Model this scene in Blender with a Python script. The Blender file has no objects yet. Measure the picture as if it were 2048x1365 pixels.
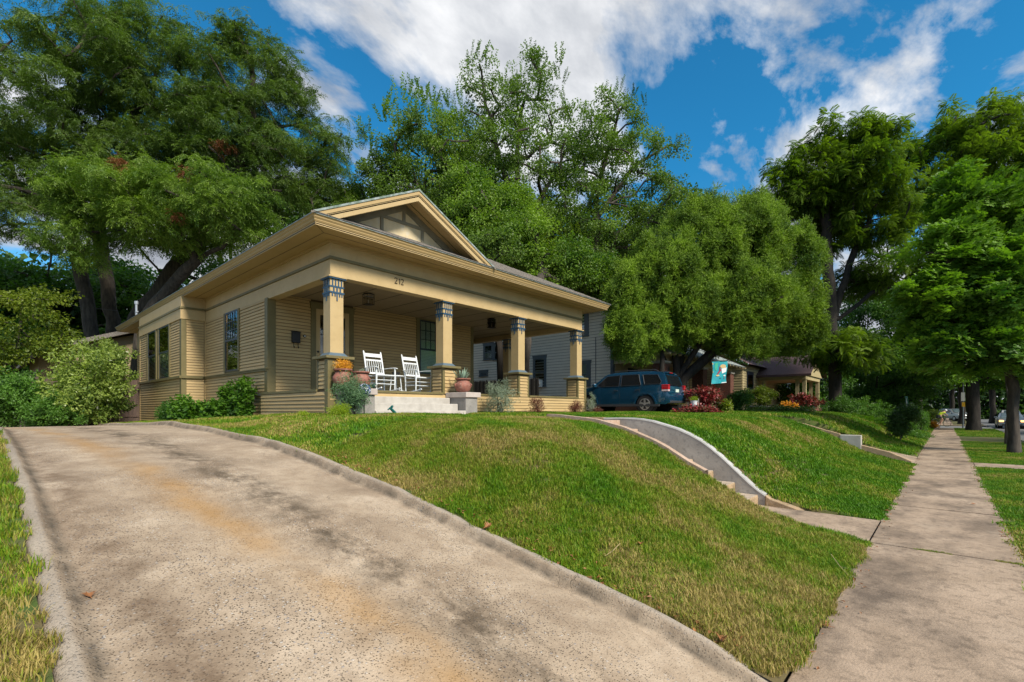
import bpy, bmesh, math, random
import numpy as np
from mathutils import Vector, Matrix

random.seed(7)
rng = np.random.default_rng(7)
SC = bpy.context.scene
COL = SC.collection
R = math.radians

# ---------------------------------------------------------------- camera
CAM_H = 1.55
FPX, HORI, CXP = 964.4, 820.0, 1024.0          # focal length, horizon and centre column in photograph pixels
YAW = math.atan((1890.0 - CXP) / FPX)
SY_, CY_ = math.sin(YAW), math.cos(YAW)
cam_d = bpy.data.cameras.new('camera')
cam_d.sensor_width = 36
cam_d.lens = 36 * FPX / 2048
cam_d.shift_y = (HORI - 682.5) / 2048
cam_d.clip_start = 0.05
cam_d.clip_end = 3000
cam = bpy.data.objects.new('camera', cam_d)
cam.location = (0, 0, CAM_H)
cam.rotation_euler = (R(90), 0, YAW)
COL.objects.link(cam)
SC.camera = cam

# ---------------------------------------------------------------- world, sun, exposure
SUN_EL, SUN_AZ = R(40), R(-9)                  # direction towards the sun, azimuth from +X
world = bpy.data.worlds.new('World')
SC.world = world
world.use_nodes = True
wn, wl = world.node_tree.nodes, world.node_tree.links
wn.clear()
def wnode(t, **kw):
    n = wn.new(t)
    for k, v in kw.items(): setattr(n, k, v)
    return n
out = wnode('ShaderNodeOutputWorld')
bg = wnode('ShaderNodeBackground')
bg.inputs['Strength'].default_value = 0.14
sky = wnode('ShaderNodeTexSky', sky_type='NISHITA', sun_disc=False, sun_elevation=SUN_EL,
            sun_rotation=R(90) - SUN_AZ, air_density=1.0, dust_density=0.4, ozone_density=3.0)
tc = wnode('ShaderNodeTexCoord')
sep = wnode('ShaderNodeSeparateXYZ')
wl.new(tc.outputs['Generated'], sep.inputs[0])
def wmath(op, a, b=None, c=None):
    n = wnode('ShaderNodeMath', operation=op)
    for i, v in enumerate((a, b, c)):
        if v is None: continue
        if isinstance(v, (int, float)): n.inputs[i].default_value = v
        else: wl.new(v, n.inputs[i])
    return n.outputs[0]
den = wmath('ADD', wmath('MAXIMUM', sep.outputs['Z'], 0.0), 0.22)
comb = wnode('ShaderNodeCombineXYZ')
wl.new(wmath('DIVIDE', sep.outputs['X'], den), comb.inputs[0])
wl.new(wmath('DIVIDE', sep.outputs['Y'], den), comb.inputs[1])
cmap = wnode('ShaderNodeMapping')
cmap.inputs['Location'].default_value = (-4.0, 1.85, 0)
cmap.inputs['Rotation'].default_value = (0, 0, R(55))
cmap.inputs['Scale'].default_value = (1.0, 0.60, 1)
wl.new(comb.outputs[0], cmap.inputs[0])
def wnoise(scale, detail, rough, loc=None, dist=0.0):
    n = wnode('ShaderNodeTexNoise', noise_dimensions='3D')
    n.inputs['Scale'].default_value = scale
    n.inputs['Detail'].default_value = detail
    n.inputs['Roughness'].default_value = rough
    n.inputs['Distortion'].default_value = dist
    if loc is None: wl.new(cmap.outputs[0], n.inputs['Vector'])
    else:
        m = wnode('ShaderNodeMapping'); m.inputs['Location'].default_value = loc
        wl.new(cmap.outputs[0], m.inputs[0]); wl.new(m.outputs[0], n.inputs['Vector'])
    return n.outputs['Fac']
def wramp(v, stops):
    n = wnode('ShaderNodeValToRGB')
    cr = n.color_ramp
    while len(cr.elements) < len(stops): cr.elements.new(0.5)
    for e, (p, c) in zip(cr.elements, stops): e.position = p; e.color = (c, c, c, 1) if isinstance(c, (int, float)) else (*c, 1)
    wl.new(v, n.inputs[0])
    return n.outputs['Color']
big = wnoise(1.15, 2, 0.5)
fine = wnoise(3.6, 9, 0.6, (4, 2, 1), 0.25)
dens = wmath('ADD', wmath('MULTIPLY', big, 0.50), wmath('MULTIPLY', fine, 0.54))
dens = wmath('ADD', dens, wmath('MULTIPLY', wmath('SUBTRACT', 0.30, wmath('MINIMUM', sep.outputs['Z'], 0.30)), 0.22))
mask = wramp(dens, [(0.478, 0.0), (0.515, 0.5), (0.558, 1.0)])
hi = wramp(wnoise(2.6, 8, 0.6, (-3, 5, 2)), [(0.36, (1.9, 2.05, 2.35)), (0.5, (3.3, 3.42, 3.62)), (0.62, (4.8, 4.85, 4.95))])
mul = wnode('ShaderNodeMixRGB', blend_type='MULTIPLY'); mul.inputs[0].default_value = 1
wl.new(sky.outputs[0], mul.inputs[1]); wl.new(wramp(sep.outputs['Z'], [(0.0, (0.42, 0.62, 0.74)), (0.42, (0.12, 0.66, 0.82))]), mul.inputs[2])
mx = wnode('ShaderNodeMixRGB')
wl.new(mask, mx.inputs[0]); wl.new(mul.outputs[0], mx.inputs[1]); wl.new(hi, mx.inputs[2])
wl.new(mx.outputs[0], bg.inputs['Color'])
wl.new(bg.outputs[0], out.inputs[0])

sun_d = bpy.data.lights.new('sun', 'SUN')
sun_d.energy = 3.6
sun_d.angle = R(12)
sun_d.color = (1.0, 0.91, 0.77)
sun = bpy.data.objects.new('sun', sun_d)
sd = Vector((math.cos(SUN_EL) * math.cos(SUN_AZ), math.cos(SUN_EL) * math.sin(SUN_AZ), math.sin(SUN_EL)))
sun.rotation_euler = sd.to_track_quat('Z', 'Y').to_euler()
sun.location = (20, -5, 30)
COL.objects.link(sun)
SC.view_settings.view_transform = 'Standard'
SC.view_settings.look = 'None'
SC.view_settings.exposure = 0.58
SC.view_settings.gamma = 1
SC.view_settings.use_curve_mapping = False
SC.render.engine = 'CYCLES'
SC.cycles.use_denoising = True
SC.cycles.max_bounces = 6
SC.cycles.transparent_max_bounces = 8
SC.cycles.diffuse_bounces = 3

# ---------------------------------------------------------------- pixel of the photograph -> place in the world
def ray(px, py):
    r = (px - CXP) / FPX
    return (-SY_ + r * CY_, CY_ + r * SY_, -(py - HORI) / FPX)
def at(px, py, D):
    v = ray(px, py); return Vector((v[0] * D, v[1] * D, CAM_H + v[2] * D))
def onX(px, py, X):
    v = ray(px, py); return at(px, py, X / v[0])
def onY(px, py, Y):
    v = ray(px, py); return at(px, py, Y / v[1])
def onZ(px, py, Z):
    v = ray(px, py); return at(px, py, (Z - CAM_H) / v[2])

# ---------------------------------------------------------------- materials
MATS = {}
def mat(name, c1, c2=None, rough=0.7, scale=6.0, detail=6, bump=0.0, bscale=40.0, metallic=0.0, spec=0.5,
        stretch=(1, 1, 1), lo=0.35, hi=0.65, spk=None, emit=None, coat=0.0):
    """colour varies between c1 and c2 by noise over the object; spk = (colour, scale, amount) adds fine specks"""
    if name in MATS: return MATS[name]
    m = bpy.data.materials.new(name); m.use_nodes = True
    n, l = m.node_tree.nodes, m.node_tree.links
    b = n['Principled BSDF']
    b.inputs['Roughness'].default_value = rough
    b.inputs['Metallic'].default_value = metallic
    b.inputs['Specular IOR Level'].default_value = spec
    if coat: b.inputs['Coat Weight'].default_value = coat; b.inputs['Coat Roughness'].default_value = 0.06
    g = n.new('ShaderNodeNewGeometry')
    mp = n.new('ShaderNodeMapping'); mp.inputs['Scale'].default_value = stretch
    l.new(g.outputs['Position'], mp.inputs[0])
    if c2 is None: c2 = tuple(x * 0.8 for x in c1)
    t = n.new('ShaderNodeTexNoise'); t.inputs['Scale'].default_value = scale; t.inputs['Detail'].default_value = detail
    t.inputs['Roughness'].default_value = 0.62
    l.new(mp.outputs[0], t.inputs['Vector'])
    r = n.new('ShaderNodeValToRGB')
    r.color_ramp.elements[0].position = lo; r.color_ramp.elements[0].color = (*c2, 1)
    r.color_ramp.elements[1].position = hi; r.color_ramp.elements[1].color = (*c1, 1)
    l.new(t.outputs['Fac'], r.inputs[0])
    colr = r.outputs['Color']
    if spk:
        t2 = n.new('ShaderNodeTexNoise'); t2.inputs['Scale'].default_value = spk[1]; t2.inputs['Detail'].default_value = 3
        l.new(mp.outputs[0], t2.inputs['Vector'])
        r2 = n.new('ShaderNodeValToRGB'); r2.color_ramp.elements[0].position = 0.55; r2.color_ramp.elements[1].position = 0.68
        r2.color_ramp.elements[0].color = (0, 0, 0, 1); r2.color_ramp.elements[1].color = (spk[2],) * 3 + (1,)
        l.new(t2.outputs['Fac'], r2.inputs[0])
        mx2 = n.new('ShaderNodeMixRGB'); l.new(r2.outputs[0], mx2.inputs[0]); l.new(colr, mx2.inputs[1]); mx2.inputs[2].default_value = (*spk[0], 1)
        colr = mx2.outputs[0]
    l.new(colr, b.inputs['Base Color'])
    if bump:
        t3 = n.new('ShaderNodeTexNoise'); t3.inputs['Scale'].default_value = bscale; t3.inputs['Detail'].default_value = 5
        l.new(mp.outputs[0], t3.inputs['Vector'])
        bp = n.new('ShaderNodeBump'); bp.inputs['Strength'].default_value = bump; bp.inputs['Distance'].default_value = 0.01
        l.new(t3.outputs['Fac'], bp.inputs['Height']); l.new(bp.outputs[0], b.inputs['Normal'])
    if emit:
        b.inputs['Emission Color'].default_value = (*emit[0], 1); b.inputs['Emission Strength'].default_value = emit[1]
    MATS[name] = m
    return m

def glass_mat(name='window_glass', tint=(0.85, 0.9, 0.88), refl=0.06):
    if name in MATS: return MATS[name]
    m = bpy.data.materials.new(name); m.use_nodes = True
    n, l = m.node_tree.nodes, m.node_tree.links
    n.clear()
    o = n.new('ShaderNodeOutputMaterial')
    tr = n.new('ShaderNodeBsdfTransparent'); tr.inputs[0].default_value = (*tint, 1)
    gl = n.new('ShaderNodeBsdfGlossy'); gl.inputs['Roughness'].default_value = 0.03
    nz = n.new('ShaderNodeTexNoise'); nz.inputs['Scale'].default_value = 1.5
    bp = n.new('ShaderNodeBump'); bp.inputs['Strength'].default_value = 0.15; bp.inputs['Distance'].default_value = 0.02
    l.new(nz.outputs['Fac'], bp.inputs['Height']); l.new(bp.outputs[0], gl.inputs['Normal'])
    fr = n.new('ShaderNodeFresnel'); fr.inputs[0].default_value = 1.5
    ad = n.new('ShaderNodeMath'); ad.operation = 'ADD'; ad.inputs[1].default_value = refl; ad.use_clamp = True
    l.new(fr.outputs[0], ad.inputs[0])
    mx = n.new('ShaderNodeMixShader')
    l.new(ad.outputs[0], mx.inputs[0]); l.new(tr.outputs[0], mx.inputs[1]); l.new(gl.outputs[0], mx.inputs[2])
    l.new(mx.outputs[0], o.inputs[0])
    MATS[name] = m
    return m

def leaf_mat(name, dark, light, accent=None, trans=0.35, gloss=0.45, nscale=0.35):
    if name in MATS: return MATS[name]
    m = bpy.data.materials.new(name); m.use_nodes = True
    n, l = m.node_tree.nodes, m.node_tree.links
    n.clear()
    o = n.new('ShaderNodeOutputMaterial')
    oi = n.new('ShaderNodeObjectInfo')
    g = n.new('ShaderNodeNewGeometry')
    nz = n.new('ShaderNodeTexNoise'); nz.inputs['Scale'].default_value = nscale; nz.inputs['Detail'].default_value = 3
    l.new(g.outputs['Position'], nz.inputs['Vector'])
    a = n.new('ShaderNodeMath'); a.operation = 'MULTIPLY_ADD'; a.inputs[1].default_value = 0.45
    sub = n.new('ShaderNodeMath'); sub.operation = 'MULTIPLY_ADD'; sub.inputs[1].default_value = 1.6; sub.inputs[2].default_value = -0.55
    l.new(nz.outputs['Fac'], sub.inputs[0])
    l.new(oi.outputs['Random'], a.inputs[0]); l.new(sub.outputs[0], a.inputs[2])  # clump tone from dark to light also imitates sun and shade
    isl = n.new('ShaderNodeMath'); isl.operation = 'MULTIPLY_ADD'; isl.inputs[1].default_value = 0.35; isl.use_clamp = True
    l.new(g.outputs['Random Per Island'], isl.inputs[0]); l.new(a.outputs[0], isl.inputs[2])
    r = n.new('ShaderNodeValToRGB')
    r.color_ramp.elements[0].position = 0.15; r.color_ramp.elements[0].color = (*dark, 1)
    r.color_ramp.elements[1].position = 0.95; r.color_ramp.elements[1].color = (*light, 1)
    if accent:
        e = r.color_ramp.elements.new(0.995); e.color = (*accent, 1)
    l.new(isl.outputs[0], r.inputs[0])
    b = n.new('ShaderNodeBsdfPrincipled'); b.inputs['Roughness'].default_value = gloss; b.inputs['Specular IOR Level'].default_value = 0.35
    l.new(r.outputs[0], b.inputs['Base Color'])
    t = n.new('ShaderNodeBsdfTranslucent')
    mc = n.new('ShaderNodeMixRGB'); mc.blend_type = 'MULTIPLY'; mc.inputs[0].default_value = 1; mc.inputs[2].default_value = (1.5, 1.7, 0.5, 1)
    l.new(r.outputs[0], mc.inputs[1]); l.new(mc.outputs[0], t.inputs[0])
    mx = n.new('ShaderNodeMixShader'); mx.inputs[0].default_value = trans
    l.new(b.outputs[0], mx.inputs[1]); l.new(t.outputs[0], mx.inputs[2])
    l.new(mx.outputs[0], o.inputs[0])
    MATS[name] = m
    return m

M = {}
M['tan'] = mat('tan_paint', (0.50, 0.37, 0.185), (0.46, 0.335, 0.16), 0.55, 3, bump=0.08, bscale=25, spk=((0.36, 0.26, 0.13), 9, 0.25))
M['siding'] = mat('tan_siding_paint', (0.50, 0.36, 0.17), (0.44, 0.31, 0.14), 0.6, 2.5, bump=0.1, bscale=30, stretch=(0.6, 0.6, 3))
def per_board(m, amt):
    n, l = m.node_tree.nodes, m.node_tree.links
    b = n['Principled BSDF']; src = b.inputs['Base Color'].links[0].from_socket
    oi = n.new('ShaderNodeObjectInfo'); ma_ = n.new('ShaderNodeMath'); ma_.operation = 'MULTIPLY_ADD'; ma_.inputs[1].default_value = amt; ma_.inputs[2].default_value = 1 - amt / 2
    hs = n.new('ShaderNodeHueSaturation'); l.new(oi.outputs['Random'], ma_.inputs[0]); l.new(ma_.outputs[0], hs.inputs['Value']); l.new(src, hs.inputs['Color']); l.new(hs.outputs[0], b.inputs['Base Color'])
per_board(M['siding'], 0.16)
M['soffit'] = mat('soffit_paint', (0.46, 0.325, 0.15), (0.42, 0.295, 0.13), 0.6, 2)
M['olive'] = mat('olive_trim_paint', (0.175, 0.145, 0.06), (0.14, 0.115, 0.045), 0.55, 3, bump=0.08, bscale=25)
M['navy'] = mat('navy_sash_paint', (0.018, 0.032, 0.055), (0.012, 0.022, 0.04), 0.4, 4)
M['blue'] = mat('blue_ornament_paint', (0.022, 0.075, 0.14), (0.018, 0.06, 0.115), 0.5, 5)
M['white'] = mat('white_paint', (0.72, 0.76, 0.78), (0.62, 0.66, 0.68), 0.45, 6)
M['dark'] = mat('dark_inside', (0.012, 0.012, 0.013), (0.008, 0.008, 0.009), 0.8)
M['black'] = mat('black_iron', (0.012, 0.012, 0.013), (0.02, 0.018, 0.016), 0.45, 20, metallic=0.3)
M['blind'] = mat('pale_blind', (0.62, 0.72, 0.62), (0.56, 0.66, 0.58), 0.6, 3)
M['shingle'] = mat('roof_shingles', (0.24, 0.215, 0.19), (0.12, 0.108, 0.098), 0.95, 22, bump=0.5, bscale=120)
M['drip'] = mat('metal_drip_edge', (0.42, 0.46, 0.47), (0.16, 0.22, 0.17), 0.4, 7, metallic=0.3)
M['conc_white'] = mat('pale_concrete', (0.48, 0.455, 0.415), (0.38, 0.355, 0.32), 0.85, 5, bump=0.2, bscale=60)
M['conc_grey'] = mat('grey_stucco', (0.30, 0.285, 0.265), (0.21, 0.20, 0.19), 0.9, 4, bump=0.35, bscale=45, spk=((0.12, 0.11, 0.10), 30, 0.35))
M['wall_plaster'] = mat('retaining_wall_plaster', (0.42, 0.395, 0.36), (0.30, 0.28, 0.255), 0.85, 3.5, bump=0.35, bscale=30, spk=((0.16, 0.155, 0.15), 14, 0.5))
M['wall_top'] = mat('retaining_wall_top', (0.47, 0.465, 0.45), (0.36, 0.355, 0.34), 0.8, 4, bump=0.2, bscale=40)
M['pink_conc'] = mat('pinkish_concrete', (0.48, 0.34, 0.25), (0.36, 0.245, 0.17), 0.9, 5, bump=0.4, bscale=60, spk=((0.55, 0.50, 0.44), 40, 0.5))
M['tan_conc'] = mat('worn_tan_concrete', (0.42, 0.29, 0.165), (0.27, 0.19, 0.11), 0.9, 7, bump=0.5, bscale=60, spk=((0.5, 0.44, 0.36), 45, 0.5))
M['terracotta'] = mat('weathered_terracotta', (0.34, 0.13, 0.09), (0.20, 0.085, 0.065), 0.7, 9, bump=0.2, bscale=40, spk=((0.42, 0.28, 0.22), 14, 0.5))
M['bark'] = mat('grey_brown_bark', (0.085, 0.07, 0.056), (0.028, 0.024, 0.021), 0.95, 9, bump=1.0, bscale=22, stretch=(1, 1, 0.25))
M['bark_dark'] = mat('dark_bark', (0.04, 0.033, 0.027), (0.016, 0.014, 0.012), 0.95, 9, bump=1.0, bscale=22, stretch=(1, 1, 0.25))
M['fence'] = mat('weathered_fence_wood', (0.13, 0.085, 0.065), (0.075, 0.05, 0.042), 0.85, 6, bump=0.4, bscale=30, stretch=(3, 3, 0.3))
M['fence_dark'] = mat('dark_fence_wood', (0.05, 0.045, 0.04), (0.03, 0.027, 0.024), 0.9, 6, bump=0.3, stretch=(3, 3, 0.3))
M['grey_siding'] = mat('grey_siding_paint', (0.64, 0.62, 0.53), (0.58, 0.56, 0.48), 0.6, 2)
M['grey_trim'] = mat('slate_trim_paint', (0.085, 0.115, 0.13), (0.07, 0.095, 0.11), 0.5, 3)
M['cream'] = mat('cream_siding_paint', (0.46, 0.38, 0.21), (0.40, 0.33, 0.18), 0.6, 2)
M['brick'] = mat('red_brick', (0.19, 0.075, 0.05), (0.10, 0.045, 0.035), 0.9, 14, bump=0.4, bscale=60)
M['mortar'] = mat('brick_mortar', (0.22, 0.19, 0.16), (0.16, 0.14, 0.12), 0.95)
M['asphalt'] = mat('asphalt', (0.16, 0.165, 0.17), (0.12, 0.125, 0.13), 0.9, 1.2, bump=0.3, bscale=90)
M['rubber'] = mat('tyre_rubber', (0.022, 0.022, 0.023), (0.016, 0.016, 0.016), 0.8)
M['alloy'] = mat('alloy_wheel', (0.62, 0.62, 0.62), (0.5, 0.5, 0.5), 0.3, metallic=0.8)
M['teal'] = mat('teal_metallic_paint', (0.012, 0.095, 0.19), (0.011, 0.085, 0.17), 0.18, 2, metallic=0.6, coat=1.0)
M['plastic'] = mat('dark_plastic', (0.035, 0.038, 0.042), (0.028, 0.03, 0.034), 0.6)
M['red_lens'] = mat('red_lens', (0.50, 0.012, 0.02), (0.40, 0.01, 0.016), 0.2, 30, coat=0.6)
M['clear_lens'] = mat('clear_lens', (0.75, 0.55, 0.55), (0.6, 0.45, 0.45), 0.2, 30)
M['tint'] = mat('tinted_car_glass', (0.010, 0.013, 0.016), (0.008, 0.010, 0.012), 0.06, 2, spec=0.8)
M['soil'] = mat('garden_soil', (0.07, 0.05, 0.032), (0.035, 0.026, 0.018), 1.0, 12, bump=0.6, bscale=50)
M['copper'] = mat('dry_leaf', (0.36, 0.15, 0.05), (0.20, 0.08, 0.03), 0.6, 30)

# ---------------------------------------------------------------- object helpers
WL = {}
def tag(o, label=None, cat=None, group=None, kind=None):
    if label: o['label'] = label
    if cat: o['category'] = cat
    if group: o['group'] = group
    if kind: o['kind'] = kind
    return o
def thing(name, label, cat, loc=(0, 0, 0), rz=0.0, group=None):
    o = bpy.data.objects.new(name, None)
    o.location = loc; o.rotation_euler = (0, 0, rz); o.empty_display_size = 0.2
    COL.objects.link(o)
    WL[o] = Vector(loc)
    return tag(o, label, cat, group)
def link(name, me, parent=None, m=None):
    o = bpy.data.objects.new(name, me)
    COL.objects.link(o)
    if m is not None: me.materials.append(m)
    if parent is not None: o.parent = parent
    WL[o] = WL.get(parent, Vector((0, 0, 0))).copy() if parent is not None else Vector((0, 0, 0))
    return o
def wparent(o, parent):
    """parent a child whose location is given in world coordinates (things that are not turned)"""
    o.parent = parent; o.location = Vector(o.location) - WL[parent]
class MB:
    """collects boxes, prisms, tubes and lathes; build() links them as one mesh object"""
    def __init__(s): s.v = []; s.f = []; s.mi = []; s.cur = 0
    def add(s, vs, fs):
        o = len(s.v); s.v += [tuple(v) for v in vs]
        for f in fs: s.f.append([o + i for i in f]); s.mi.append(s.cur)
        return s
    def box(s, x0, x1, y0, y1, z0, z1):
        if x0 > x1: x0, x1 = x1, x0
        if y0 > y1: y0, y1 = y1, y0
        if z0 > z1: z0, z1 = z1, z0
        vs = [(x, y, z) for z in (z0, z1) for y in (y0, y1) for x in (x0, x1)]
        return s.add(vs, [(0, 2, 3, 1), (4, 5, 7, 6), (0, 1, 5, 4), (2, 6, 7, 3), (0, 4, 6, 2), (1, 3, 7, 5)])
    def obox(s, c, u, v, w):
        c, u, v, w = map(Vector, (c, u, v, w))
        vs = [c + a * u + b * v + d * w for d in (-1, 1) for b in (-1, 1) for a in (-1, 1)]
        return s.add(vs, [(0, 2, 3, 1), (4, 5, 7, 6), (0, 1, 5, 4), (2, 6, 7, 3), (0, 4, 6, 2), (1, 3, 7, 5)])
    def bar(s, a, b, w, t, up=(0, 0, 1)):
        a, b = Vector(a), Vector(b); d = b - a; L = d.length
        if L < 1e-6: return s
        d /= L; up = Vector(up); sdir = d.cross(up)
        if sdir.length < 1e-4: sdir = d.cross(Vector((1, 0, 0)))
        sdir.normalize(); u2 = sdir.cross(d)
        return s.obox((a + b) / 2, d * L / 2, sdir * w / 2, u2 * t / 2)
    def prism(s, poly, ext):
        """poly: list of 3-D points (planar), ext: extrusion vector"""
        n = len(poly); e = Vector(ext); p = [Vector(q) for q in poly]
        vs = p + [q + e for q in p]
        fs = [tuple(range(n))[::-1], tuple(range(n, 2 * n))]
        fs += [(i, (i + 1) % n, n + (i + 1) % n, n + i) for i in range(n)]
        return s.add(vs, fs)
    def poly(s, pts): return s.add(pts, [tuple(range(len(pts)))])
    def tube(s, pts, rad, n=8, caps=True, flat=1.0):
        pts = [Vector(p) for p in pts]
        if isinstance(rad, (int, float)): rad = [rad] * len(pts)
        vs = []; fs = []; pn = None
        for i, p in enumerate(pts):
            t = (pts[min(i + 1, len(pts) - 1)] - pts[max(i - 1, 0)])
            if t.length < 1e-9: t = Vector((0, 0, 1))
            t.normalize()
            if pn is None:
                pn = t.cross(Vector((0, 0, 1)))
                if pn.length < 0.05: pn = t.cross(Vector((1, 0, 0)))
            pn = pn - t * pn.dot(t)
            if pn.length < 1e-6: pn = t.cross(Vector((0, 1, 0)))
            pn.normalize(); b = t.cross(pn)
            for k in range(n):
                a = 2 * math.pi * k / n
                vs.append(p + (pn * math.cos(a) + b * math.sin(a) * flat) * rad[i])
        for i in range(len(pts) - 1):
            for k in range(n):
                a, b2 = i * n + k, i * n + (k + 1) % n
                fs.append((a, b2, b2 + n, a + n))
        if caps: fs.append(tuple(range(n))[::-1]); fs.append(tuple(range((len(pts) - 1) * n, len(pts) * n)))
        return s.add(vs, fs)
    def lathe(s, prof, c=(0, 0, 0), n=24, axis='Z'):
        c = Vector(c); vs = []; fs = []
        for r, z in prof:
            for k in range(n):
                a = 2 * math.pi * k / n
                q = (r * math.cos(a), r * math.sin(a), z)
                if axis == 'Y': q = (q[0], q[2], q[1])
                if axis == 'X': q = (q[2], q[0], q[1])
                vs.append(c + Vector(q))
        for i in range(len(prof) - 1):
            for k in range(n):
                a, b = i * n + k, i * n + (k + 1) % n
                fs.append((a, b, b + n, a + n))
        fs.append(tuple(range(n))[::-1]); fs.append(tuple(range((len(prof) - 1) * n, len(prof) * n)))
        return s.add(vs, fs)
    def mesh(s, name, mats, off=Vector((0, 0, 0)), smooth=False, fixn=True):
        me = bpy.data.meshes.new(name)
        me.from_pydata([(v[0] - off.x, v[1] - off.y, v[2] - off.z) for v in s.v], [], s.f)
        for m in (mats if isinstance(mats, (list, tuple)) else [mats]): me.materials.append(m)
        if isinstance(mats, (list, tuple)): me.polygons.foreach_set('material_index', s.mi)
        if fixn:
            bm = bmesh.new(); bm.from_mesh(me); bmesh.ops.recalc_face_normals(bm, faces=bm.faces); bm.to_mesh(me); bm.free()
        if smooth:
            me.polygons.foreach_set('use_smooth', [True] * len(me.polygons))
        me.update()
        return me
    def build(s, name, mats, parent=None, smooth=False, bevel=0.0, kind=None, label=None, fixn=True, local=False):
        """vertices are world coordinates (things that are not turned) unless local"""
        off = Vector((0, 0, 0)) if (parent is None or local) else WL[parent]
        me = s.mesh(name, mats, off, smooth, fixn)
        o = bpy.data.objects.new(name, me); COL.objects.link(o)
        if parent is not None: o.parent = parent
        WL[o] = (WL[parent].copy() if parent is not None and not local else Vector((0, 0, 0)))
        if bevel:
            b = o.modifiers.new('bevel', 'BEVEL'); b.width = bevel; b.segments = 2; b.limit_method = 'ANGLE'; b.angle_limit = R(35)
        if smooth:
            for p in me.polygons: pass
            try: me.set_sharp_from_angle(angle=R(40))
            except Exception: pass
        if kind: o['kind'] = kind
        if label: o['label'] = label
        return o
def children(o): return [c for c in o.children]
def copy_tree(root, loc, rz, label=None, group=None, scale=None):
    r = root.copy(); COL.objects.link(r); r.location = loc; r.rotation_euler = (0, 0, rz)
    if scale: r.scale = scale
    if label: r['label'] = label
    if group: r['group'] = group
    for ch in children(root):
        c = ch.copy(); COL.objects.link(c); c.parent = r
        for g in children(ch):
            d = g.copy(); COL.objects.link(d); d.parent = c
    WL[r] = Vector(loc)
    return r
# ---------------------------------------------------------------- scatter: real geometry instanced on the points of a mesh
def scatter_group(name, src, material):
    ng = bpy.data.node_groups.new(name, 'GeometryNodeTree')
    ng.interface.new_socket('Geometry', in_out='INPUT', socket_type='NodeSocketGeometry')
    ng.interface.new_socket('Geometry', in_out='OUTPUT', socket_type='NodeSocketGeometry')
    n, l = ng.nodes, ng.links
    gi = n.new('NodeGroupInput'); go = n.new('NodeGroupOutput')
    oi = n.new('GeometryNodeObjectInfo'); oi.inputs[0].default_value = src
    ip = n.new('GeometryNodeInstanceOnPoints')
    nr = n.new('GeometryNodeInputNamedAttribute'); nr.data_type = 'FLOAT_VECTOR'; nr.inputs[0].default_value = 'rot'
    er = n.new('FunctionNodeEulerToRotation')
    ns = n.new('GeometryNodeInputNamedAttribute'); ns.data_type = 'FLOAT_VECTOR'; ns.inputs[0].default_value = 'scl'
    sm = n.new('GeometryNodeSetMaterial'); sm.inputs['Material'].default_value = material
    l.new(gi.outputs[0], ip.inputs['Points'])
    l.new(oi.outputs['Geometry'], sm.inputs['Geometry']); l.new(sm.outputs[0], ip.inputs['Instance'])
    l.new(nr.outputs[0], er.inputs[0]); l.new(er.outputs[0], ip.inputs['Rotation'])
    l.new(ns.outputs[0], ip.inputs['Scale'])
    l.new(ip.outputs[0], go.inputs[0])
    return ng
GROUPS = {}
def scatter(name, P, Rt, Sc, src, material, parent=None, kind=None):
    """P n x 3 world points, Rt n x 3 euler, Sc n x 3"""
    P = np.asarray(P, float).copy(); Sc = np.asarray(Sc, float)
    if Sc.ndim == 1: Sc = np.repeat(Sc[:, None], 3, 1)
    me = bpy.data.meshes.new(name)
    off = WL[parent] if parent is not None else Vector((0, 0, 0))
    P -= np.array(off)[None, :]
    me.vertices.add(len(P)); me.vertices.foreach_set('co', P.ravel())
    a = me.attributes.new('rot', 'FLOAT_VECTOR', 'POINT'); a.data.foreach_set('vector', np.asarray(Rt, float).ravel())
    a = me.attributes.new('scl', 'FLOAT_VECTOR', 'POINT'); a.data.foreach_set('vector', Sc.ravel())
    me.materials.append(material)
    o = bpy.data.objects.new(name, me); COL.objects.link(o)
    if parent is not None: o.parent = parent
    WL[o] = Vector(off)
    key = (src.name, material.name)
    if key not in GROUPS: GROUPS[key] = scatter_group('scatter_' + name, src, material)
    md = o.modifiers.new('scatter', 'NODES'); md.node_group = GROUPS[key]
    if kind: o['kind'] = kind
    return o
def src_mesh(name, verts, faces, smooth=False):
    me = bpy.data.meshes.new(name); me.from_pydata(verts, [], faces); me.update()
    if smooth: me.polygons.foreach_set('use_smooth', [True] * len(me.polygons))
    return bpy.data.objects.new(name, me)          # geometry source, never linked on its own

# ---------------------------------------------------------------- heights
BX = np.array([-60, -45, -24, -13, -10, -7, -5.1, -4.27, -3.76, -3.3, -2.87, -2.58, -2.3, -1.92, -1.68, -1.34, -1.13, -0.83, -0.65, 0])
BZ = np.array([0.9, 0.95, 1.06, 1.36, 1.44, 1.42, 1.385, 1.33, 1.22, 1.05, 0.86, 0.715, 0.57, 0.36, 0.27, 0.18, 0.12, 0.06, 0.015, 0.0])
FX = np.array([-60, -45, -24, -13, -10, -7, -5.1, -4.7, -4.24, -3.75, -3.3, -2.96, -2.63, -2.33, -2.1, -1.6, -1.2, -0.65, 0])
FZ = np.array([0.9, 0.95, 1.06, 1.36, 1.44, 1.42, 1.375, 1.365, 1.345, 1.245, 1.10, 0.885, 0.61, 0.335, 0.19, 0.07, 0.04, 0.015, 0])
DX = np.array([-60, -40, -24, -16, -12.4, -10, -7.76, -5.85, -4.14, -2.74, -1.48, -0.65, 0])
DZ = np.array([0.8, 0.85, 0.93, 1.14, 1.215, 1.17, 1.07, 0.90, 0.685, 0.455, 0.23, 0.03, 0.0])
def sstep(a, b, x):
    t = np.clip((x - a) / (b - a), 0, 1); return t * t * (3 - 2 * t)
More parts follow.
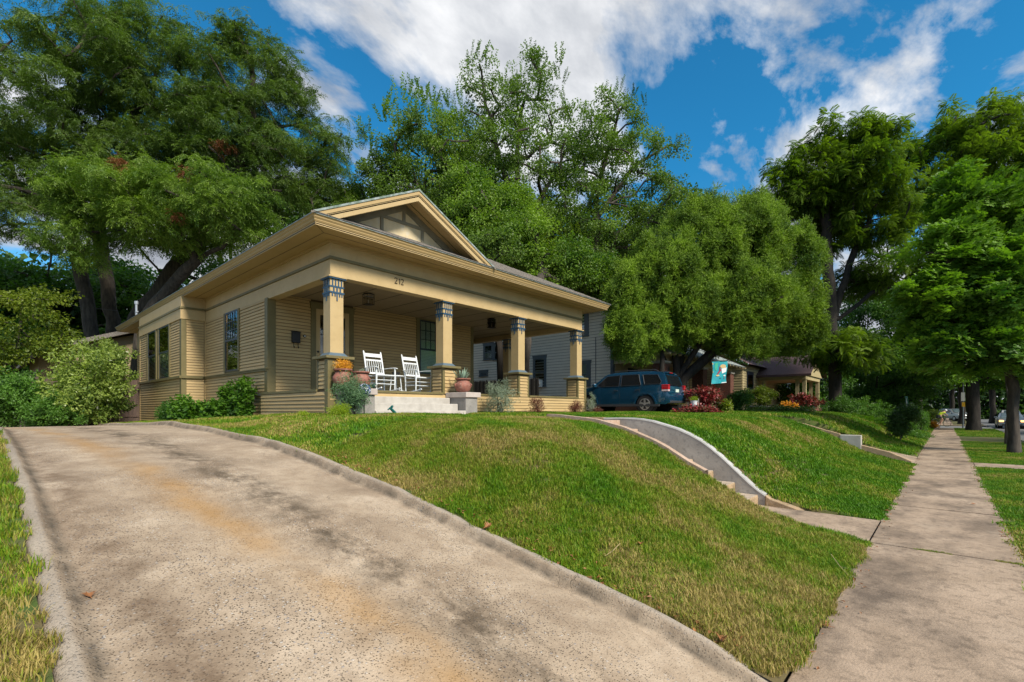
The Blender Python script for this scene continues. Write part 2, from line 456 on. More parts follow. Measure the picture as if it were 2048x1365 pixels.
D_Y0, D_Y1 = 0.22, 2.92                       # driveway edges
W_Y0, W_Y1 = 6.95, 8.30                       # front walk between its two walls
N_Y0, N_Y1 = 17.7, 20.4                       # neighbour's driveway
def zlawn(X, Y):
    X = np.asarray(X, float); Y = np.asarray(Y, float)
    nb = np.interp(X, BX, BZ); fb = np.interp(X, FX, FZ); dv = np.interp(X, DX, DZ)
    z = np.where(Y < 7.6, nb, fb + (nb - fb) * sstep(8.6, 11.5, Y))
    z = np.where(Y < 7.6, dv + 0.05 + (z - dv - 0.05) * sstep(D_Y1, D_Y1 + 1.7, Y), z)
    z = np.where(Y < D_Y0, dv + 0.03 + 0.10 * sstep(0, 3, D_Y0 - Y), z)
    z = z - 0.055 * sstep(6.0, 6.5, Y) * (Y < 7.6) * sstep(-0.9, -1.4, X) * sstep(-3.2, -2.7, X)
    z = z + 0.018 * np.sin(1.9 * X + 0.7 * Y) * sstep(-0.8, -2, X) * 0.6 + 0.012 * np.sin(2.7 * Y - 1.3 * X) * sstep(-0.8, -2, X)
    z = z - 0.18 * sstep(26, 60, Y) * np.clip(-X - .65, 0, 1)
    return z
def in_walk(X, Y): return (Y > W_Y0 - 0.13) & (Y < W_Y1 + 0.15) & (X > -9.1)
def in_drive(X, Y): return (Y > D_Y0 - 0.02) & (Y < D_Y1 + 0.02)
def in_ndrive(X, Y): return (Y > N_Y0 - 0.02) & (Y < N_Y1)

def grass_ground_mat():
    m = mat('lawn_soil', (0.060, 0.10, 0.014), (0.13, 0.10, 0.04), 1.0, 1.6, bump=0.8, bscale=60, lo=0.42, hi=0.6, spk=((0.03, 0.028, 0.012), 30, 0.6))
    return m
def blade_mat():
    m = bpy.data.materials.new('grass_blades'); m.use_nodes = True
    n, l = m.node_tree.nodes, m.node_tree.links
    n.clear()
    o = n.new('ShaderNodeOutputMaterial'); g = n.new('ShaderNodeNewGeometry'); oi = n.new('ShaderNodeObjectInfo')
    def noise(sc, det, off):
        mp = n.new('ShaderNodeMapping'); mp.inputs['Location'].default_value = off
        l.new(g.outputs['Position'], mp.inputs[0])
        t = n.new('ShaderNodeTexNoise'); t.inputs['Scale'].default_value = sc; t.inputs['Detail'].default_value = det
        l.new(mp.outputs[0], t.inputs['Vector']); return t.outputs['Fac']
    def ma(op, a, b, c=None):
        q = n.new('ShaderNodeMath'); q.operation = op
        for i, v in enumerate((a, b, c)):
            if v is None: continue
            if isinstance(v, (int, float)): q.inputs[i].default_value = v
            else: l.new(v, q.inputs[i])
        return q.outputs[0]
    dry = ma('ADD', ma('MULTIPLY', noise(0.75, 4, (3, 1, 0)), 1.0), ma('MULTIPLY', noise(3.5, 3, (7, 2, 5)), 0.35))
    sy = n.new('ShaderNodeSeparateXYZ'); l.new(g.outputs['Position'], sy.inputs[0])
    wet = n.new('ShaderNodeMapRange'); wet.inputs[1].default_value = 8.2; wet.inputs[2].default_value = 8.6; wet.inputs[3].default_value = 0.0; wet.inputs[4].default_value = -0.10
    l.new(sy.outputs['Y'], wet.inputs[0])
    dry = ma('ADD', ma('ADD', dry, wet.outputs[0]), ma('MULTIPLY', g.outputs['Random Per Island'], 0.30))
    r = n.new('ShaderNodeValToRGB'); cr = r.color_ramp
    st = [(0.60, (0.066, 0.195, 0.006)), (0.77, (0.140, 0.275, 0.010)), (0.895, (0.27, 0.30, 0.030)), (0.98, (0.42, 0.33, 0.11))]
    while len(cr.elements) < 4: cr.elements.new(0.5)
    for e, (p, c) in zip(cr.elements, st): e.position = p; e.color = (*c, 1)
    l.new(dry, r.inputs[0])
    hs = n.new('ShaderNodeHueSaturation'); l.new(r.outputs[0], hs.inputs['Color'])
    l.new(ma('MULTIPLY_ADD', oi.outputs['Random'], 0.5, 0.72), hs.inputs['Value'])
    b = n.new('ShaderNodeBsdfPrincipled'); b.inputs['Roughness'].default_value = 0.5; b.inputs['Specular IOR Level'].default_value = 0.25
    l.new(hs.outputs[0], b.inputs['Base Color'])
    t = n.new('ShaderNodeBsdfTranslucent'); l.new(hs.outputs[0], t.inputs[0])
    mx = n.new('ShaderNodeMixShader'); mx.inputs[0].default_value = 0.3
    l.new(b.outputs[0], mx.inputs[1]); l.new(t.outputs[0], mx.inputs[2]); l.new(mx.outputs[0], o.inputs[0])
    MATS['grass_blades'] = m
    return m
M['lawn'] = grass_ground_mat(); M['blade'] = blade_mat()

def grid_obj(name, xs, ys, zf, material, kind='structure', skip=None, parent=None):
    xs = np.array(sorted(xs)); ys = np.array(sorted(ys))
    XX, YY = np.meshgrid(xs, ys, indexing='ij'); ZZ = zf(XX, YY)
    nx, ny = len(xs), len(ys)
    co = np.stack([XX, YY, ZZ], -1).reshape(-1, 3)
    fs = []
    for i in range(nx - 1):
        for j in range(ny - 1):
            if skip and skip((xs[i] + xs[i + 1]) / 2, (ys[j] + ys[j + 1]) / 2): continue
            a = i * ny + j; fs.append((a, a + ny, a + ny + 1, a + 1))
    me = bpy.data.meshes.new(name); me.from_pydata(co.tolist(), [], fs); me.materials.append(material)
    me.polygons.foreach_set('use_smooth', [True] * len(me.polygons)); me.update()
    o = bpy.data.objects.new(name, me); COL.objects.link(o); WL[o] = Vector((0, 0, 0))
    if kind: o['kind'] = kind
    return o
def rngl(a, b, st): return list(np.arange(a, b - 1e-6, st)) + [b]

# far ground, street, cross street
MB().poly([(-900, -600, -0.35), (900, -600, -0.35), (900, 1400, -0.35), (-900, 1400, -0.35)]).build('ground', mat('far_ground', (0.05, 0.075, 0.02), (0.035, 0.05, 0.015), 1, 0.3), kind='structure')
MB().box(3.05, 12.2, -60, 300, -0.30, -0.13).build('road', M['asphalt'], kind='structure')
MB().box(-60, 3.04, 54.6, 63.5, -0.22, -0.035).build('side_street', mat('pale_asphalt', (0.20, 0.205, 0.21), (0.16, 0.165, 0.17), 0.9, 1.5), kind='structure')
M['kerbc'] = mat('kerb_concrete', (0.34, 0.31, 0.27), (0.22, 0.20, 0.17), 0.9, 3, bump=0.3)
MB().box(2.88, 3.05, -60, 54.4, -0.3, 0.0).box(2.88, 3.05, 63.6, 300, -0.3, 0.0).build('kerb', M['kerbc'], kind='structure')
MB().box(12.2, 12.37, -60, 300, -0.3, 0.02).build('kerb', M['kerbc'], kind='structure')

# lawns
lx = rngl(-46, -12, 1.0) + rngl(-11.5, -5, 0.25) + rngl(-4.9, -0.65, 0.1)
ly = [D_Y1 - 0.06] + rngl(D_Y1, 6.82, 0.13) + [W_Y0 - 0.125, W_Y0 - 0.115, 7.6, W_Y1 + 0.145, W_Y1 + 0.155] + rngl(8.6, 17.5, 0.3) + [N_Y0 - 0.03, N_Y0 - 0.02, 19, N_Y1, N_Y1 + 0.01] + rngl(20.6, 54.4, 1.2)
def zl(X, Y):
    z = zlawn(X, Y)
    z = np.where((Y > W_Y0 - 0.12) & (Y < W_Y1 + 0.15) & (X > -9.2), -0.2, z)
    z = np.where((Y > N_Y0 - 0.025) & (Y < N_Y1 + 0.005), np.interp(X, [-24, -13, -8, -5.5, -3, -0.66], [1.3, 1.40, 1.38, 1.15, 0.5, 0.015]) - 0.25, z)
    return z
grid_obj('lawn', lx, ly, zl, M['lawn'])
grid_obj('lawn', rngl(-46, -12, 1.0) + rngl(-11.5, -0.65, 0.3), [-60, -40, -25] + rngl(-14, D_Y0 - 0.3, 0.6) + [D_Y0 - 0.15, D_Y0 - .01], lambda X, Y: zlawn(X, Y), M['lawn'])
grid_obj('verge', rngl(0.60, 2.88, 0.38), rngl(-12, 54.4, 0.8), lambda X, Y: 0.012 + 0 * X, M['lawn'])
MB().box(12.4, 60, -60, 300, -0.2, 0.05).build('lawn', M['lawn'], kind='structure')
MB().box(-60, 2.88, 63.6, 300, -0.2, 0.02).build('lawn', M['lawn'], kind='structure')

# ---------------------------------------------------------------- worn concrete of the driveway
def drive_mat():
    m = bpy.data.materials.new('worn_driveway_concrete'); m.use_nodes = True
    n, l = m.node_tree.nodes, m.node_tree.links
    b = n['Principled BSDF']; b.inputs['Roughness'].default_value = 0.88; b.inputs['Specular IOR Level'].default_value = 0.25
    g = n.new('ShaderNodeNewGeometry'); sp = n.new('ShaderNodeSeparateXYZ'); l.new(g.outputs['Position'], sp.inputs[0])
    def ma(op, a, b_=None, c=None, cl=False):
        q = n.new('ShaderNodeMath'); q.operation = op; q.use_clamp = cl
        for i, v in enumerate((a, b_, c)):
            if v is None: continue
            if isinstance(v, (int, float)): q.inputs[i].default_value = v
            else: l.new(v, q.inputs[i])
        return q.outputs[0]
    def noise(sc, det, off=(0, 0, 0), st=(1, 1, 1), rough=0.6):
        mp = n.new('ShaderNodeMapping'); mp.inputs['Location'].default_value = off; mp.inputs['Scale'].default_value = st
        l.new(g.outputs['Position'], mp.inputs[0])
        t = n.new('ShaderNodeTexNoise'); t.inputs['Scale'].default_value = sc; t.inputs['Detail'].default_value = det; t.inputs['Roughness'].default_value = rough
        l.new(mp.outputs[0], t.inputs['Vector']); return t.outputs['Fac']
    def ramp(v, stops):
        r = n.new('ShaderNodeValToRGB'); cr = r.color_ramp
        while len(cr.elements) < len(stops): cr.elements.new(0.5)
        for e, (p, c) in zip(cr.elements, stops): e.position = p; e.color = (c, c, c, 1) if isinstance(c, (int, float)) else (*c, 1)
        l.new(v, r.inputs[0]); return r.outputs[0]
    def mix(f, a, b_, bt='MIX'):
        q = n.new('ShaderNodeMixRGB'); q.blend_type = bt
        if isinstance(f, (int, float)): q.inputs[0].default_value = f
        else: l.new(f, q.inputs[0])
        for i, v in ((1, a), (2, b_)):
            if isinstance(v, tuple): q.inputs[i].default_value = (*v, 1)
            else: l.new(v, q.inputs[i])
        return q.outputs[0]
    base = ramp(noise(1.3, 8), [(0.3, (0.31, 0.235, 0.165)), (0.5, (0.43, 0.335, 0.24)), (0.72, (0.54, 0.435, 0.325))])
    base = mix(ramp(noise(6, 6, (3, 3, 3)), [(0.42, 0.0), (0.66, 0.5)]), base, (0.25, 0.18, 0.12))
    # gravel showing through: small cells, pale and dark
    def vor(sc, feat='F1'):
        v = n.new('ShaderNodeTexVoronoi'); v.inputs['Scale'].default_value = sc; v.feature = feat
        l.new(g.outputs['Position'], v.inputs['Vector']); return v
    v1 = vor(52); v2 = vor(95)
    expo = ramp(noise(0.9, 5, (9, 4, 2), (0.6, 1.6, 1)), [(0.42, 0.0), (0.62, 1.0)])
    sc1 = n.new('ShaderNodeSeparateColor'); l.new(v1.outputs['Color'], sc1.inputs[0])
    peb_p = ramp(sc1.outputs[0], [(0.62, 0.0), (0.70, 1.0)])
    peb_s = ramp(v1.outputs['Distance'], [(0.30, 1.0), (0.42, 0.0)])
    pm = ma('MULTIPLY', ma('MULTIPLY', peb_p, peb_s), ma('MULTIPLY_ADD', expo, 0.8, 0.16))
    base = mix(pm, base, ramp(sc1.outputs[1], [(0.2, (0.56, 0.52, 0.47)), (0.6, (0.46, 0.33, 0.21)), (0.9, (0.26, 0.26, 0.28))]))
    sc2 = n.new('ShaderNodeSeparateColor'); l.new(v2.outputs['Color'], sc2.inputs[0])
    pit = ma('MULTIPLY', ramp(sc2.outputs[0], [(0.60, 0.0), (0.68, 1.0)]), ramp(v2.outputs['Distance'], [(0.28, 1.0), (0.46, 0.0)]))
    pit = ma('MULTIPLY', pit, ma('MULTIPLY_ADD', expo, 0.6, 0.38))
    base = mix(pit, base, (0.055, 0.04, 0.028))
    # stains that lie in the slab: rust line along the middle, dark oily patches, brown wheel line
    wob = ma('MULTIPLY_ADD', noise(0.8, 3, (1, 5, 0)), 0.5, -0.25)
    def band(c0, slope, w, off=0.0):
        ctr = ma('MULTIPLY_ADD', sp.outputs['X'], slope, c0)
        d = ma('DIVIDE', ma('ADD', ma('SUBTRACT', sp.outputs['Y'], ctr), wob), w)
        return ma('POWER', 2.718, ma('MULTIPLY', ma('MULTIPLY', d, d), -1.0))
    rust = ma('MULTIPLY', band(1.62, 0.075, 0.17), ramp(noise(1.6, 4, (2, 8, 1), (0.7, 1, 1)), [(0.31, 0.0), (0.62, 0.62)]))
    base = mix(rust, base, (0.40, 0.215, 0.060))
    oil = ma('MULTIPLY', band(2.02, 0.05, 0.24), ramp(noise(2.6, 9, (5, 1, 3), (0.8, 1.2, 1), 0.75), [(0.43, 0.0), (0.60, 0.85)]))
    base = mix(oil, base, (0.070, 0.052, 0.034))
    brown = ma('MULTIPLY', band(0.66, 0.03, 0.20), ramp(noise(2.2, 9, (8, 6, 3), (1, 1, 1), 0.75), [(0.38, 0.0), (0.62, 0.8)]))
    base = mix(brown, base, (0.125, 0.080, 0.048))
    pat = ramp(noise(1.4, 10, (15, 9, 2), (1, 1, 1), 0.75), [(0.52, 0.0), (0.70, 0.42)])
    base = mix(pat, base, (0.175, 0.125, 0.082))
    # green-grey grime on the raised edges
    eY = ma('MINIMUM', ma('ABSOLUTE', ma('SUBTRACT', sp.outputs['Y'], 2.785)), ma('ABSOLUTE', ma('SUBTRACT', sp.outputs['Y'], 0.355)))
    grime = ma('MULTIPLY', ramp(eY, [(0.0, 1.0), (0.06, 0.0)]), ramp(noise(5, 7, (3, 0, 1)), [(0.30, 0.1), (0.6, 0.9)]))
    eC = ramp(eY, [(0.11, 1.0), (0.16, 0.0)])
    edge = ramp(ma('MINIMUM', ma('SUBTRACT', 2.95, sp.outputs['Y']), ma('SUBTRACT', sp.outputs['Y'], 0.19)), [(0.10, 0.55), (0.13, 0.0)])
    base = mix(edge, base, (0.33, 0.30, 0.26))
    base = mix(grime, base, (0.085, 0.07, 0.052))
    # hairline cracks
    v3 = n.new('ShaderNodeTexVoronoi'); v3.feature = 'DISTANCE_TO_EDGE'; v3.inputs['Scale'].default_value = 0.55
    mpp = n.new('ShaderNodeVectorMath'); mpp.operation = 'ADD'
    nzv = n.new('ShaderNodeTexNoise'); nzv.inputs['Scale'].default_value = 3; nzv.inputs['Detail'].default_value = 5
    l.new(g.outputs['Position'], nzv.inputs['Vector']); l.new(g.outputs['Position'], mpp.inputs[0]); l.new(nzv.outputs['Color'], mpp.inputs[1])
    l.new(mpp.outputs[0], v3.inputs['Vector'])
    crack = ma('MULTIPLY', ramp(v3.outputs['Distance'], [(0.0, 0.55), (0.0035, 0.0)]), ramp(noise(0.9, 3, (4, 4, 9)), [(0.5, 0.0), (0.62, 1.0)]))
    base = mix(crack, base, (0.10, 0.08, 0.06))
    fine = noise(220, 3, (0, 0, 0))
    base = mix(ramp(fine, [(0.56, 0.0), (0.66, 0.55)]), base, (0.15, 0.115, 0.085))
    l.new(base, b.inputs['Base Color'])
    hgt = ma('ADD', ma('MULTIPLY', noise(60, 6), 0.9), ma('ADD', ma('MULTIPLY', pm, 0.7), ma('MULTIPLY', pit, -0.9)))
    hgt = ma('ADD', hgt, ma('MULTIPLY', crack, -1.5))
    bp = n.new('ShaderNodeBump'); bp.inputs['Strength'].default_value = 0.75; bp.inputs['Distance'].default_value = 0.008
    l.new(hgt, bp.inputs['Height']); l.new(bp.outputs[0], b.inputs['Normal'])
    return m
M['drive'] = drive_mat()
def walk_mat():
    m = mat('sidewalk_concrete', (0.46, 0.345, 0.25), (0.34, 0.25, 0.175), 0.9, 1.4, detail=8, bump=0.6, bscale=70, spk=((0.17, 0.125, 0.09), 110, 0.6))
    n, l = m.node_tree.nodes, m.node_tree.links
    b = n['Principled BSDF']; src = b.inputs['Base Color'].links[0].from_socket
    g = n.new('ShaderNodeNewGeometry'); sp = n.new('ShaderNodeSeparateXYZ'); l.new(g.outputs['Position'], sp.inputs[0])
    def dark(scale, stx, off, lo, hi, amt, c, src):
        mp = n.new('ShaderNodeMapping'); mp.inputs['Scale'].default_value = stx; mp.inputs['Location'].default_value = off
        l.new(g.outputs['Position'], mp.inputs[0])
        t = n.new('ShaderNodeTexNoise'); t.inputs['Scale'].default_value = scale; t.inputs['Detail'].default_value = 8; t.inputs['Roughness'].default_value = 0.68
        l.new(mp.outputs[0], t.inputs['Vector'])
        r = n.new('ShaderNodeValToRGB'); r.color_ramp.elements[0].position = lo; r.color_ramp.elements[1].position = hi
        r.color_ramp.elements[0].color = (0, 0, 0, 1); r.color_ramp.elements[1].color = (amt, amt, amt, 1)
        l.new(t.outputs['Fac'], r.inputs[0])
        q = n.new('ShaderNodeMixRGB'); l.new(r.outputs[0], q.inputs[0]); l.new(src, q.inputs[1]); q.inputs[2].default_value = (*c, 1)
        return q.outputs[0]
    src = dark(1.5, (0.9, 0.5, 1), (2, 7, 0), 0.45, 0.66, 0.8, (0.075, 0.055, 0.04), src)
    src = dark(1.1, (1, 0.8, 1), (6, 2, 0), 0.55, 0.72, 0.35, (0.44, 0.36, 0.28), src)
    src = dark(14, (1, 1, 1), (6, 2, 3), 0.5, 0.66, 0.55, (0.11, 0.08, 0.055), src)
    l.new(src, b.inputs['Base Color'])
    return m
M['walk'] = walk_mat()

def zdrive(X, Y):
    z = np.interp(X, DX, DZ)
    d = np.minimum(Y - D_Y0, D_Y1 - Y)                       # distance from the nearer edge
    wob = 0.008 * np.sin(5.3 * X + 2 * np.sin(1.7 * X)) + 0.005 * np.sin(13.1 * X)
    z = z + np.where(Y < 1.5, 0.035, 0.085) * (1 - sstep(0.08 + wob, 0.14 + wob, d)) * (0.88 + 0.12 * np.sin(0.9 * X + 1)) - 0.025 * (1 - sstep(0.0, 0.04, d + wob))
    z = z - 0.012 * np.exp(-((d - 0.2 - wob) / 0.05) ** 2)
    z = z + 0.008 * np.sin(2.1 * X + 1.3 * Y) + 0.006 * np.sin(4.7 * Y - 1.1 * X)
    return z * sstep(-0.3, -1.1, X) + 0.02 * (1 - sstep(-0.3, -1.1, X))
dy = [D_Y0 - 0.005] + list(np.linspace(D_Y0, D_Y0 + 0.28, 22)) + list(np.linspace(D_Y0 + 0.4, D_Y1 - 0.4, 18)) + list(np.linspace(D_Y1 - 0.28, D_Y1, 22)) + [D_Y1 + 0.005]
def zdr(X, Y):
    z = zdrive(X, Y)
    return np.where((Y < D_Y0 - 0.002) | (Y > D_Y1 + 0.002), z - 0.35, z)
grid_obj('driveway', rngl(-26, -8.5, 0.35) + rngl(-8.4, -0.66, 0.045), dy, zdr, M['drive'])
grid_obj('driveway', rngl(-0.655, -0.655 + 0.01, 0.01) + [-0.64], [D_Y0, D_Y1], lambda X, Y: -0.02 + 0 * X, M['drive'])
MB().box(0.605, 3.6, D_Y0 - 0.3, D_Y1 + 0.3, -0.2, 0.016).build('driveway', M['drive'], kind='structure')

# sidewalk slabs
sw = bpy.data.objects.new('sidewalk', None); COL.objects.link(sw); sw['kind'] = 'structure'; WL[sw] = Vector((0, 0, 0))
js = [-8, -6.2, -4.4, -2.6, -0.9, 0.7, 2.05, 3.55, 5.12, 6.90, 8.33, 9.9]
while js[-1] < 53: js.append(js[-1] + 1.62)
js.append(54.5)
for i in range(len(js) - 1):
    b = MB(); g_ = 0.006
    z1 = 0.022 + 0.005 * math.sin(i * 2.3); tl = 0.004 * math.sin(i * 1.1)
    y0, y1 = js[i] + g_, js[i + 1] - g_
    x0, x1 = -0.655 + 0.008 * math.sin(i * 3), 0.60 + 0.008 * math.cos(i * 2)
    vs = [(x0, y0, -0.1), (x1, y0, -0.1), (x1, y1, -0.1), (x0, y1, -0.1), (x0, y0, z1), (x1, y0, z1 - tl), (x1, y1, z1 + tl), (x0, y1, z1)]
    b.add(vs, [(0, 3, 2, 1), (4, 5, 6, 7), (0, 1, 5, 4), (1, 2, 6, 5), (2, 3, 7, 6), (3, 0, 4, 7)])
    b.build('slab', M['walk'], sw, bevel=0.006)
MB().box(-0.78, 0.62, -8, 54.4, -0.15, 0.004).build('joint_bed', M['soil'], sw)
MB().box(0.61, 2.87, 17.9, 19.2, -0.1, 0.03).build('verge_path', M['walk'], kind='structure', bevel=0.006)
MB().box(-60, 2.88, 63.7, 65.2, -0.1, 0.035).build('far_sidewalk', M['walk'], kind='structure')
MB().box(-0.65, 0.6, 65.3, 160, -0.1, 0.035).build('far_sidewalk', M['walk'], kind='structure')
# neighbour's driveway and its low end wall
grid_obj('neighbour_driveway', rngl(-24, -0.66, 0.4), [N_Y0 - .01, N_Y1 + 0.02], lambda X, Y: np.interp(X, [-24, -13, -8, -5.5, -3, -0.66], [1.3, 1.40, 1.38, 1.15, 0.5, 0.015]) + 0 * Y, M['walk'])

# ---------------------------------------------------------------- front walk: steps between a curved plastered wall and a low edging
wlk = thing('garden_steps', 'concrete steps climbing the lawn bank beside the curved plastered wall', 'steps', (-2.2, 7.6, 0.05))
for k in range(7):
    nose = -2.20 - 0.345 * k
    z1 = 0.20 + 0.165 * k
    MB().box(nose - 0.40, nose, W_Y0 + 0.004, W_Y1 - 0.004, z1 - 0.3, z1).build('step', M['tan_conc'] if k < 6 else M['pink_conc'], wlk, bevel=0.022)
    MB().box(nose - 0.385, nose - 0.012, W_Y0 + 0.02, W_Y1 - 0.02, z1 - 0.02, z1 + 0.004).build('tread', mat('pale_tread_concrete', (0.52, 0.43, 0.34), (0.38, 0.30, 0.22), 0.9, 6, bump=0.4, spk=((0.22, 0.17, 0.12), 50, 0.5)), wlk)
MB().poly([(-2.19, W_Y0 + .004, 0.045), (-0.66, W_Y0 - 0.02, 0.026), (-0.66, W_Y1 + 0.02, 0.026), (-2.19, W_Y1 - .004, 0.045)]).build('front_walk', M['walk'], kind='structure')
MB().box(-5.35, -4.66, W_Y0 + 0.003, W_Y1 - 0.003, 1.1, 1.352).box(-9.22, -5.352, W_Y0 - 0.125, W_Y1 + 0.16, 1.1, 1.40).build('front_path', M['pink_conc'], kind='structure')
# curved wall: side profile in the plane Y, thickness in Y
wt_pts = [(-5.02, 1.39), (-4.69, 1.396), (-4.45, 1.395), (-4.24, 1.382), (-4.0, 1.347), (-3.75, 1.28), (-3.52, 1.215), (-3.30, 1.125), (-3.12, 1.03), (-2.955, 0.916), (-2.79, 0.785), (-2.63, 0.645), (-2.48, 0.505), (-2.33, 0.368), (-2.2, 0.27), (-2.106, 0.213)]
rw = thing('retaining_wall', 'pale curved plastered wall sweeping down the bank beside the lawn steps', 'wall', (-2.1, W_Y1, 0))
b = MB()
poly = [(x, z) for x, z in wt_pts] + [(-2.1, -0.1), (-5.02, -0.1)]
b.prism([(x, W_Y1, z - 0.012) for x, z in poly], (0, 0.15, 0)); b.build('wall_face', M['wall_plaster'], rw)
b = MB()
for i in range(len(wt_pts) - 1):
    (xa, za), (xb, zb) = wt_pts[i], wt_pts[i + 1]
    b.add([(xa, W_Y1 - 0.006, za - 0.02), (xb, W_Y1 - 0.006, zb - 0.02), (xb, W_Y1 + 0.158, zb - 0.02), (xa, W_Y1 + 0.158, za - 0.02),
           (xa, W_Y1 + 0.004, za + 0.004), (xb, W_Y1 + 0.004, zb + 0.004), (xb, W_Y1 + 0.15, zb + 0.004), (xa, W_Y1 + 0.15, za + 0.004)],
          [(4, 5, 6, 7), (0, 1, 5, 4), (2, 3, 7, 6)])
b.build('coping', M['wall_top'], rw, smooth=True)
ft = [(-2.098, 0.205), (-2.03, 0.158), (-1.895, 0.118), (-1.75, 0.075), (-1.592, 0.03), (-1.56, -0.08), (-2.098, -0.08)]
MB().prism([(x, W_Y1 - 0.02, z) for x, z in ft], (0, 0.18, 0)).build('wall_foot', M['tan_conc'], rw, bevel=0.012)
MB().box(-5.6, -5.03, W_Y1, W_Y1 + 0.14, 1.1, 1.40).build('wall_end', M['tan_conc'], rw, bevel=0.01)
# low edging on the near side, flush with the grass
ed = MB(); ex = np.linspace(-5.3, -2.5, 40)
for i in range(len(ex) - 1):
    xa, xb = ex[i], ex[i + 1]; za, zb = float(zlawn(xa, 6.8)) + 0.075, float(zlawn(xb, 6.8)) + 0.075
    ed.add([(xa, W_Y0 - 0.12, za), (xb, W_Y0 - 0.12, zb), (xb, W_Y0 + 0.002, zb), (xa, W_Y0 + 0.002, za),
            (xa, W_Y0 - 0.12, za - .4), (xb, W_Y0 - 0.12, zb - .4), (xb, W_Y0 + 0.002, zb - .4), (xa, W_Y0 + 0.002, za - .4)],
           [(0, 1, 2, 3), (0, 4, 5, 1), (3, 2, 6, 7)])
eo = ed.build('step_edging', M['pink_conc']); tag(eo, 'pinkish curved concrete edging on the near side of the lawn steps', 'edging')
# neighbour's curb
cb = MB()
cp = [(-7.5, 1.40), (-5.0, 1.36), (-4.0, 1.26), (-3.3, 1.085), (-2.77, 0.91), (-2.38, 0.80)]
nk = thing('driveway_kerb', "sloping kerb wall beside the neighbour's driveway with a pale block end", 'kerb', (-2.4, N_Y0 - .05, 0.6))
cb.prism([(x, N_Y0 - 0.12, z + .02) for x, z in cp] + [(-2.38, N_Y0 - 0.12, 0.2), (-7.5, N_Y0 - 0.12, 0.2)], (0, 0.13, 0)).build('kerb_top', M['tan_conc'], nk, bevel=0.01)
MB().box(-2.38, -1.85, N_Y0 - 0.14, N_Y0 + 0.06, 0.1, 0.79).build('block_end', M['conc_white'], nk, bevel=0.015)
MB().prism([(-1.85, N_Y0 - 0.12, 0.50), (-1.18, N_Y0 - 0.12, 0.33), (-0.70, N_Y0 - 0.12, 0.10), (-0.70, N_Y0 - 0.12, -0.1), (-1.85, N_Y0 - 0.12, -0.1)], (0, 0.2, 0)).build('kerb_foot', M['tan_conc'], nk, bevel=0.01)

# ---------------------------------------------------------------- grass
def tuft(name, n, h, spread, seed, w=0.0035, lean=0.6):
    rg = np.random.default_rng(seed); vs = []; fs = []
    for i in range(n):
        a = rg.uniform(0, 2 * math.pi); rr = spread * math.sqrt(rg.uniform(0, 1)); bx, by = rr * math.cos(a), rr * math.sin(a)
        hh = h * rg.uniform(0.5, 1.25); ln = lean * rg.uniform(0.15, 1) * hh; d = rg.uniform(0, 2 * math.pi)
        dx, dy_ = math.cos(d), math.sin(d); px_, py_ = -dy_ * w, dx * w
        o = len(vs)
        vs += [(bx - px_, by - py_, -0.01), (bx + px_, by + py_, -0.01),
               (bx + dx * ln * .35 - px_ * .8, by + dy_ * ln * .35 - py_ * .8, hh * .6), (bx + dx * ln * .35 + px_ * .8, by + dy_ * ln * .35 + py_ * .8, hh * .6),
               (bx + dx * ln, by + dy_ * ln, hh)]
        fs += [(o, o + 1, o + 3, o + 2), (o + 2, o + 3, o + 4)]
    return src_mesh(name, vs, fs)
T_short = tuft('grass_tuft_short', 34, 0.034, 0.06, 1, 0.0026, 1.0)
T_long = tuft('grass_tuft_long', 26, 0.058, 0.05, 2, 0.0032, 1.0)
T_far = tuft('grass_tuft_far', 30, 0.042, 0.11, 3, 0.006, 1.0)
def gscat(name, X, Y, Z, src, smin, smax, seed, label, tilt=None):
    rg = np.random.default_rng(seed); n = len(X)
    P = np.stack([X, Y, Z], 1)
    Rt = np.stack([rg.uniform(-.12, .12, n), rg.uniform(-.12, .12, n), rg.uniform(0, 6.28, n)], 1)
    s = rg.uniform(smin, smax, n); Sc = np.stack([s, s, s * rg.uniform(0.75, 1.2, n)], 1)
    o = scatter(name, P, Rt, Sc, src, M['blade'], None, 'stuff'); tag(o, label, 'grass')
    return o
def region(x0, x1, y0, y1, dens, seed, keep):
    rg = np.random.default_rng(seed); n = int((x1 - x0) * (y1 - y0) * dens)
    X = rg.uniform(x0, x1, n); Y = rg.uniform(y0, y1, n); k = keep(X, Y)
    return X[k], Y[k]
def patch(X, Y, f, s):   # smooth random field for tall and short patches
    return 0.5 + 0.25 * (np.sin(f * X + s) * np.cos(f * 1.3 * Y - s) + np.sin(f * 2.1 * Y + f * .6 * X + 2 * s))
keepA = lambda X, Y: (Y > D_Y1 + 0.0 + 0.03 * np.sin(9 * X) + .02 * np.sin(23 * X)) & ~in_walk(X, Y) & (X < -0.66 - 0.03 * np.sin(7 * Y))
X, Y = region(-6.2, -0.6, D_Y1 - .03, 6.95, 1000, 11, keepA)
gscat('grass', X, Y, zlawn(X, Y) - 0.004, T_short, 0.75, 1.25, 1, 'short mottled lawn grass on the bank between driveway and steps')
X, Y = region(-6.2, -0.6, D_Y1 - .03, 6.95, 420, 12, lambda X, Y: keepA(X, Y) & (patch(X, Y, 1.4, 1.0) + 0.25 * (X > -1.3) + 0.2 * (Y < D_Y1 + .9) > 0.60) & ((Y < 6.2) | (X > -1.2)))
gscat('grass', X, Y, zlawn(X, Y) - 0.004, T_long, 0.6, 1.15, 2, 'longer green grass in patches on the near bank')
X, Y = region(-9.9, -6.2, D_Y1 - .02, 8.9, 260, 13, lambda X, Y: (Y > D_Y1) & ~in_walk(X, Y))
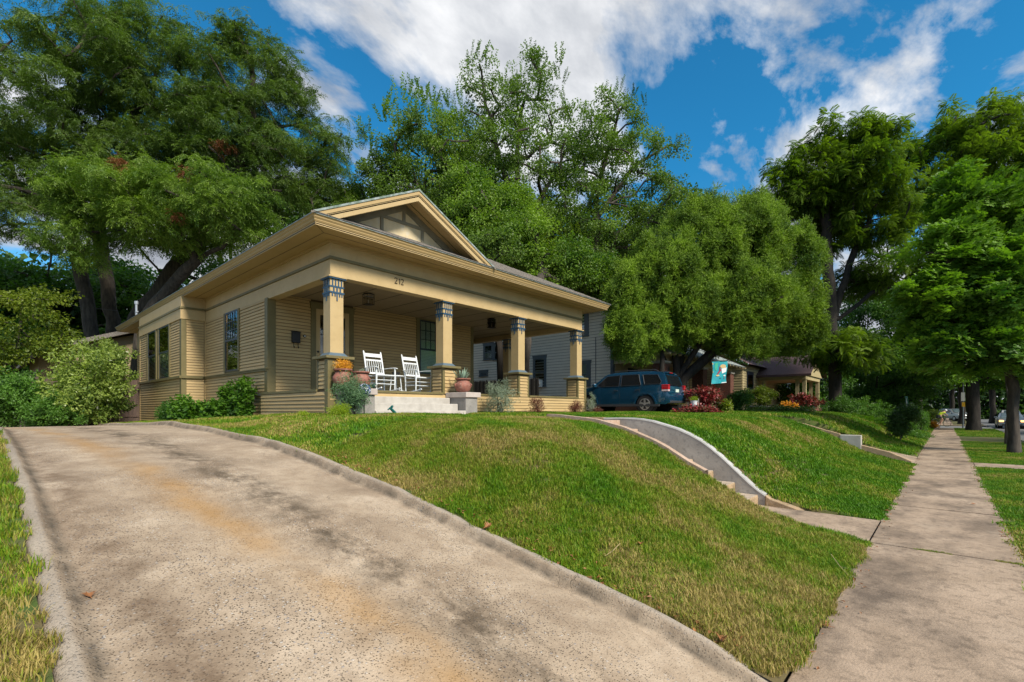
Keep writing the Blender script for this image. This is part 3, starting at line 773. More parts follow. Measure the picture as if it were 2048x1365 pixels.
gscat('grass', X, Y, zlawn(X, Y) - 0.004, T_far, 0.7, 1.1, 3, 'level lawn grass in front of the porch')
X, Y = region(-25, -9.85, D_Y1, 5.0, 130, 14, lambda X, Y: (Y > D_Y1 + .02) & (Y < np.where(X < -18.4, 4.35, 5.0)))
gscat('grass', X, Y, zlawn(X, Y) - 0.004, T_far, 0.7, 1.1, 4, 'strip of lawn grass between driveway and side wall')
X, Y = region(-9.8, -0.6, 8.44, N_Y0, 260, 15, lambda X, Y: (Y > W_Y1 + .15) & (X < -0.67 - 0.04 * np.sin(5 * Y)) & (Y < N_Y0 - .14))
gscat('grass', X, Y, zlawn(X, Y) - 0.004, T_far, 0.7, 1.2, 5, 'green lawn grass on the bank beyond the curved wall')
X, Y = region(-14, -0.6, N_Y1, 54, 60, 16, lambda X, Y: X < -0.8)
gscat('grass', X, Y, zlawn(X, Y) - 0.004, T_far, 1.2, 2.0, 6, "dark green grass on the neighbours' banks down the street")
X, Y = region(-14, -0.75, -2.6, D_Y0 + .02, 480, 17, lambda X, Y: (Y < D_Y0 - .01 + 0.03 * np.sin(8 * X) + .02 * np.sin(19 * X)) & (X * .08 > Y - 4))
gscat('grass', X, Y, zlawn(X, Y) - 0.004, T_long, 0.55, 1.05, 7, 'rough grass along the near edge of the driveway')
X, Y = region(0.58, 2.88, 3.2, 32, 190, 18, lambda X, Y: ~((Y > 17.88) & (Y < 19.25)) & (X > 0.6 + 0.03 * np.sin(6 * Y)))
gscat('grass', X, Y, 0 * X + 0.008, T_far, 0.6, 1.1, 8, 'green verge grass between sidewalk and street')
X, Y = region(0.62, 2.86, 38, 54, 70, 19, lambda X, Y: X > 0)
gscat('grass', X, Y, 0 * X + 0.008, T_far, 1.0, 1.5, 9, 'far verge grass beyond the thick tree trunk')
# ================================================================ the bungalow
XF, YS, YE = -9.96, 5.17, 14.96           # front face of the beam, side face, far end
XP, YP = -9.86, 5.07                      # outer faces of pedestals and skirt
XB = onY(536, 600, YS).x                  # porch back wall
YR = onX(945, 700, XB).y                  # its far corner
ZB0, ZB1 = 4.51, 4.84                     # beam
ZSOF = 5.25
XEND = -28.6
ZG = 1.30
house = thing('bungalow', 'tan clapboard bungalow with a columned corner porch, low gable and olive trim', 'house', (XF, YS, 1.4))

BOARD_E = 0.09
unit = MB().prism([(0, 0, .011), (0, -0.024, .011), (0, -0.005, BOARD_E), (0, 0, BOARD_E)], (1, 0, 0)).mesh('siding_board', M['siding'])
def boards(parent, axis, c, sgn, a0, a1, z0, z1, joined=False, e=BOARD_E, m=None, name='siding_board', mesh=None):
    """lap siding over a rectangle; axis 'Y': wall in plane Y=c running along X; sgn = side it faces"""
    n = int(round((z1 - z0) / e)); ee = (z1 - z0) / max(n, 1)
    out_ = MB() if joined else None
    for i in range(n):
        z = z0 + i * ee
        if joined:
            t0, t1 = 0.026 * sgn, 0.004 * sgn; zz = z + ee * .12
            if axis == 'Y': out_.prism([(a0, c, zz), (a0, c + t0, zz), (a0, c + t1, z + ee), (a0, c, z + ee)], (a1 - a0, 0, 0))
            else: out_.prism([(c, a0, zz), (c + t0, a0, zz), (c + t1, a0, z + ee), (c, a0, z + ee)], (0, a1 - a0, 0))
        else:
            o = bpy.data.objects.new(name, mesh or unit); COL.objects.link(o); o.parent = parent
            o.scale = (a1 - a0, 1, ee / BOARD_E)
            if axis == 'Y' and sgn < 0: o.location = Vector((a0, c, z)) - WL[parent]
            elif axis == 'X' and sgn > 0: o.location = Vector((c, a0, z)) - WL[parent]; o.rotation_euler = (0, 0, R(90))
            elif axis == 'Y': o.location = Vector((a1, c, z)) - WL[parent]; o.rotation_euler = (0, 0, R(180))
            else: o.location = Vector((c, a1, z)) - WL[parent]; o.rotation_euler = (0, 0, R(-90))
    if joined: return out_.build(name, m or M['siding'], parent, kind='stuff')

# --- wall bodies behind the boards
M['lapshadow'] = mat('siding_lap_shadow', (0.13, 0.09, 0.045), (0.10, 0.07, 0.035), 0.8)  # dark backing painted as the shadow line under each board
side_wall = MB().box(XEND, XB - .012, YS, YS + 0.15, 0.8, ZB1 + .4).build('side_wall', M['lapshadow'], house)
porch_wall = MB().box(XB - 0.15, XB, YS + 0.15, YR, 1.2, 5.1).build('porch_wall', M['lapshadow'], house)
inner_wall = MB().box(-18, XB, YR - 0.15, YR, 1.2, 5.1).build('inner_wall', M['siding'], house)
MB().box(XEND, -17, YR, 14.8, 0.8, 5.2).build('rear_wall', M['siding'], house)
MB().box(XEND, XEND + .15, YS + .15, YR, 0.8, 5.2).build('rear_wall', M['siding'], house)

# --- window: dark recess, blind, panes, sashes and muntins on a wall face
def window(parent, axis, c, sgn, a0, a1, z0, z1, cols=3, rows=3, trim=0.11, blind=True, sashm='navy', trimm='olive', half=0.5, sill=True, tlabel=None, tops=0.13, plain=False, slats=True):
    s = sgn
    def bx(m_, u0, u1, d0, d1, w0, w1):
        if axis == 'Y': m_.box(u0, u1, c + s * d0, c + s * d1, w0, w1)
        else: m_.box(c + s * d0, c + s * d1, u0, u1, w0, w1)
    fr = MB()
    for (u0, u1, w0, w1) in ((a0 - trim, a0, z0, z1), (a1, a1 + trim, z0, z1)): bx(fr, u0, u1, 0, 0.045, w0, w1)
    bx(fr, a0 - trim, a1 + trim, 0, 0.02, z0 - 0.02, z0)
    if tops: bx(fr, a0 - trim - .03, a1 + trim + .03, 0, 0.05, z1, z1 + tops); bx(fr, a0 - trim - .05, a1 + trim + .05, 0, 0.075, z1 + tops, z1 + tops + .03)
    w = fr.build('window', M[trimm], parent)
    if tlabel: w['label'] = tlabel
    if sill: q = MB(); bx(q, a0 - trim - .02, a1 + trim + .02, 0, 0.085, z0 - 0.045, z0); q.build('sill', M[trimm], w)
    zm = z0 + (z1 - z0) * half
    q = MB(); bx(q, a0, a1, 0.0, 0.003, z0, z1); q.build('recess', M['dark'], w)
    if blind:
        q = MB()
        if slats:
            k = int((z1 - z0 - .1) / 0.05)
            for i in range(k):
                zz = z0 + 0.05 + i * 0.05
                if axis == 'Y': q.obox((((a0 + a1) / 2), c + s * 0.012, zz), ((a1 - a0) / 2 - .05, 0, 0), (0, 0.004, 0.0), (0, s * -0.004, 0.021))
                else: q.obox((c + s * 0.012, (a0 + a1) / 2, zz), (0, (a1 - a0) / 2 - .05, 0), (0.004, 0, 0), (s * -0.004, 0, 0.021))
        else: bx(q, a0 + .05, a1 - .05, 0.006, 0.010, z0 + .05, z1 - .05)
        bx(q, a0 + .05, a1 - .05, 0.0035, 0.006, z0 + .05, z1 - .05)
        q.build('blind', M['blind'], w)
    for (b0, b1, d) in ((z0, zm + 0.02, 0.020), (zm - 0.02, z1, 0.030)):
        q = MB(); t = 0.05
        for (u0, u1, w0, w1) in ((a0, a0 + t, b0, b1), (a1 - t, a1, b0, b1), (a0 + t, a1 - t, b0, b0 + t), (a0 + t, a1 - t, b1 - t, b1)): bx(q, u0, u1, 0.004, d + 0.008, w0, w1)
        q.build('sash', M[sashm], w)
        q = MB(); bx(q, a0 + t, a1 - t, d - 0.003, d, b0 + t, b1 - t); q.build('pane', glass_mat(), w)
    if not plain:
        q = MB(); t = 0.011; b0, b1 = zm + .03, z1 - .05
        for i in range(1, cols): u = a0 + .05 + (a1 - a0 - .1) * i / cols; bx(q, u - t, u + t, 0.026, 0.042, b0, b1)
        for i in range(1, rows): z = b0 + (b1 - b0) * i / rows; bx(q, a0 + .05, a1 - .05, 0.0255, 0.0405, z - t, z + t)
        q.build('muntin', M[sashm], w)
    return w

# --- side wall (towards the driveway)
ZW = 2.66                                                # water table
XI = onY(411, 640, YS).x                                 # inner corner of the bay
wL, wR = onY(452.5, 700, YS).x, onY(478, 700, YS).x
wz0, wz1 = onY(478, 741, YS).z, 4.52
XC = XB - 0.16
XPO = onY(531, 700, YS).x
boards(side_wall, 'Y', YS, -1, XPO, -0.0 + XPO, ZW, ZB0) if False else None
boards(side_wall, 'Y', YS, -1, wR + 0.11, XPO, ZW, ZB0)
boards(side_wall, 'Y', YS, -1, XI, wL - 0.11, ZW, ZB0)
boards(side_wall, 'Y', YS, -1, XI, XPO, 1.13, ZW - 0.08)
window(house, 'Y', YS, -1, wL, wR, wz0, ZB0, cols=5, rows=3, tops=0, sill=False, half=0.52, slats=False)
boards(side_wall, 'Y', YS, -1, XEND, -24.35, 1.0, 4.4, joined=True)
# corner boards, water table
MB().box(XPO, XB + .03, YS - 0.028, YS + .19, 2.0, ZB0).build('corner_board', M['olive'], house, bevel=0.004)
MB().box(XPO, XB, YS - 0.028, YS, 1.2, 2.0).build('corner_board', M['olive'], house)
MB().box(XI, XPO + .2, YS - 0.06, YS, ZW - 0.08, ZW - 0.03).box(XI, XPO + 0.24, YS - 0.085, YS, ZW - .03, ZW).build('water_table', M['olive'], house)
MB().box(XI - .02, XI + .05, YS - 0.035, YS, 1.1, ZB0).build('corner_board', M['siding'], house)
# --- bay
YBAY = onX(364, 640, XI).y
XBL = onY(281, 700, YBAY).x
bay = MB().box(XBL, XI, YBAY, YS, 0.85, ZSOF - .02).build('bay_wall', M['lapshadow'], house)
w1 = (onY(339.5, 700, YBAY).x, onY(320, 700, YBAY).x); w2 = (onY(313, 700, YBAY).x, onY(298, 700, YBAY).x)
zt1, zb1 = 4.50, ZW
tr = 0.16
boards(bay, 'Y', YBAY, -1, w1[0] + tr, XI - 0.0, ZW, ZB0)
boards(bay, 'Y', YBAY, -1, XBL, w2[1] - tr, ZW, ZB0)
boards(bay, 'Y', YBAY, -1, XBL, XI, 0.95, ZW - .08)
boards(bay, 'X', XI, 1, YBAY + .1, YS - .05, ZW, ZB0)
boards(bay, 'X', XI, 1, YBAY + .1, YS - .05, 1.12, ZW - .08)
for (lo, hi_) in ((w1[1], w1[0]), (w2[1], w2[0])):
    window(house, 'Y', YBAY, -1, lo, hi_, ZW, ZB0, cols=1, rows=1, tops=0, sill=False, plain=True, trim=tr)
MB().box(XI - 0.17, XI + 0.028, YBAY - 0.028, YBAY + 0.12, 1.0, ZB0).build('corner_board', M['olive'], house, bevel=0.004)
MB().box(XBL - 0.02, XBL + 0.06, YBAY - 0.028, YBAY, 0.9, ZB0).build('corner_board', M['siding'], house)
MB().box(XBL - .05, XI + .05, YBAY - 0.085, YBAY, ZW - .08, ZW).box(XI, XI + .085, YBAY - .02, YS - .09, ZW - .08, ZW).build('water_table', M['olive'], house)
MB().box(XBL - .02, XI + .035, YBAY - 0.05, YBAY, ZB0, ZB1).box(XI, XI + .05, YBAY - .02, YS - .01, ZB0, ZB1).build('bay_beam', M['tan'], house)
MB().box(XBL - .04, XI + .075, YBAY - 0.075, YBAY, ZB1, ZB1 + .065).box(XI, XI + .075, YBAY, YS - .04, ZB1, ZB1 + .065).build('band', M['olive'], house)
MB().box(XBL - .02, XI + .04, YBAY - 0.04, YBAY, ZB1 + .065, ZSOF).box(XI, XI + .04, YBAY, YS - .01, ZB1 + .065, ZSOF).build('frieze', M['tan'], house)

# --- porch back wall: mailbox panel, door, window
dl, dr = onX(621, 700, XB).y, onX(706, 700, XB).y
pwl, pwr = onX(832, 700, XB).y, onX(876, 700, XB).y
ZF = 2.0
boards(porch_wall, 'X', XB, 1, YS + .19, dl, ZF, 4.70)
boards(porch_wall, 'X', XB, 1, dr, pwl, ZF, 4.70)
zpw0, zpw1 = onX(840, 748, XB).z, onX(840, 640, XB).z
boards(porch_wall, 'X', XB, 1, pwl, pwr + .25, ZF, zpw0 - .05)
boards(porch_wall, 'X', XB, 1, pwr + .25, YR - .1, ZF, 4.70)
boards(porch_wall, 'X', XB, 1, pwl, pwr + .25, zpw1 + .17, 4.70)
MB().box(XB, XB + .03, YR - .11, YR + .03, ZF, 4.7).box(XB - .14, XB, YR, YR + .03, ZF, 4.7).build('corner_board', M['olive'], house)
window(house, 'X', XB, 1, pwl + .13, pwr + .12, zpw0, zpw1, cols=4, rows=3, half=0.46, trim=.13, tops=.13)
# door
dr_ = thing('front_door', None, None, (XB, (dl + dr) / 2, ZF)); dr_.parent = house; dr_.location = Vector((XB, (dl + dr) / 2, ZF)) - WL[house]
del_ = bpy.data.objects
bpy.data.objects.remove(dr_)
ztop = onX(625, 607, XB).z
fr = MB().box(XB, XB + .05, dl, dl + .14, ZF, ztop - .12).box(XB, XB + .05, dr - .14, dr, ZF, ztop - .12).box(XB, XB + .055, dl - .02, dr + .02, ztop - .14, ztop).box(XB, XB + .08, dl - .04, dr + .04, ztop, ztop + .03)
door = fr.build('front_door', M['olive'], house)
a0, a1 = dl + .14, dr - .14
b = MB(); zt = ztop - .14
gz0, gz1 = ZF + 1.15, zt - .16
b.box(XB + .002, XB + .03, a0, a0 + .13, ZF + .02, zt).box(XB + .002, XB + .03, a1 - .13, a1, ZF + .02, zt).box(XB + .002, XB + .03, a0 + .13, a1 - .13, ZF + .02, gz0).box(XB + .002, XB + .03, a0 + .13, a1 - .13, gz1, zt)
b.box(XB + .002, XB + .06, a0 + .1, a1 - .1, gz0 - .05, gz0)
b.build('door_leaf', M['tan'], door)
MB().box(XB + .003, XB + .006, a0 + .13, a1 - .13, gz0, gz1).build('recess', M['dark'], door)
MB().box(XB + .018, XB + .021, a0 + .13, a1 - .13, gz0, gz1).build('pane', glass_mat(), door)
q = MB()
for i in (1, 2): y = a0 + .13 + (a1 - a0 - .26) * i / 3; q.box(XB + .021, XB + .03, y - .012, y + .012, gz0, gz1)
q.box(XB + .0205, XB + .029, a0 + .13, a1 - .13, (gz0 + gz1) / 2 - .012, (gz0 + gz1) / 2 + .012)
q.build('muntin', M['navy'], door)
MB().box(XB + .002, XB + .035, a1 - 0.35, a1 - 0.02, ZF + .05, zt - .03).build('screen_stile', M['conc_white'], door) if False else None
hx = XB + .03
MB().tube([(hx, a0 + .06, 3.02), (hx + .05, a0 + .06, 3.0), (hx + .055, a0 + .06, 2.92), (hx + .05, a0 + .06, 2.82), (hx, a0 + .06, 2.78)], 0.012, 6).box(hx, hx + .01, a0 + .035, a0 + .085, 2.76, 3.08).lathe([(0.03, 0), (0.03, .03), (0.012, .04)], (hx, a0 + .06, 3.2), 10, 'X').build('handle', M['black'], door)

# --- porch floor, ceiling, ledge, skirt
M['floor'] = mat('porch_floor_paint', (0.16, 0.15, 0.13), (0.12, 0.115, 0.10), 0.5, 3)
MB().box(-16.6, XP - 0.02, YP + .02, YR if False else YE + .08, 1.93, ZF).build('porch_floor', M['floor'], house)
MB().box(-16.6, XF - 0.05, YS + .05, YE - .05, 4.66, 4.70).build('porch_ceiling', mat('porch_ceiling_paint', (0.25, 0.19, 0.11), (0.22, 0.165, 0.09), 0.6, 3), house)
for k in range(12):
    y = YS + .9 + k * .8
    if y < YE - .1: MB().box(-16.5, XF - .26, y - .004, y + .004, 4.654, 4.661).build('ceiling_joint', M['dark'], house)
skirt = MB().box(XP - .1, XP - .0, YP, YE + .08, 1.1, 1.94).box(XPO, XP - .1, YP, YP + .1, 1.1, 1.94).box(-16.6, XP - .1, YE - .02, YE + .08, 1.1, 1.94).build('porch_skirt', M['lapshadow'], house)
PED = [(5.07, 5.57), (8.25, 8.75), (11.29, 11.79), (14.53, 15.03)]
ST0, ST1 = 5.72, 8.32                                     # steps between the two blocks
ledge = MB()
ledge.box(XP - .06, XP + .03, PED[0][1], PED[1][0], 1.95, ZF + .006)
for i in (1, 2): ledge.box(XP - .06, XP + .03, PED[i][1], PED[i + 1][0], 1.95, ZF + .006)
ledge.box(XPO, XP - .5, YP - .03, YP + .06, 1.95, ZF + .006)
ledge.build('porch_ledge', M['olive'], house)
boards(skirt, 'X', XP, 1, PED[1][1] + .06, YE - .0, 1.32, 1.94)
boards(skirt, 'X', XP, 1, 5.1, 8.9, 1.76, 1.94)
boards(skirt, 'Y', YP, -1, XPO, XP - .12, 1.24, 1.94)
MB().box(XPO - .03, XPO, YP, YP + .1, 1.1, 1.94).build('corner_board', M['siding'], house)
MB().box(XP - .13, XP + .02, YP - .02, YP + .13, 1.25, 2.72 - .06).build('corner_board', M['olive'], house, bevel=0.004)
MB().box(XP - .08, XP + .02, YE - .02, YE + .1, 1.25, 2.66).build('corner_board', M['olive'], house, bevel=0.004)

# --- columns on sided pedestals, blue chequer capitals
def column(y0, x1, first=False, last=False, lab=None):
    """y0: near edge of pedestal, x1: its street face"""
    xc, yc = x1 - .25, y0 + .25
    c = MB()
    s = 0.155
    c.box(xc - s, xc + s, yc - s, yc + s, 2.79, 4.42)
    sh = c.build('column', M['tan'], house, bevel=0.006)
    if lab: sh['label'] = lab
    pd = MB().box(xc - .235, xc + .235, yc - .235, yc + .235, 1.95, 2.66)
    pd.build('pedestal', M['lapshadow'], sh)
    for (sy, sx) in ((-1, 1), (1, 1), (-1, -1)):
        if first and (sy, sx) == (-1, 1): continue
        MB().box(xc + sx * .25 - (.07 if sx > 0 else 0), xc + sx * .25 + (0 if sx > 0 else .07), yc + sy * .25 - (0.07 if sy > 0 else 0), yc + sy * .25 + (0 if sy > 0 else .07), 1.98 if sy < 0 else 1.95, 2.66).build('corner_board', M['olive'], sh)
    boards(sh, 'X', xc + .235, 1, yc - .18, yc + .18, 1.95, 2.62)
    boards(sh, 'Y', yc - .235, -1, xc - .18, xc + .18, 2.0, 2.62)
    MB().box(xc - .33, xc + .33, yc - .33, yc + .33, 2.66, 2.72).build('pedestal_cap', M['olive'], sh, bevel=0.006)
    b_ = MB(); a, t = .235, .165
    vs = [(xc + i * a, yc + j * a, 2.721) for j in (-1, 1) for i in (-1, 1)] + [(xc + i * t, yc + j * t, 2.80) for j in (-1, 1) for i in (-1, 1)]
    b_.add(vs, [(0, 2, 3, 1), (4, 5, 7, 6), (0, 1, 5, 4), (2, 6, 7, 3), (0, 4, 6, 2), (1, 3, 7, 5)]).build('base_moulding', mat('slate_blue_paint', (0.10, 0.15, 0.19), (0.085, 0.125, 0.16), 0.5), sh)
    cp = MB(); z = 4.42
    cp.box(xc - .20, xc + .20, yc - .20, yc + .20, z, z + .03)
    h = s + .012
    cp.box(xc - h, xc + h, yc - h, yc + h, z - .185, z - .152)
    cp.box(xc - h - .004, xc + h + .004, yc - h - .004, yc + h + .004, z - .315, z - .28)
    d = .015
    def strip(u, w, zz0, zz1):
        for face in range(4):
            if face == 0: cp.box(xc + s - .002, xc + s + d, yc + u - w, yc + u + w, zz0, zz1)
            if face == 1: cp.box(xc + u - w, xc + u + w, yc - s - d, yc - s + .002, zz0, zz1)
            if face == 2: cp.box(xc - s - d, xc - s + .002, yc + u - w, yc + u + w, zz0, zz1)
            if face == 3: cp.box(xc + u - w, xc + u + w, yc + s - .002, yc + s + d, zz0, zz1)
    for u in (-.105, -.035, .035, .105): strip(u, .013, z - .153, z + .001)
    for u in (-.075, 0.0, .075): strip(u, .015, z - .281, z - .184)
    for u, L in ((-.11, .085), (-.045, .085), (.0, .165), (.06, .085), (.115, .085)): strip(u, .013, z - .314 - L * (1.0 if u == 0 else .8), z - .314)
    cp.build('capital', M['blue'], sh)
    MB().box(xc - .215, xc + .215, yc - .215, yc + .215, z + .03, z + .06).build('capital_block', M['tan'], sh)
    return sh
column(PED[0][0], XP, first=True, lab='square column on the near corner pedestal')
column(PED[1][0], XP); column(PED[2][0], XP); column(PED[3][0], XP, last=True)
column(PED[3][0], onY(1016, 700, 14.6).x + .1, lab='shaded square column at the back of the porch')
XC2 = -16.35
# --- beams, bands, frieze, mouldings
bm_ = MB().box(XF - .25, XF, YS, YE, ZB0 - .03, ZB1).box(-16.6, XF - .25, YE - .25, YE, ZB0 - .03, ZB1)
bm_.build('porch_beam', M['tan'], house, bevel=0.005)
MB().box(XI + .03, XF - .25, YS - .001, YS + .25, ZB0 - .03, ZB1).build('side_beam', M['tan'], house, bevel=0.005)
MB().box(XEND, XBL - .03, YS - .03, YS, 4.42, ZSOF).build('side_beam', M['tan'], house)
bd = MB().box(XF - .1, XF + .035, YS - .035, YE + .035, ZB1, ZB1 + .065).box(XI + .08, XF - .1, YS - .035, YS + .1, ZB1, ZB1 + .065).box(-16.6, XF - .1, YE - .1, YE + .035, ZB1, ZB1 + .065)
bd.build('band', M['olive'], house, bevel=0.006)
MB().box(XF - .2, XF + .008, YS - .008, YE + .008, ZB1 + .065, ZSOF).box(XI + .04, XF - .2, YS - .008, YS + .2, ZB1 + .065, ZSOF).box(-16.6, XF - .2, YE - .2, YE + .008, ZB1 + .065, ZSOF).build('frieze', M['tan'], house)
MB().box(XF, XF + .045, YS - .045, YE + .045, ZSOF - .06, ZSOF).box(XI + .05, XF, YS - .045, YS, ZSOF - .06, ZSOF).build('bed_moulding', M['soffit'], house)
# --- soffit with a joint, fascia, gutter edge
OV = .66
e0, eY0, eY1 = XF + OV, YS - OV, YE + OV + .02
s_ = MB().box(XF - .1, e0, eY0, eY1, ZSOF, ZSOF + .02).box(XEND - .6, XF - .1, eY0, YS + .1, ZSOF, ZSOF + .02).box(-17, XF - .1, YE - .1, eY1, ZSOF, ZSOF + .02)
s_.build('soffit', M['soffit'], house)
jt = MB(); j = .30
jt.box(XF + j, XF + j + .012, YS - j, eY1 - j, ZSOF - .004, ZSOF + .001).box(XEND, XF + j, YS - j - .012, YS - j, ZSOF - .004, ZSOF + .001)
jt.bar((XF + j, YS - j, ZSOF - .001), (e0, eY0, ZSOF - .001), .01, .006).build('soffit_joint', mat('joint_shadow_gap', (0.10, 0.07, 0.04)), house)
def eave_profile(name, m, prof):
    """profile (outward, z) swept along far end - front - side eave"""
    b = MB(); n = len(prof)
    path = [((-17, eY1), (0, 1)), ((e0, eY1), (1, 1)), ((e0, eY0), (1, -1)), ((XEND - .6, eY0), (0, -1))]
    vs = []
    for (x, y), (dx, dy2) in path:
        for o, z in prof: vs.append((x + dx * o, y + dy2 * o, z))
    fs = []
    for i in range(len(path) - 1):
        for k in range(n): a, c = i * n + k, i * n + (k + 1) % n; fs.append((a, c, c + n, a + n))
    fs.append(tuple(range(n))); fs.append(tuple(range((len(path) - 1) * n, len(path) * n)))
    b.add(vs, fs); return b.build(name, m, house)
eave_profile('fascia', M['tan'], [(-.02, 5.235), (0.0, 5.235), (0.0, 5.295), (-.02, 5.295)])
eave_profile('crown_moulding', M['soffit'], [(-.03, 5.295), (0.012, 5.296), (0.03, 5.325), (0.032, 5.34), (0.06, 5.375), (0.062, 5.39), (0.085, 5.42), (-.03, 5.42)])
eave_profile('drip_edge', M['drip'], [(-.03, 5.42), (0.095, 5.42), (0.095, 5.438), (-.03, 5.438)])
# --- roof
g0 = e0 + .10; gy0, gy1 = eY0 - .10, eY1 + .10; Z0 = 5.44; P_ = 0.5
ymid = (gy0 + gy1) / 2; hw = (gy1 - gy0) / 2; zr = Z0 + hw * P_
xr0, xr1 = g0 - hw, XEND - .7 + hw
xe = XEND - .7
GY, GH = gy0 + 2.56, 2.56 * P_                            # gable: ridge position, rise
roof = MB().poly([(g0, gy0, Z0), (g0, gy1, Z0), (xr0, ymid, zr)]).poly([(g0, gy0, Z0), (xr0, ymid, zr), (xr1, ymid, zr), (xe, gy0, Z0)]) \
    .poly([(g0, gy1, Z0), (xe, gy1, Z0), (xr1, ymid, zr), (xr0, ymid, zr)]).poly([(xe, gy0, Z0), (xr1, ymid, zr), (xe, gy1, Z0)]).build('roof', M['shingle'], house)
# shingle courses on the front slope
cs = MB(); n = 46
for i in range(n):
    t0 = i * .14; x0, x1 = g0 - t0, g0 - t0 - .15
    ya, yb = gy0 + t0 + .01, gy1 - t0 - .01
    k = ya; random.seed(i)
    while k < yb:
        w_ = random.uniform(.28, .34); kk = min(k + w_, yb)
        z0_, z1_ = Z0 + (g0 - x0) * P_, Z0 + (g0 - x1) * P_
        o = random.uniform(.006, .014)
        if i < 24: cs.add([(x0 + .01, k, z0_ + .002), (x0 + .01, kk - .006, z0_ + .002), (x0 + .01, kk - .006, z0_ + .006 + o), (x0 + .01, k, z0_ + .006 + o), (x1, kk - .006, z1_ + .004), (x1, k, z1_ + .004)], [(0, 1, 2, 3), (3, 2, 4, 5)])
        k = kk
cs.build('shingles', M['shingle'], roof, kind='stuff', fixn=False)
# gable over the steps
gx = g0 + .02
gb = thing('porch_gable', None, None, (gx, GY, Z0)); bpy.data.objects.remove(gb)
zt_ = Z0 + GH
xi_ = g0 - GH / P_
th_ = .03
gable = MB()
for sy in (-1, 1):
    yf = GY + sy * 2.60; zf = zt_ - 2.60 * P_
    gable.add([(gx, GY, zt_ + .012), (gx, yf, zf + .012), (xi_ - .02, GY, zt_ + .012), (g0 - .03, yf, zf + .012), (gx, GY, zt_ - th_), (gx, yf, zf - th_)], [(0, 1, 3, 2), (0, 4, 5, 1)])
gab = gable.build('gable', M['shingle'], house, fixn=False)
def rake(name, m, x0, x1, top, bot, rcut=None):
    """pair of rake boards between two depths below the roof line, cut off level where they land on the eave"""
    b = MB(); zc = Z0 + .014
    for sy in (-1, 1):
        f = lambda z, off: GY + sy * (zt_ - off - z) / P_
        b.prism([(x0, GY, zt_ - top), (x0, f(zc, top), zc), (x0, f(zc, bot), zc), (x0, GY, zt_ - bot)], (x1 - x0, 0, 0))
    return b.build(name, m, gab)
rake('drip_edge', M['drip'], gx - .10, gx + .006, -.014, .03, 2.60)
rake('rake_crown', M['soffit'], gx - .10, gx - .012, .03, .115, 2.42)
rake('rake_board', M['tan'], gx - .12, gx - .03, .115, .26, 2.26)
rake('rake_soffit', M['soffit'], gx - .62, gx - .03, .14, .165, 2.34)
rake('rake_lookout', M['olive'], gx - .45, gx - .43, .165, .18, 2.2)
# gable wall and its timbers
xg = gx - .62
zfb = Z0 + (g0 - xg) * P_ + .01
f_ = lambda y: zt_ - .165 - abs(y - GY) * P_
yh = (zt_ - .165 - zfb) / P_
MB().prism([(xg, GY - yh, zfb - .02), (xg, GY + yh, zfb - .02), (xg, GY, zt_ - .165)], (-.05, 0, 0)).build('gable_wall', mat('gable_panel_paint', (0.68, 0.57, 0.37), (0.58, 0.48, 0.30), 0.7, 5, spk=((0.62, 0.58, 0.5), 6, 0.5)), gab)
tb = MB(); W = .075
for sy in (-1, 1):
    tb.prism([(xg + .001, GY, zt_ - .165), (xg + .001, GY + sy * yh, zfb), (xg + .001, GY + sy * (yh - .38), zfb), (xg + .001, GY, zt_ - .165 - .17)], (.035, 0, 0))
zh = zfb + (zt_ - .165 - zfb) * .42
yy = (zt_ - .165 - zh) / P_
tb.box(xg, xg + .03, GY - yy + .2, GY + yy - .2, zh - W / 2, zh + W / 2)
tb.box(xg, xg + .028, GY - W / 2, GY + W / 2, zh + W / 2, zt_ - .3)
for y in (GY - .62, GY + .55): tb.box(xg, xg + .028, y - W / 2, y + W / 2, zfb, zh - W / 2)
tb.build('gable_timber', mat('brightened_olive_paint', (0.24, 0.22, 0.16), (0.18, 0.165, 0.115), 0.7, 4), gab)  # olive trim lightened in colour to lift the shaded gable
# vent mast over the rear of the roof
MB().tube([(-26.5, 4.75, 5.3), (-26.5, 4.75, 6.2)], .045, 10).tube([(-26.5, 4.75, 6.2), (-26.5, 4.75, 6.33)], .075, 10).box(-26.6, -26.4, 4.7, 4.8, 5.85, 5.89).build('service_mast', M['alloy'], house)
# --- concrete steps and their blocks
def steps():
    for k, (x, z) in enumerate(((-9.03, 1.53), (-9.34, 1.70), (-9.65, 1.86))):
        MB().box(XP - .01, x, ST0, ST1, 1.2, z).build('porch_step', M['conc_white'], house, bevel=0.018)
    for (a, c, lb) in ((ST0 - .50, ST0 + .0, None), (ST1, ST1 + .48, None)):
        bk = MB().box(XP + .005, -9.08, a + .03, c - .0 if a < 6 else c - .04, 1.2, 1.87).build('step_block', M['conc_grey'], house, bevel=0.008)
        MB().box(XP + .022, -9.03, a - .0, c + .04, 1.868, 2.0).build('block_cap', mat('block_cap_concrete', (0.52, 0.46, 0.42), (0.42, 0.365, 0.335), 0.85, 4, bump=0.25), bk, bevel=0.012)
steps()
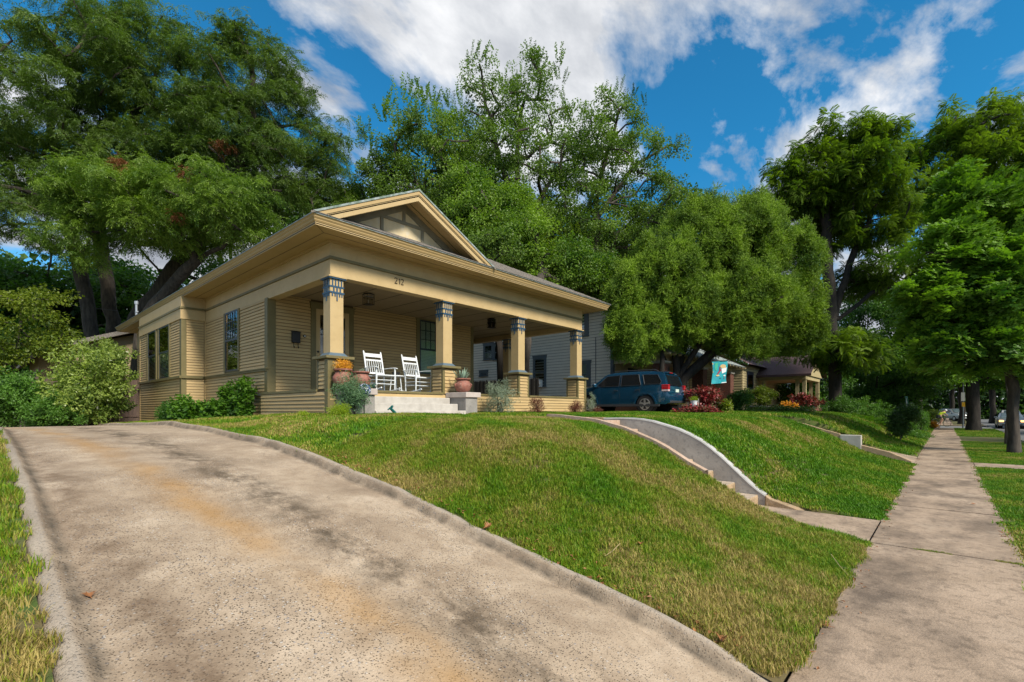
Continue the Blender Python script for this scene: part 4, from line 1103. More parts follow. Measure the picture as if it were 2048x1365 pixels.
# --- house number 212
def digit(b, pts, y, w): b.tube([(XF + .012, y + px_ * w, 4.63 + pz * .135) for px_, pz in pts], .008, 5)
two = [(0.0, .78), (.05, .92), (.3, 1.0), (.6, .92), (.68, .74), (.55, .5), (.25, .25), (.0, 0.0), (.7, 0.02)]
one = [(0.05, .78), (.3, 1.0), (.3, 0.0)]
ys_ = onX(789, 567, XF).y; ye_ = onX(808, 567, XF).y; stp = (ye_ - ys_) / 3
for i, (g, nm) in enumerate(((two, 'digit'), (one, 'digit'), (two, 'digit'))):
    b = MB(); digit(b, g, ys_ + i * stp + (.0 if i != 1 else .02), stp * 1.12); b.build(nm, M['black'], house)
# ================================================================ on and around the porch
def lantern(loc, label):
    t = thing('porch_lantern', label, 'lantern', loc, 0, 'porch lanterns')
    x, y, z = loc
    MB().tube([(x, y, z), (x, y, 4.66)], .006, 6).lathe([(.05, 4.645), (.05, 4.66)], (x, y, 0), 12).build('chain', M['black'], t)
    MB().lathe([(.135, z - .16), (.13, z - .145), (.09, z - .10), (.05, z - .07), (.045, z - .04), (.02, z - .02), (.02, z)], (x, y, 0), 8).build('hood', M['black'], t)
    b = MB()
    for k in range(4):
        a = math.pi / 4 + k * math.pi / 2; c, s = math.cos(a) * .15, math.sin(a) * .15
        b.tube([(x + c, y + s, z - .16), (x + c, y + s, z - .43)], .008, 5)
    for zz in (z - .16, z - .43, z - .25):
        for k in range(4):
            a, a2 = math.pi / 4 + k * math.pi / 2, math.pi / 4 + (k + 1) * math.pi / 2
            b.tube([(x + math.cos(a) * .15, y + math.sin(a) * .15, zz), (x + math.cos(a2) * .15, y + math.sin(a2) * .15, zz)], .009, 5)
    b.lathe([(.12, z - .45), (.12, z - .43)], (x, y, 0), 4)
    b.build('cage', M['black'], t)
    MB().box(x - .092, x + .092, y - .092, y + .092, z - .42, z - .17).build('pane', glass_mat('lantern_glass', (.85, .84, .8), .03), t)
    MB().tube([(x, y, z - .42), (x, y, z - .30)], .018, 8).build('candle', M['conc_white'], t)
lantern((-11.5, onX(737, 600, -11.5).y, 4.80), 'black iron lantern hanging between the first and second columns')
lantern((-11.5, onX(983, 640, -11.5).y, 4.78), 'black iron lantern hanging between the second and third columns')

p = onX(590, 675, XB)
t = thing('mailbox', 'black wall mailbox with two curled hooks on the clapboards', 'mailbox', (XB + .02, p.y, p.z))
MB().box(XB + .018, XB + .10, p.y - .11, p.y + .11, p.z - .16, p.z + .15).build('body', M['black'], t, bevel=.01)
MB().prism([(XB + .018, p.y - .12, p.z + .17), (XB + .12, p.y - .12, p.z + .13), (XB + .12, p.y - .12, p.z + .11), (XB + .018, p.y - .12, p.z + .145)], (0, .24, 0)).build('lid', M['black'], t)
for s in (-.06, .06):
    MB().tube([(XB + .06, p.y + s, p.z - .15), (XB + .06, p.y + s, p.z - .27), (XB + .075, p.y + s, p.z - .30), (XB + .10, p.y + s, p.z - .30), (XB + .11, p.y + s, p.z - .26)], .009, 6).build('hook', M['black'], t)
p = onX(608.5, 673, XB)
t = thing('doorbell', 'small round white doorbell with a dark ring left of the front door', 'doorbell', (XB + .02, p.y, p.z))
MB().lathe([(.042, .018), (.042, .03), (.03, .035)], (XB, p.y, p.z), 14, 'X').build('ring', M['black'], t)
MB().lathe([(.02, .034), (.02, .042), (.01, .046)], (XB, p.y, p.z), 12, 'X').build('button', M['white'], t)

def rocking_chair(loc, label):
    t = thing('rocking_chair', label, 'rocking chair', loc, 0, 'white rocking chairs on the porch')
    W = .27; m = M['white']
    L = lambda b, n, **k: b.build(n, m, t, local=True, **k)
    for s in (-1, 1):
        y = s * W
        pts = [(-.52 + i * .11, y, .035 + .16 * ((-.52 + i * .11) / .75) ** 2) for i in range(10)]
        L(MB().tube(pts, .019, 6), 'rocker')
        L(MB().tube([(.24, y, .05), (.25, y, .42), (.25, y, .60)], [.016, .024, .018], 8), 'front_leg')
        L(MB().tube([(-.20, y * .93, .05), (-.22, y * .93, .42), (-.30, y * .93, .75), (-.38, y * .93, 1.05), (-.39, y * .93, 1.075)], [.016, .022, .021, .02, .012], 8), 'back_post')
        L(MB().tube([(-.30, y, .62), (.0, y * 1.05, .63), (.22, y * 1.06, .62), (.32, y * 1.05, .605)], [.016, .022, .03, .024], 8, flat=.5), 'arm')
        for z in (.2, .3): L(MB().tube([(-.2, y * .95, z), (.25, y, z)], .010, 6), 'side_rail')
    L(MB().tube([(.25, -W, .2), (.25, W, .2)], .011, 6), 'front_rail')
    L(MB().tube([(.25, -W, .3), (.25, W, .3)], .011, 6), 'front_rail')
    L(MB().tube([(-.2, -W, .25), (-.2, W, .25)], .011, 6), 'back_rail')
    seat = MB(); n = 12
    for i in range(n):
        x0 = -.22 + i * .04; z = .42 - .02 * math.sin(i / n * math.pi)
        seat.obox((x0 + .018, 0, z), (.017, 0, 0), (0, W - .01, 0), (0, 0, .006))
    L(seat, 'seat'); L(MB().tube([(.25, -W, .42), (.25, W, .42)], .018, 8), 'seat_rail')
    bk = lambda z: -.22 - (z - .42) * .255
    for z, h in ((.97, .045), (.84, .02), (.50, .02)):
        L(MB().obox((bk(z), 0, z), (.009, 0, -.002), (0, W * .93, 0), (-.01 * h / .04, 0, h)), 'back_rail')
    for k in range(7):
        y = (k - 3) * .064
        L(MB().tube([(bk(.5), y, .5), (bk(.84), y, .84)], .0095, 6), 'back_slat')
    return t
ch = rocking_chair((-10.75, 6.93, ZF), 'white slatted rocking chair nearer the front door and steps')
copy_tree(ch, (-10.78, 8.13, ZF), R(3), 'white slatted rocking chair in front of the porch window')
t = thing('side_table', 'small white round table between the two rocking chairs', 'table', (-10.95, 7.54, ZF))
MB().lathe([(.20, .43), (.215, .44), (.215, .455), (.20, .465)], (-10.95, 7.54, ZF), 20).build('table_top', M['white'], t)
for k in range(3):
    a = k * 2.1 + .4; MB().tube([(-10.95 + .13 * math.cos(a), 7.54 + .13 * math.sin(a), ZF + .43), (-10.95 + .18 * math.cos(a), 7.54 + .18 * math.sin(a), ZF)], .013, 6).build('leg', M['white'], t)
t = tag(MB().lathe([(.05, 0), (.09, .02), (.115, .085), (.105, .085), (.08, .03)], (-10.95, 7.54, ZF + .467), 18).build('bowl', M['black'], smooth=True), 'dark round bowl standing on the small white porch table', 'bowl')

def pot(name, label, loc, r, h, lug=False, prof=None):
    t = thing(name, label, 'pot', loc, 0, None)
    prof = prof or [(r * .45, 0), (r * .78, h * .12), (r, h * .42), (r * .98, h * .58), (r * .72, h * .80), (r * .70, h * .86), (r * .92, h * .93), (r * .93, h), (r * .82, h), (r * .7, h * .9)]
    MB().lathe(prof, loc, 28).build('body', M['terracotta'], t, smooth=True)
    MB().lathe([(r * .78, h * .86), (r * .78, h * .93)], loc, 20).build('soil', M['soil'], t)
    if lug:
        for a in (0.4, 2.5, 4.6):
            c, s = math.cos(a), math.sin(a)
            MB().tube([(loc[0] + c * r * .95, loc[1] + s * r * .95, loc[2] + h * .42), (loc[0] + c * (r + .03), loc[1] + s * (r + .03), loc[2] + h * .52), (loc[0] + c * r * .93, loc[1] + s * r * .93, loc[2] + h * .62)], .018, 6).build('lug', M['terracotta'], t)
    return t
zc = 2.003
pot('flower_pot', 'wide ribbed terracotta pot under orange foliage by the first pedestal', (-9.62, 5.28, zc + .02), .215, .40)
pot('flower_pot', 'terracotta strawberry pot with a tiny succulent beside the orange plant', (-9.25, 5.49, zc + .0), .20, .36, True)
pot('flower_pot', 'round terracotta pot holding the agave on the far step block', (-9.42, 8.56, zc), .225, .37, True)
# agave
t = thing('agave', 'grey-green spiky agave growing in the round pot', 'plant', (-9.42, 8.56, zc + .33))
ag = mat('agave_leaf', (0.26, 0.36, 0.27), (0.16, 0.25, 0.18), .5, 8)
for k in range(16):
    a = k * 2.4; tl = .15 + .85 * (k / 16); L = .36 - .05 * (k % 3); c, s = math.cos(a), math.sin(a)
    b = MB(); pts = [Vector((-9.42 + c * (0.02 + L * u * math.sin(tl)), 8.56 + s * (0.02 + L * u * math.sin(tl)), zc + .30 + L * u * math.cos(tl * (1 - .1 * u)))) for u in (0, .3, .65, 1)]
    sd_ = Vector((-s, c, 0))
    ws = [.02, .038, .026, .002]
    vs = []
    for q, w in zip(pts, ws): vs += [q - sd_ * w + Vector((0, 0, .01)), q + Vector((0, 0, -.008)), q + sd_ * w + Vector((0, 0, .01))]
    fs = []
    for i in range(3): o = i * 3; fs += [(o, o + 1, o + 4, o + 3), (o + 1, o + 2, o + 5, o + 4)]
    b.add(vs, fs); b.build('leaf', ag, t, fixn=False)
# small things on the left block
t = thing('garden_globe', 'blue and white glass garden globe on a stake beside the green bush', 'globe', (-8.86, 5.33, 1.43))
gm = bpy.data.materials.new('blue_white_mosaic'); gm.use_nodes = True
gn, gl = gm.node_tree.nodes, gm.node_tree.links
v = gn.new('ShaderNodeTexVoronoi'); v.feature = 'DISTANCE_TO_EDGE'; v.inputs['Scale'].default_value = 13
g = gn.new('ShaderNodeNewGeometry'); gl.new(g.outputs['Position'], v.inputs['Vector'])
rr = gn.new('ShaderNodeValToRGB'); rr.color_ramp.elements[0].position = .06; rr.color_ramp.elements[0].color = (.75, .8, .85, 1); rr.color_ramp.elements[1].position = .1; rr.color_ramp.elements[1].color = (.01, .04, .35, 1)
gl.new(v.outputs['Distance'], rr.inputs[0]); gl.new(rr.outputs[0], gn['Principled BSDF'].inputs['Base Color']); gn['Principled BSDF'].inputs['Roughness'].default_value = .15
MB().lathe([(.14 * math.sin(i * math.pi / 14), -.14 * math.cos(i * math.pi / 14)) for i in range(15)], (-8.86, 5.33, 1.95), 24).build('ball', gm, t, smooth=True)
MB().tube([(-8.86, 5.33, 1.40), (-8.86, 5.33, 1.82)], .012, 6).build('stake', M['black'], t)
t = thing('lawn_ornament', 'dark green round ornament with a pale eye on the near block cap', 'ornament', (-9.1, 5.73, zc))
MB().lathe([(.055 * math.sin(i * math.pi / 10), -.055 * math.cos(i * math.pi / 10)) for i in range(11)], (-9.10, 5.72, zc + .057), 16).build('ball', mat('bottle_green', (.02, .07, .05)), t, smooth=True)
MB().lathe([(.018, .048), (.018, .058), (.01, .06)], (-9.10, 5.72, zc + .057), 10, 'X').build('eye', M['conc_white'], t)
t = thing('garden_figure', 'small teal lizard shaped garden figure leaning at the foot of the steps', 'figure', (-8.85, 5.98, 1.44))
tm = mat('teal_enamel', (.01, .14, .13), (.008, .09, .09), .3)
bx_, by_ = -8.85, 5.98
MB().tube([(bx_, by_ + .14, 1.43), (bx_, by_ + .07, 1.50), (bx_, by_, 1.56), (bx_ + .01, by_ - .06, 1.585)], [.015, .035, .03, .02], 8).build('body', tm, t, smooth=True)
MB().tube([(bx_, by_ - .03, 1.57), (bx_ + .02, by_ - .0, 1.62), (bx_ + .03, by_ + .02, 1.64)], [.02, .03, .012], 8).build('head', tm, t, smooth=True)
MB().tube([(bx_ + .01, by_ - .05, 1.58), (bx_ + .03, by_ - .11, 1.55)], .014, 6).build('leg', tm, t)

# ================================================================ sport utility car
def wheel_parts(t, x, y, r, w, side):
    b = MB()
    pr_ = [(r * .62, -w / 2), (r * .93, -w / 2), (r, -w * .36), (r, w * .36), (r * .93, w / 2), (r * .62, w / 2)]
    b.lathe(pr_, (x, y, r), 28, 'Y'); b2 = b.build('wheel', M['rubber'], t, smooth=True, local=True)
    q = MB(); yo = y + side * w * .54
    q.lathe([(r * .64, yo - y - .03 * side), (r * .64, yo - y + .01 * side), (r * .56, yo - y + .012 * side), (r * .54, yo - y - .04 * side)], (x, y, r), 28, 'Y')
    for k in range(5):
        a = k * 2 * math.pi / 5 + .3
        d = Vector((math.cos(a), 0, math.sin(a))); e = Vector((-math.sin(a), 0, math.cos(a)))
        q.obox(Vector((x, yo, r)) + d * r * .33, d * r * .25, e * r * .10, Vector((0, .012, 0)))
    q.lathe([(r * .14, yo - y - .01), (r * .14, yo - y + .02 * side)], (x, y, r), 12, 'Y')
    o = q.build('rim', M['alloy'], b2, local=True)
def build_car(name, label, loc, rz, spec, group=None):
    L_, W_, H_ = spec['dim']; t = thing(name, label, 'car', loc, rz, group)
    wx, r = spec['wheels'], spec['r']
    belt = spec['belt']; hw_ = W_ / 2
    def w(x, z):
        e = 1 - .10 * (abs(x) / (L_ / 2)) ** 5
        if z < belt: return hw_ * e * (1 - .035 * ((z - .65) / .45) ** 2)
        return hw_ * e * (1 - .035 * ((belt - .65) / .45) ** 2) - (z - belt) * spec['tumble']
    outl = list(spec['outline'])                  # from rear bottom over the roof to front bottom
    bot = []
    for cx_ in sorted(wx, reverse=True):
        for k in range(9):
            a = math.pi * k / 8; bot.append((cx_ + (r + .07) * math.cos(a), max(r + (r + .07) * math.sin(a) * 1.0, .27)))
    poly = outl + bot
    bm = bmesh.new()
    vs = [bm.verts.new((x, 0, z)) for x, z in poly]
    f = bm.faces.new(vs)
    bmesh.ops.triangulate(bm, faces=[f])
    for z in [.45, .6, .75, .9, belt, belt + .2, belt + .4]:
        if z < H_: bmesh.ops.bisect_plane(bm, geom=bm.verts[:] + bm.edges[:] + bm.faces[:], plane_co=(0, 0, z), plane_no=(0, 0, 1))
    for x in np.linspace(-L_ / 2 + .25, L_ / 2 - .25, 11):
        bmesh.ops.bisect_plane(bm, geom=bm.verts[:] + bm.edges[:] + bm.faces[:], plane_co=(x, 0, 0), plane_no=(1, 0, 0))
    bmesh.ops.dissolve_degenerate(bm, dist=1e-5, edges=bm.edges)
    ring = [e for e in bm.edges if e.is_boundary]
    ret = bmesh.ops.extrude_face_region(bm, geom=bm.faces[:])
    top = [g_ for g_ in ret['geom'] if isinstance(g_, bmesh.types.BMVert)]
    ts = set(top)
    for v_ in bm.verts:
        x, z = v_.co.x, v_.co.z
        v_.co.y = w(x, z) if v_ in ts else -w(x, z)
    bmesh.ops.recalc_face_normals(bm, faces=bm.faces)
    me = bpy.data.meshes.new('body'); bm.to_mesh(me); bm.free(); me.materials.append(spec['paint'])
    o = bpy.data.objects.new('body', me); COL.objects.link(o); o.parent = t; WL[o] = Vector((0, 0, 0))
    me.polygons.foreach_set('use_smooth', [True] * len(me.polygons))
    me.set_sharp_from_angle(angle=R(50))
    bv = o.modifiers.new('bevel', 'BEVEL'); bv.width = .035; bv.segments = 3; bv.limit_method = 'ANGLE'; bv.angle_limit = R(55)
    lb = lambda b, n, m, par=t, **k: b.build(n, m, par, local=True, **k)
    for s in (-1, 1):
        for pl in spec['windows']:
            b = MB(); b.prism([(x, s * (w(x, z) + .018), z) for x, z in pl], (0, -s * .03, 0)); lb(b, 'side_window', M['tint'])
            if spec.get('detail'):
                q = MB()
                for i in range(len(pl)):
                    (xa, za), (xb, zb) = pl[i], pl[(i + 1) % len(pl)]
                    q.bar((xa, s * (w(xa, za) + .020), za), (xb, s * (w(xb, zb) + .020), zb), .014, .02)
                lb(q, 'window_seal', M['plastic'])
        for x in wx:
            wheel_parts(t, x, s * (hw_ - .13), r, .23, s)
            if spec.get('detail'):
                q = MB(); n_ = 14
                for k in range(n_):
                    a0_, a1_ = math.pi * (k / n_ * 1.04 - .02), math.pi * ((k + 1) / n_ * 1.04 - .02)
                    for (ra, rb, d) in ((r + .065, r + .13, .032),):
                        P4 = [(x + ra * math.cos(a0_), r + ra * math.sin(a0_)), (x + ra * math.cos(a1_), r + ra * math.sin(a1_)), (x + rb * math.cos(a1_), r + rb * math.sin(a1_)), (x + rb * math.cos(a0_), r + rb * math.sin(a0_))]
                        q.prism([(px_, s * (w(px_, max(pz_, .3)) - .01), pz_) for px_, pz_ in P4], (0, s * d, 0))
                lb(q, 'wheel_flare', spec['paint'])
            lb(MB().lathe([(r + .05, -.12), (r + .05, .12)], (x, s * (hw_ - .2), r), 20, 'Y'), 'wheel_well', M['dark'])
        # mirror, handles
        mx_ = spec['mirror']
        lb(MB().box(mx_[0] - .06, mx_[0] + .08, s * (w(*mx_) + .02), s * (w(*mx_) + .2), mx_[1] - .02, mx_[1] + .13), 'mirror', spec['paint'], bevel=.03)
        for hx_ in spec.get('handles', ()):
            lb(MB().obox((hx_, s * (w(hx_, belt - .14) + .025), belt - .14), (.09, 0, 0), (0, .012, 0), (0, 0, .014)), 'door_handle', M['plastic'])
        for x, z0, z1 in spec.get('seams', ()):
            lb(MB().tube([(x, s * (w(x, z0) + .001), z0), (x, s * (w(x, (z0 + z1) / 2) + .001), (z0 + z1) / 2), (x, s * (w(x, z1) + .001), z1)], .005, 4), 'door_seam', M['dark'])
        if spec.get('detail'):
            lb(MB().box(-1.85, 1.9, s * (hw_ - .06), s * (hw_ + .012), .27, .36), 'sill_trim', M['plastic'])
            lb(MB().tube([(-1.7, s * .62, H_ - .02), (-1.55, s * .62, H_ + .045), (-.2, s * .63, H_ + .06), (.25, s * .62, H_ + .045), (.38, s * .62, H_ - .02)], .018, 6), 'roof_rail', M['plastic'])
            # tail lamp wraps the corner
            xr = -L_ / 2
            for (za, zb, m_) in ((.86, .93, M['clear_lens']), (.93, 1.06, M['red_lens']), (1.06, 1.13, M['red_lens'])):
                b = MB(); b.box(xr + .015, xr + .30, s * .70, s * (w(xr + .25, 1.0) + .015), za, zb - .004); lb(b, 'tail_lamp', m_, bevel=.012)
    if spec.get('detail'):
        xr = -L_ / 2
        f1 = lambda z: np.interp(z, [1.06, 1.48, 1.60], [xr + .10, xr + .235, xr + .31])
        pts = [(f1(1.10), -.66, 1.10), (f1(1.10), .66, 1.10), (f1(1.52), .58, 1.52), (f1(1.52), -.58, 1.52)]
        lb(MB().prism(pts, (-.035, 0, -.005)), 'rear_window', M['tint'])
        lb(MB().box(xr + .06, xr + .085, -.27, .03, .84, .96), 'number_plate', M['blind'])
        lb(MB().box(xr - .01, xr + .1, -.72, .72, .40, .50), 'bumper_trim', M['plastic'], bevel=.02)
        lb(MB().box(xr + .28, xr + .42, -.45, .45, 1.60, 1.645), 'spoiler', spec['paint'], bevel=.015)
        lb(MB().box(xr + .262, xr + .30, -.14, .14, 1.61, 1.635), 'brake_lamp', M['red_lens'])
        lb(MB().box(xr + .085, xr + .10, -.60, -.38, .80, .83), 'badge', M['alloy'])
    if spec.get('front'):
        xf = L_ / 2
        pts = spec['front']
        lb(MB().prism([(pts[0][0], -.62, pts[0][1]), (pts[0][0], .62, pts[0][1]), (pts[1][0], .52, pts[1][1]), (pts[1][0], -.52, pts[1][1])], (.02, 0, .02)), 'windscreen', mat('windscreen_glass', (.12, .17, .19), (.06, .09, .1), .1, 2))
        for s in (-1, 1):
            lb(MB().box(xf - .15, xf - .02, s * .52, s * .80, .62, .76), 'headlight', mat('amber_lit_lamp', (.9, .5, .15), (.8, .4, .1), .2, emit=((1.0, .5, .12), 3.0)) if spec.get('lit') else M['clear_lens'], bevel=.02)
        lb(MB().box(xf - .03, xf + .01, -.45, .45, .60, .70), 'grille', M['plastic'])
        lb(MB().box(xf - .02, xf + .02, -.22, .22, .36, .46), 'number_plate', M['white'])
        lb(MB().box(xf - .02, xf + .012, -.62, .62, .28, .42), 'lower_grille', M['plastic'])
    return t
suv = dict(dim=(4.44, 1.80, 1.70), wheels=(1.40, -1.24), r=.36, belt=1.08, tumble=.26, paint=M['teal'], detail=True,
           outline=[(-2.10, .36), (-2.22, .42), (-2.22, .74), (-2.15, .80), (-2.13, 1.05), (-2.0, 1.46), (-1.86, 1.63), (-1.5, 1.685), (-.6, 1.70), (0.1, 1.69), (.50, 1.64), (.66, 1.57), (1.22, 1.12), (1.42, 1.08), (2.0, 1.0), (2.14, .92), (2.2, .66), (2.2, .40), (2.1, .30)],
           windows=[[(1.02, 1.12), (.52, 1.54), (-.08, 1.57), (-.08, 1.12)], [(-.17, 1.12), (-.17, 1.57), (-.92, 1.57), (-1.0, 1.3), (-1.06, 1.14)], [(-1.22, 1.16), (-1.10, 1.55), (-1.72, 1.53), (-1.90, 1.24), (-1.86, 1.16)]],
           mirror=(1.02, 1.12), handles=(.05, -.92), seams=[(-.12, .36, 1.08), (-1.02, .75, 1.1), (1.12, .36, 1.05)])
build_car('parked_suv', "teal sport utility car parked on the neighbour's driveway under the big evergreen", (-10.74, 19.80, 1.41), R(180), suv).scale = (1.06, 1.04, 1.05)
sedan = dict(dim=(4.5, 1.74, 1.42), wheels=(1.35, -1.3), r=.31, belt=.92, tumble=.45, paint=mat('silver_blue_paint', (.22, .25, .29), (.2, .23, .27), .3, metallic=.5, coat=.6),
             outline=[(-2.15, .34), (-2.24, .45), (-2.2, .85), (-2.1, .95), (-1.65, .98), (-1.0, 1.36), (-.5, 1.42), (.2, 1.41), (.9, .98), (1.3, .92), (2.0, .82), (2.2, .66), (2.25, .45), (2.2, .28)],
             windows=[[(.72, .98), (.18, 1.33), (-.25, 1.35), (-.25, .98)], [(-.33, .98), (-.33, 1.35), (-.9, 1.3), (-1.35, 1.0)]], mirror=(.75, .95), handles=(-.1, -.9), front=[(1.0, .95), (.28, 1.38)], lit=True)
build_car('oncoming_car', 'silver sedan with amber front lamps driving up the street', (4.35, 62.5, -.13), R(-90), sedan)
s2 = dict(sedan); s2['lit'] = False; s2['paint'] = mat('pale_grey_car_paint', (.30, .33, .33), (.28, .3, .3), .3, metallic=.4, coat=.5)
s2.update(dim=(4.6, 1.8, 1.65), outline=[(-2.1, .36), (-2.25, .45), (-2.2, 1.0), (-2.0, 1.5), (-1.7, 1.64), (-.4, 1.65), (.3, 1.6), (.95, 1.1), (1.3, 1.02), (2.05, .92), (2.2, .7), (2.28, .45), (2.2, .3)],
          windows=[[(.8, 1.08), (.25, 1.5), (-.25, 1.53), (-.25, 1.08)], [(-.33, 1.08), (-.33, 1.53), (-1.2, 1.5), (-1.3, 1.08)]], belt=1.05, tumble=.3, front=[(1.02, 1.1), (.35, 1.58)])
build_car('parked_car', 'pale grey parked car seen between the cyclist and the thick tree trunk', (1.0, 90, .05), R(-60), s2)
s3 = dict(s2); s3['paint'] = mat('white_car_paint', (.6, .62, .62), (.55, .57, .57), .3, coat=.5)
build_car('parked_car', 'white parked car half hidden behind the thick tree trunk', (5.9, 84, -.13), R(-90), s3)
s4 = dict(s2); s4['paint'] = mat('red_car_paint', (.35, .03, .04), (.3, .02, .03), .3, coat=.5)
build_car('parked_car', 'small red parked car glimpsed above the far hedge', (-7.5, 66.5, 0.5), R(-100), s4)

# ================================================================ neighbours' houses
nh = thing('neighbour_house', 'two storey grey clapboard house with slate trim and a brick pier porch', 'house', (-18, 26, 1.3))
NY = 22.0; NX = onY(1226, 700, NY).x
MB().box(-30, NX, NY, 32, .9, 7.9).build('wall', mat('grey_lap_shadow', (.12, .12, .11)), nh)  # wall body coloured dark to stand for shadow between the laps
boards(nh, 'Y', NY, -1, -29.9, NX - .12, 1.2, 7.8, joined=True, e=.16, m=M['grey_siding'], name='siding')
boards(nh, 'X', NX, 1, NY + .12, 31.9, 1.2, 7.8, joined=True, e=.16, m=M['grey_siding'], name='siding')
MB().box(NX - .14, NX + .025, NY - .025, NY + .14, 1.1, 7.8).build('corner_board', M['grey_trim'], nh)
MB().tube([(onY(1192, 700, NY).x, NY - .03, 2.0), (onY(1192, 700, NY).x, NY - .03, 5.4)], .018, 6).build('conduit', M['grey_trim'], nh)
def nwin(pxl, pxr, pyt, pyb, **k):
    a, b_ = onY(pxl, 700, NY).x, onY(pxr, 700, NY).x
    return window(nh, 'Y', NY - .014, -1, min(a, b_), max(a, b_), onY(pxr, pyb, NY).z, onY(pxr, pyt, NY).z, trimm='grey_trim', sashm='grey_trim', plain=True, **k)
nwin(1070, 1090, 716, 773, blind=False)
nwin(1163, 1175, 727, 772, trim=.22)
nwin(1155, 1171, 625, 672, trim=.22, blind=False)
nwin(970, 985, 690, 719, blind=True); nwin(990, 1004, 690, 719, blind=False)
nwin(962, 974, 745, 752, blind=False)
pa = onY(1079, 768, NY)
ac = thing('air_conditioner', 'white window air conditioner in the neighbour house window', 'air conditioner', (pa.x, NY - .2, pa.z - .1))
MB().box(pa.x - .28, pa.x + .28, NY - .38, NY - .06, pa.z - .2, pa.z + .22).build('case', M['white'], ac, bevel=.01)
MB().box(pa.x - .22, pa.x + .22, NY - .386, NY - .379, pa.z - .15, pa.z + .16).build('grille', M['dark'], ac)
MB().poly([(-30.5, NY - .6, 7.9), (NX + .6, NY - .6, 7.9), (NX - 4, 27, 10.3), (-26, 27, 10.3)]).poly([(NX + .6, NY - .6, 7.9), (NX + .6, 32.6, 7.9), (NX - 4, 27, 10.3)]).poly([(NX + .6, 32.6, 7.9), (-30.5, 32.6, 7.9), (-26, 27, 10.3), (NX - 4, 27, 10.3)]).box(-30.5, NX + .6, NY - .6, 32.6, 7.78, 7.9).build('roof', M['shingle'], nh)
# porch with brick piers
PX = -10.5
MB().box(NX, PX + .6, NY + .0, 32.2, 1.3, 1.75).build('porch_floor', M['brick'], nh)
def brick_pier(parent, x, y, z0, z1, w=.5):
    """pier with real brick courses, joints recessed"""
    b = MB().box(x - w / 2 + .012, x + w / 2 - .012, y - w / 2 + .012, y + w / 2 - .012, z0, z1).build('pier', M['mortar'], parent)
    q = MB(); n_ = int((z1 - z0) / .075)
    for k in range(n_):
        z = z0 + k * .075; o = .0 if k % 2 else .12
        for f in range(2):
            xs = [-w / 2] + [v_ for v_ in np.arange(-w / 2 + .12 + o, w / 2 - .02, .21)] + [w / 2]
            for i in range(len(xs) - 1):
                u0, u1 = xs[i] + .005, xs[i + 1] - .005
                if u1 - u0 < .02: continue
                if f == 0: q.box(x + u0, x + u1, y - w / 2, y - w / 2 + .02, z + .006, z + .069)
                else: q.box(x + w / 2 - .02, x + w / 2, y + u0, y + u1, z + .006, z + .069)
    q.build('bricks', M['brick'], b, kind='stuff')
    MB().box(x - w / 2 - .05, x + w / 2 + .05, y - w / 2 - .05, y + w / 2 + .05, z1, z1 + .09).build('pier_cap', M['conc_white'], b)
py_ = [22.35, 27.3, 31.9]
for y in py_: brick_pier(nh, PX + .2, y, 1.3, 3.82, .62)
MB().box(PX - .05, PX + .35, NY + .05, 32.4, 3.92, 4.3).box(NX, PX - .05, NY + .05, NY + .3, 3.92, 4.3).build('porch_beam', M['cream'], nh)
MB().box(NX + .02, NX + .05, 23.5, 24.6, 1.8, 3.8).box(NX + .02, NX + .05, 26.5, 29.0, 2.3, 3.8).build('porch_window', M['dark'], nh)
MB().box(NX + .02, NX + .03, NY + .2, 31.5, 1.75, 4.2).build('porch_wall', M['cream'], nh)
MB().poly([(PX + 1.0, NY - .5, 4.28), (PX + 1.0, 33.0, 4.28), (NX - .1, 33.0, 5.9), (NX - .1, NY - .5, 5.9)]).poly([(PX + 1.0, NY - .5, 4.22), (NX, NY - .5, 5.8), (NX, 33, 5.8), (PX + 1.0, 33.0, 4.22)]).build('porch_roof', mat('pale_grey_shingles', (.30, .34, .34), (.22, .25, .25), .9, 18, bump=.4), nh)
for k in range(20):
    y = NY - .3 + k * .6
    MB().box(PX + .3, PX + .98, y - .04, y + .04, 4.16, 4.26).build('rafter_tail', M['cream'], nh)
# flag
fa, fb_ = at(1424, 724, 21.2), at(1454, 722, 21.6)
fl = thing('porch_flag', 'teal garden flag with red and white shapes hanging from the neighbour porch', 'flag', (fa.x, fa.y, fa.z))
b = MB(); nu, nv = 10, 12; dv = (fb_ - fa); H0 = .98
def fpt(u, v): q = fa + dv * u; return Vector((q.x + .03 * math.sin(v * 5 + u * 7), q.y + .05 * math.sin(u * 9 + v * 3) * (v * .8 + .2), q.z - H0 * v))
def fpatch(name, m, pts, off):
    q = MB(); n_ = Vector((dv.y, -dv.x, 0)).normalized()
    vs = [fpt(u, v) + n_ * off for u, v in pts]; q.poly(vs); q.build(name, m, fl, fixn=False)
vs = []; fs = []
for i in range(nu + 1):
    for j in range(nv + 1): vs.append(fpt(i / nu, j / nv))
for i in range(nu):
    for j in range(nv): a = i * (nv + 1) + j; fs.append((a, a + nv + 1, a + nv + 2, a + 1))
fm = mat('teal_flag_cloth', (.01, .34, .38), (.008, .22, .30), .7, 5)
q = MB(); q.add(vs, fs); q.build('cloth', fm, fl, smooth=True, fixn=False)
def disc(cu, cv, ru, rv, n=10): return [(cu + ru * math.cos(2 * math.pi * k / n), cv + rv * math.sin(2 * math.pi * k / n)) for k in range(n)]
wm, rm_, om, gm2, mm = M['white'], mat('flag_maroon', (.25, .02, .05)), mat('flag_tan', (.55, .40, .18)), mat('flag_green', (.05, .42, .28)), mat('flag_deep_teal', (.0, .16, .24))
fpatch('print', gm2, [(.12, .08), (.42, .06), (.36, .42), (.18, .38)], .012)
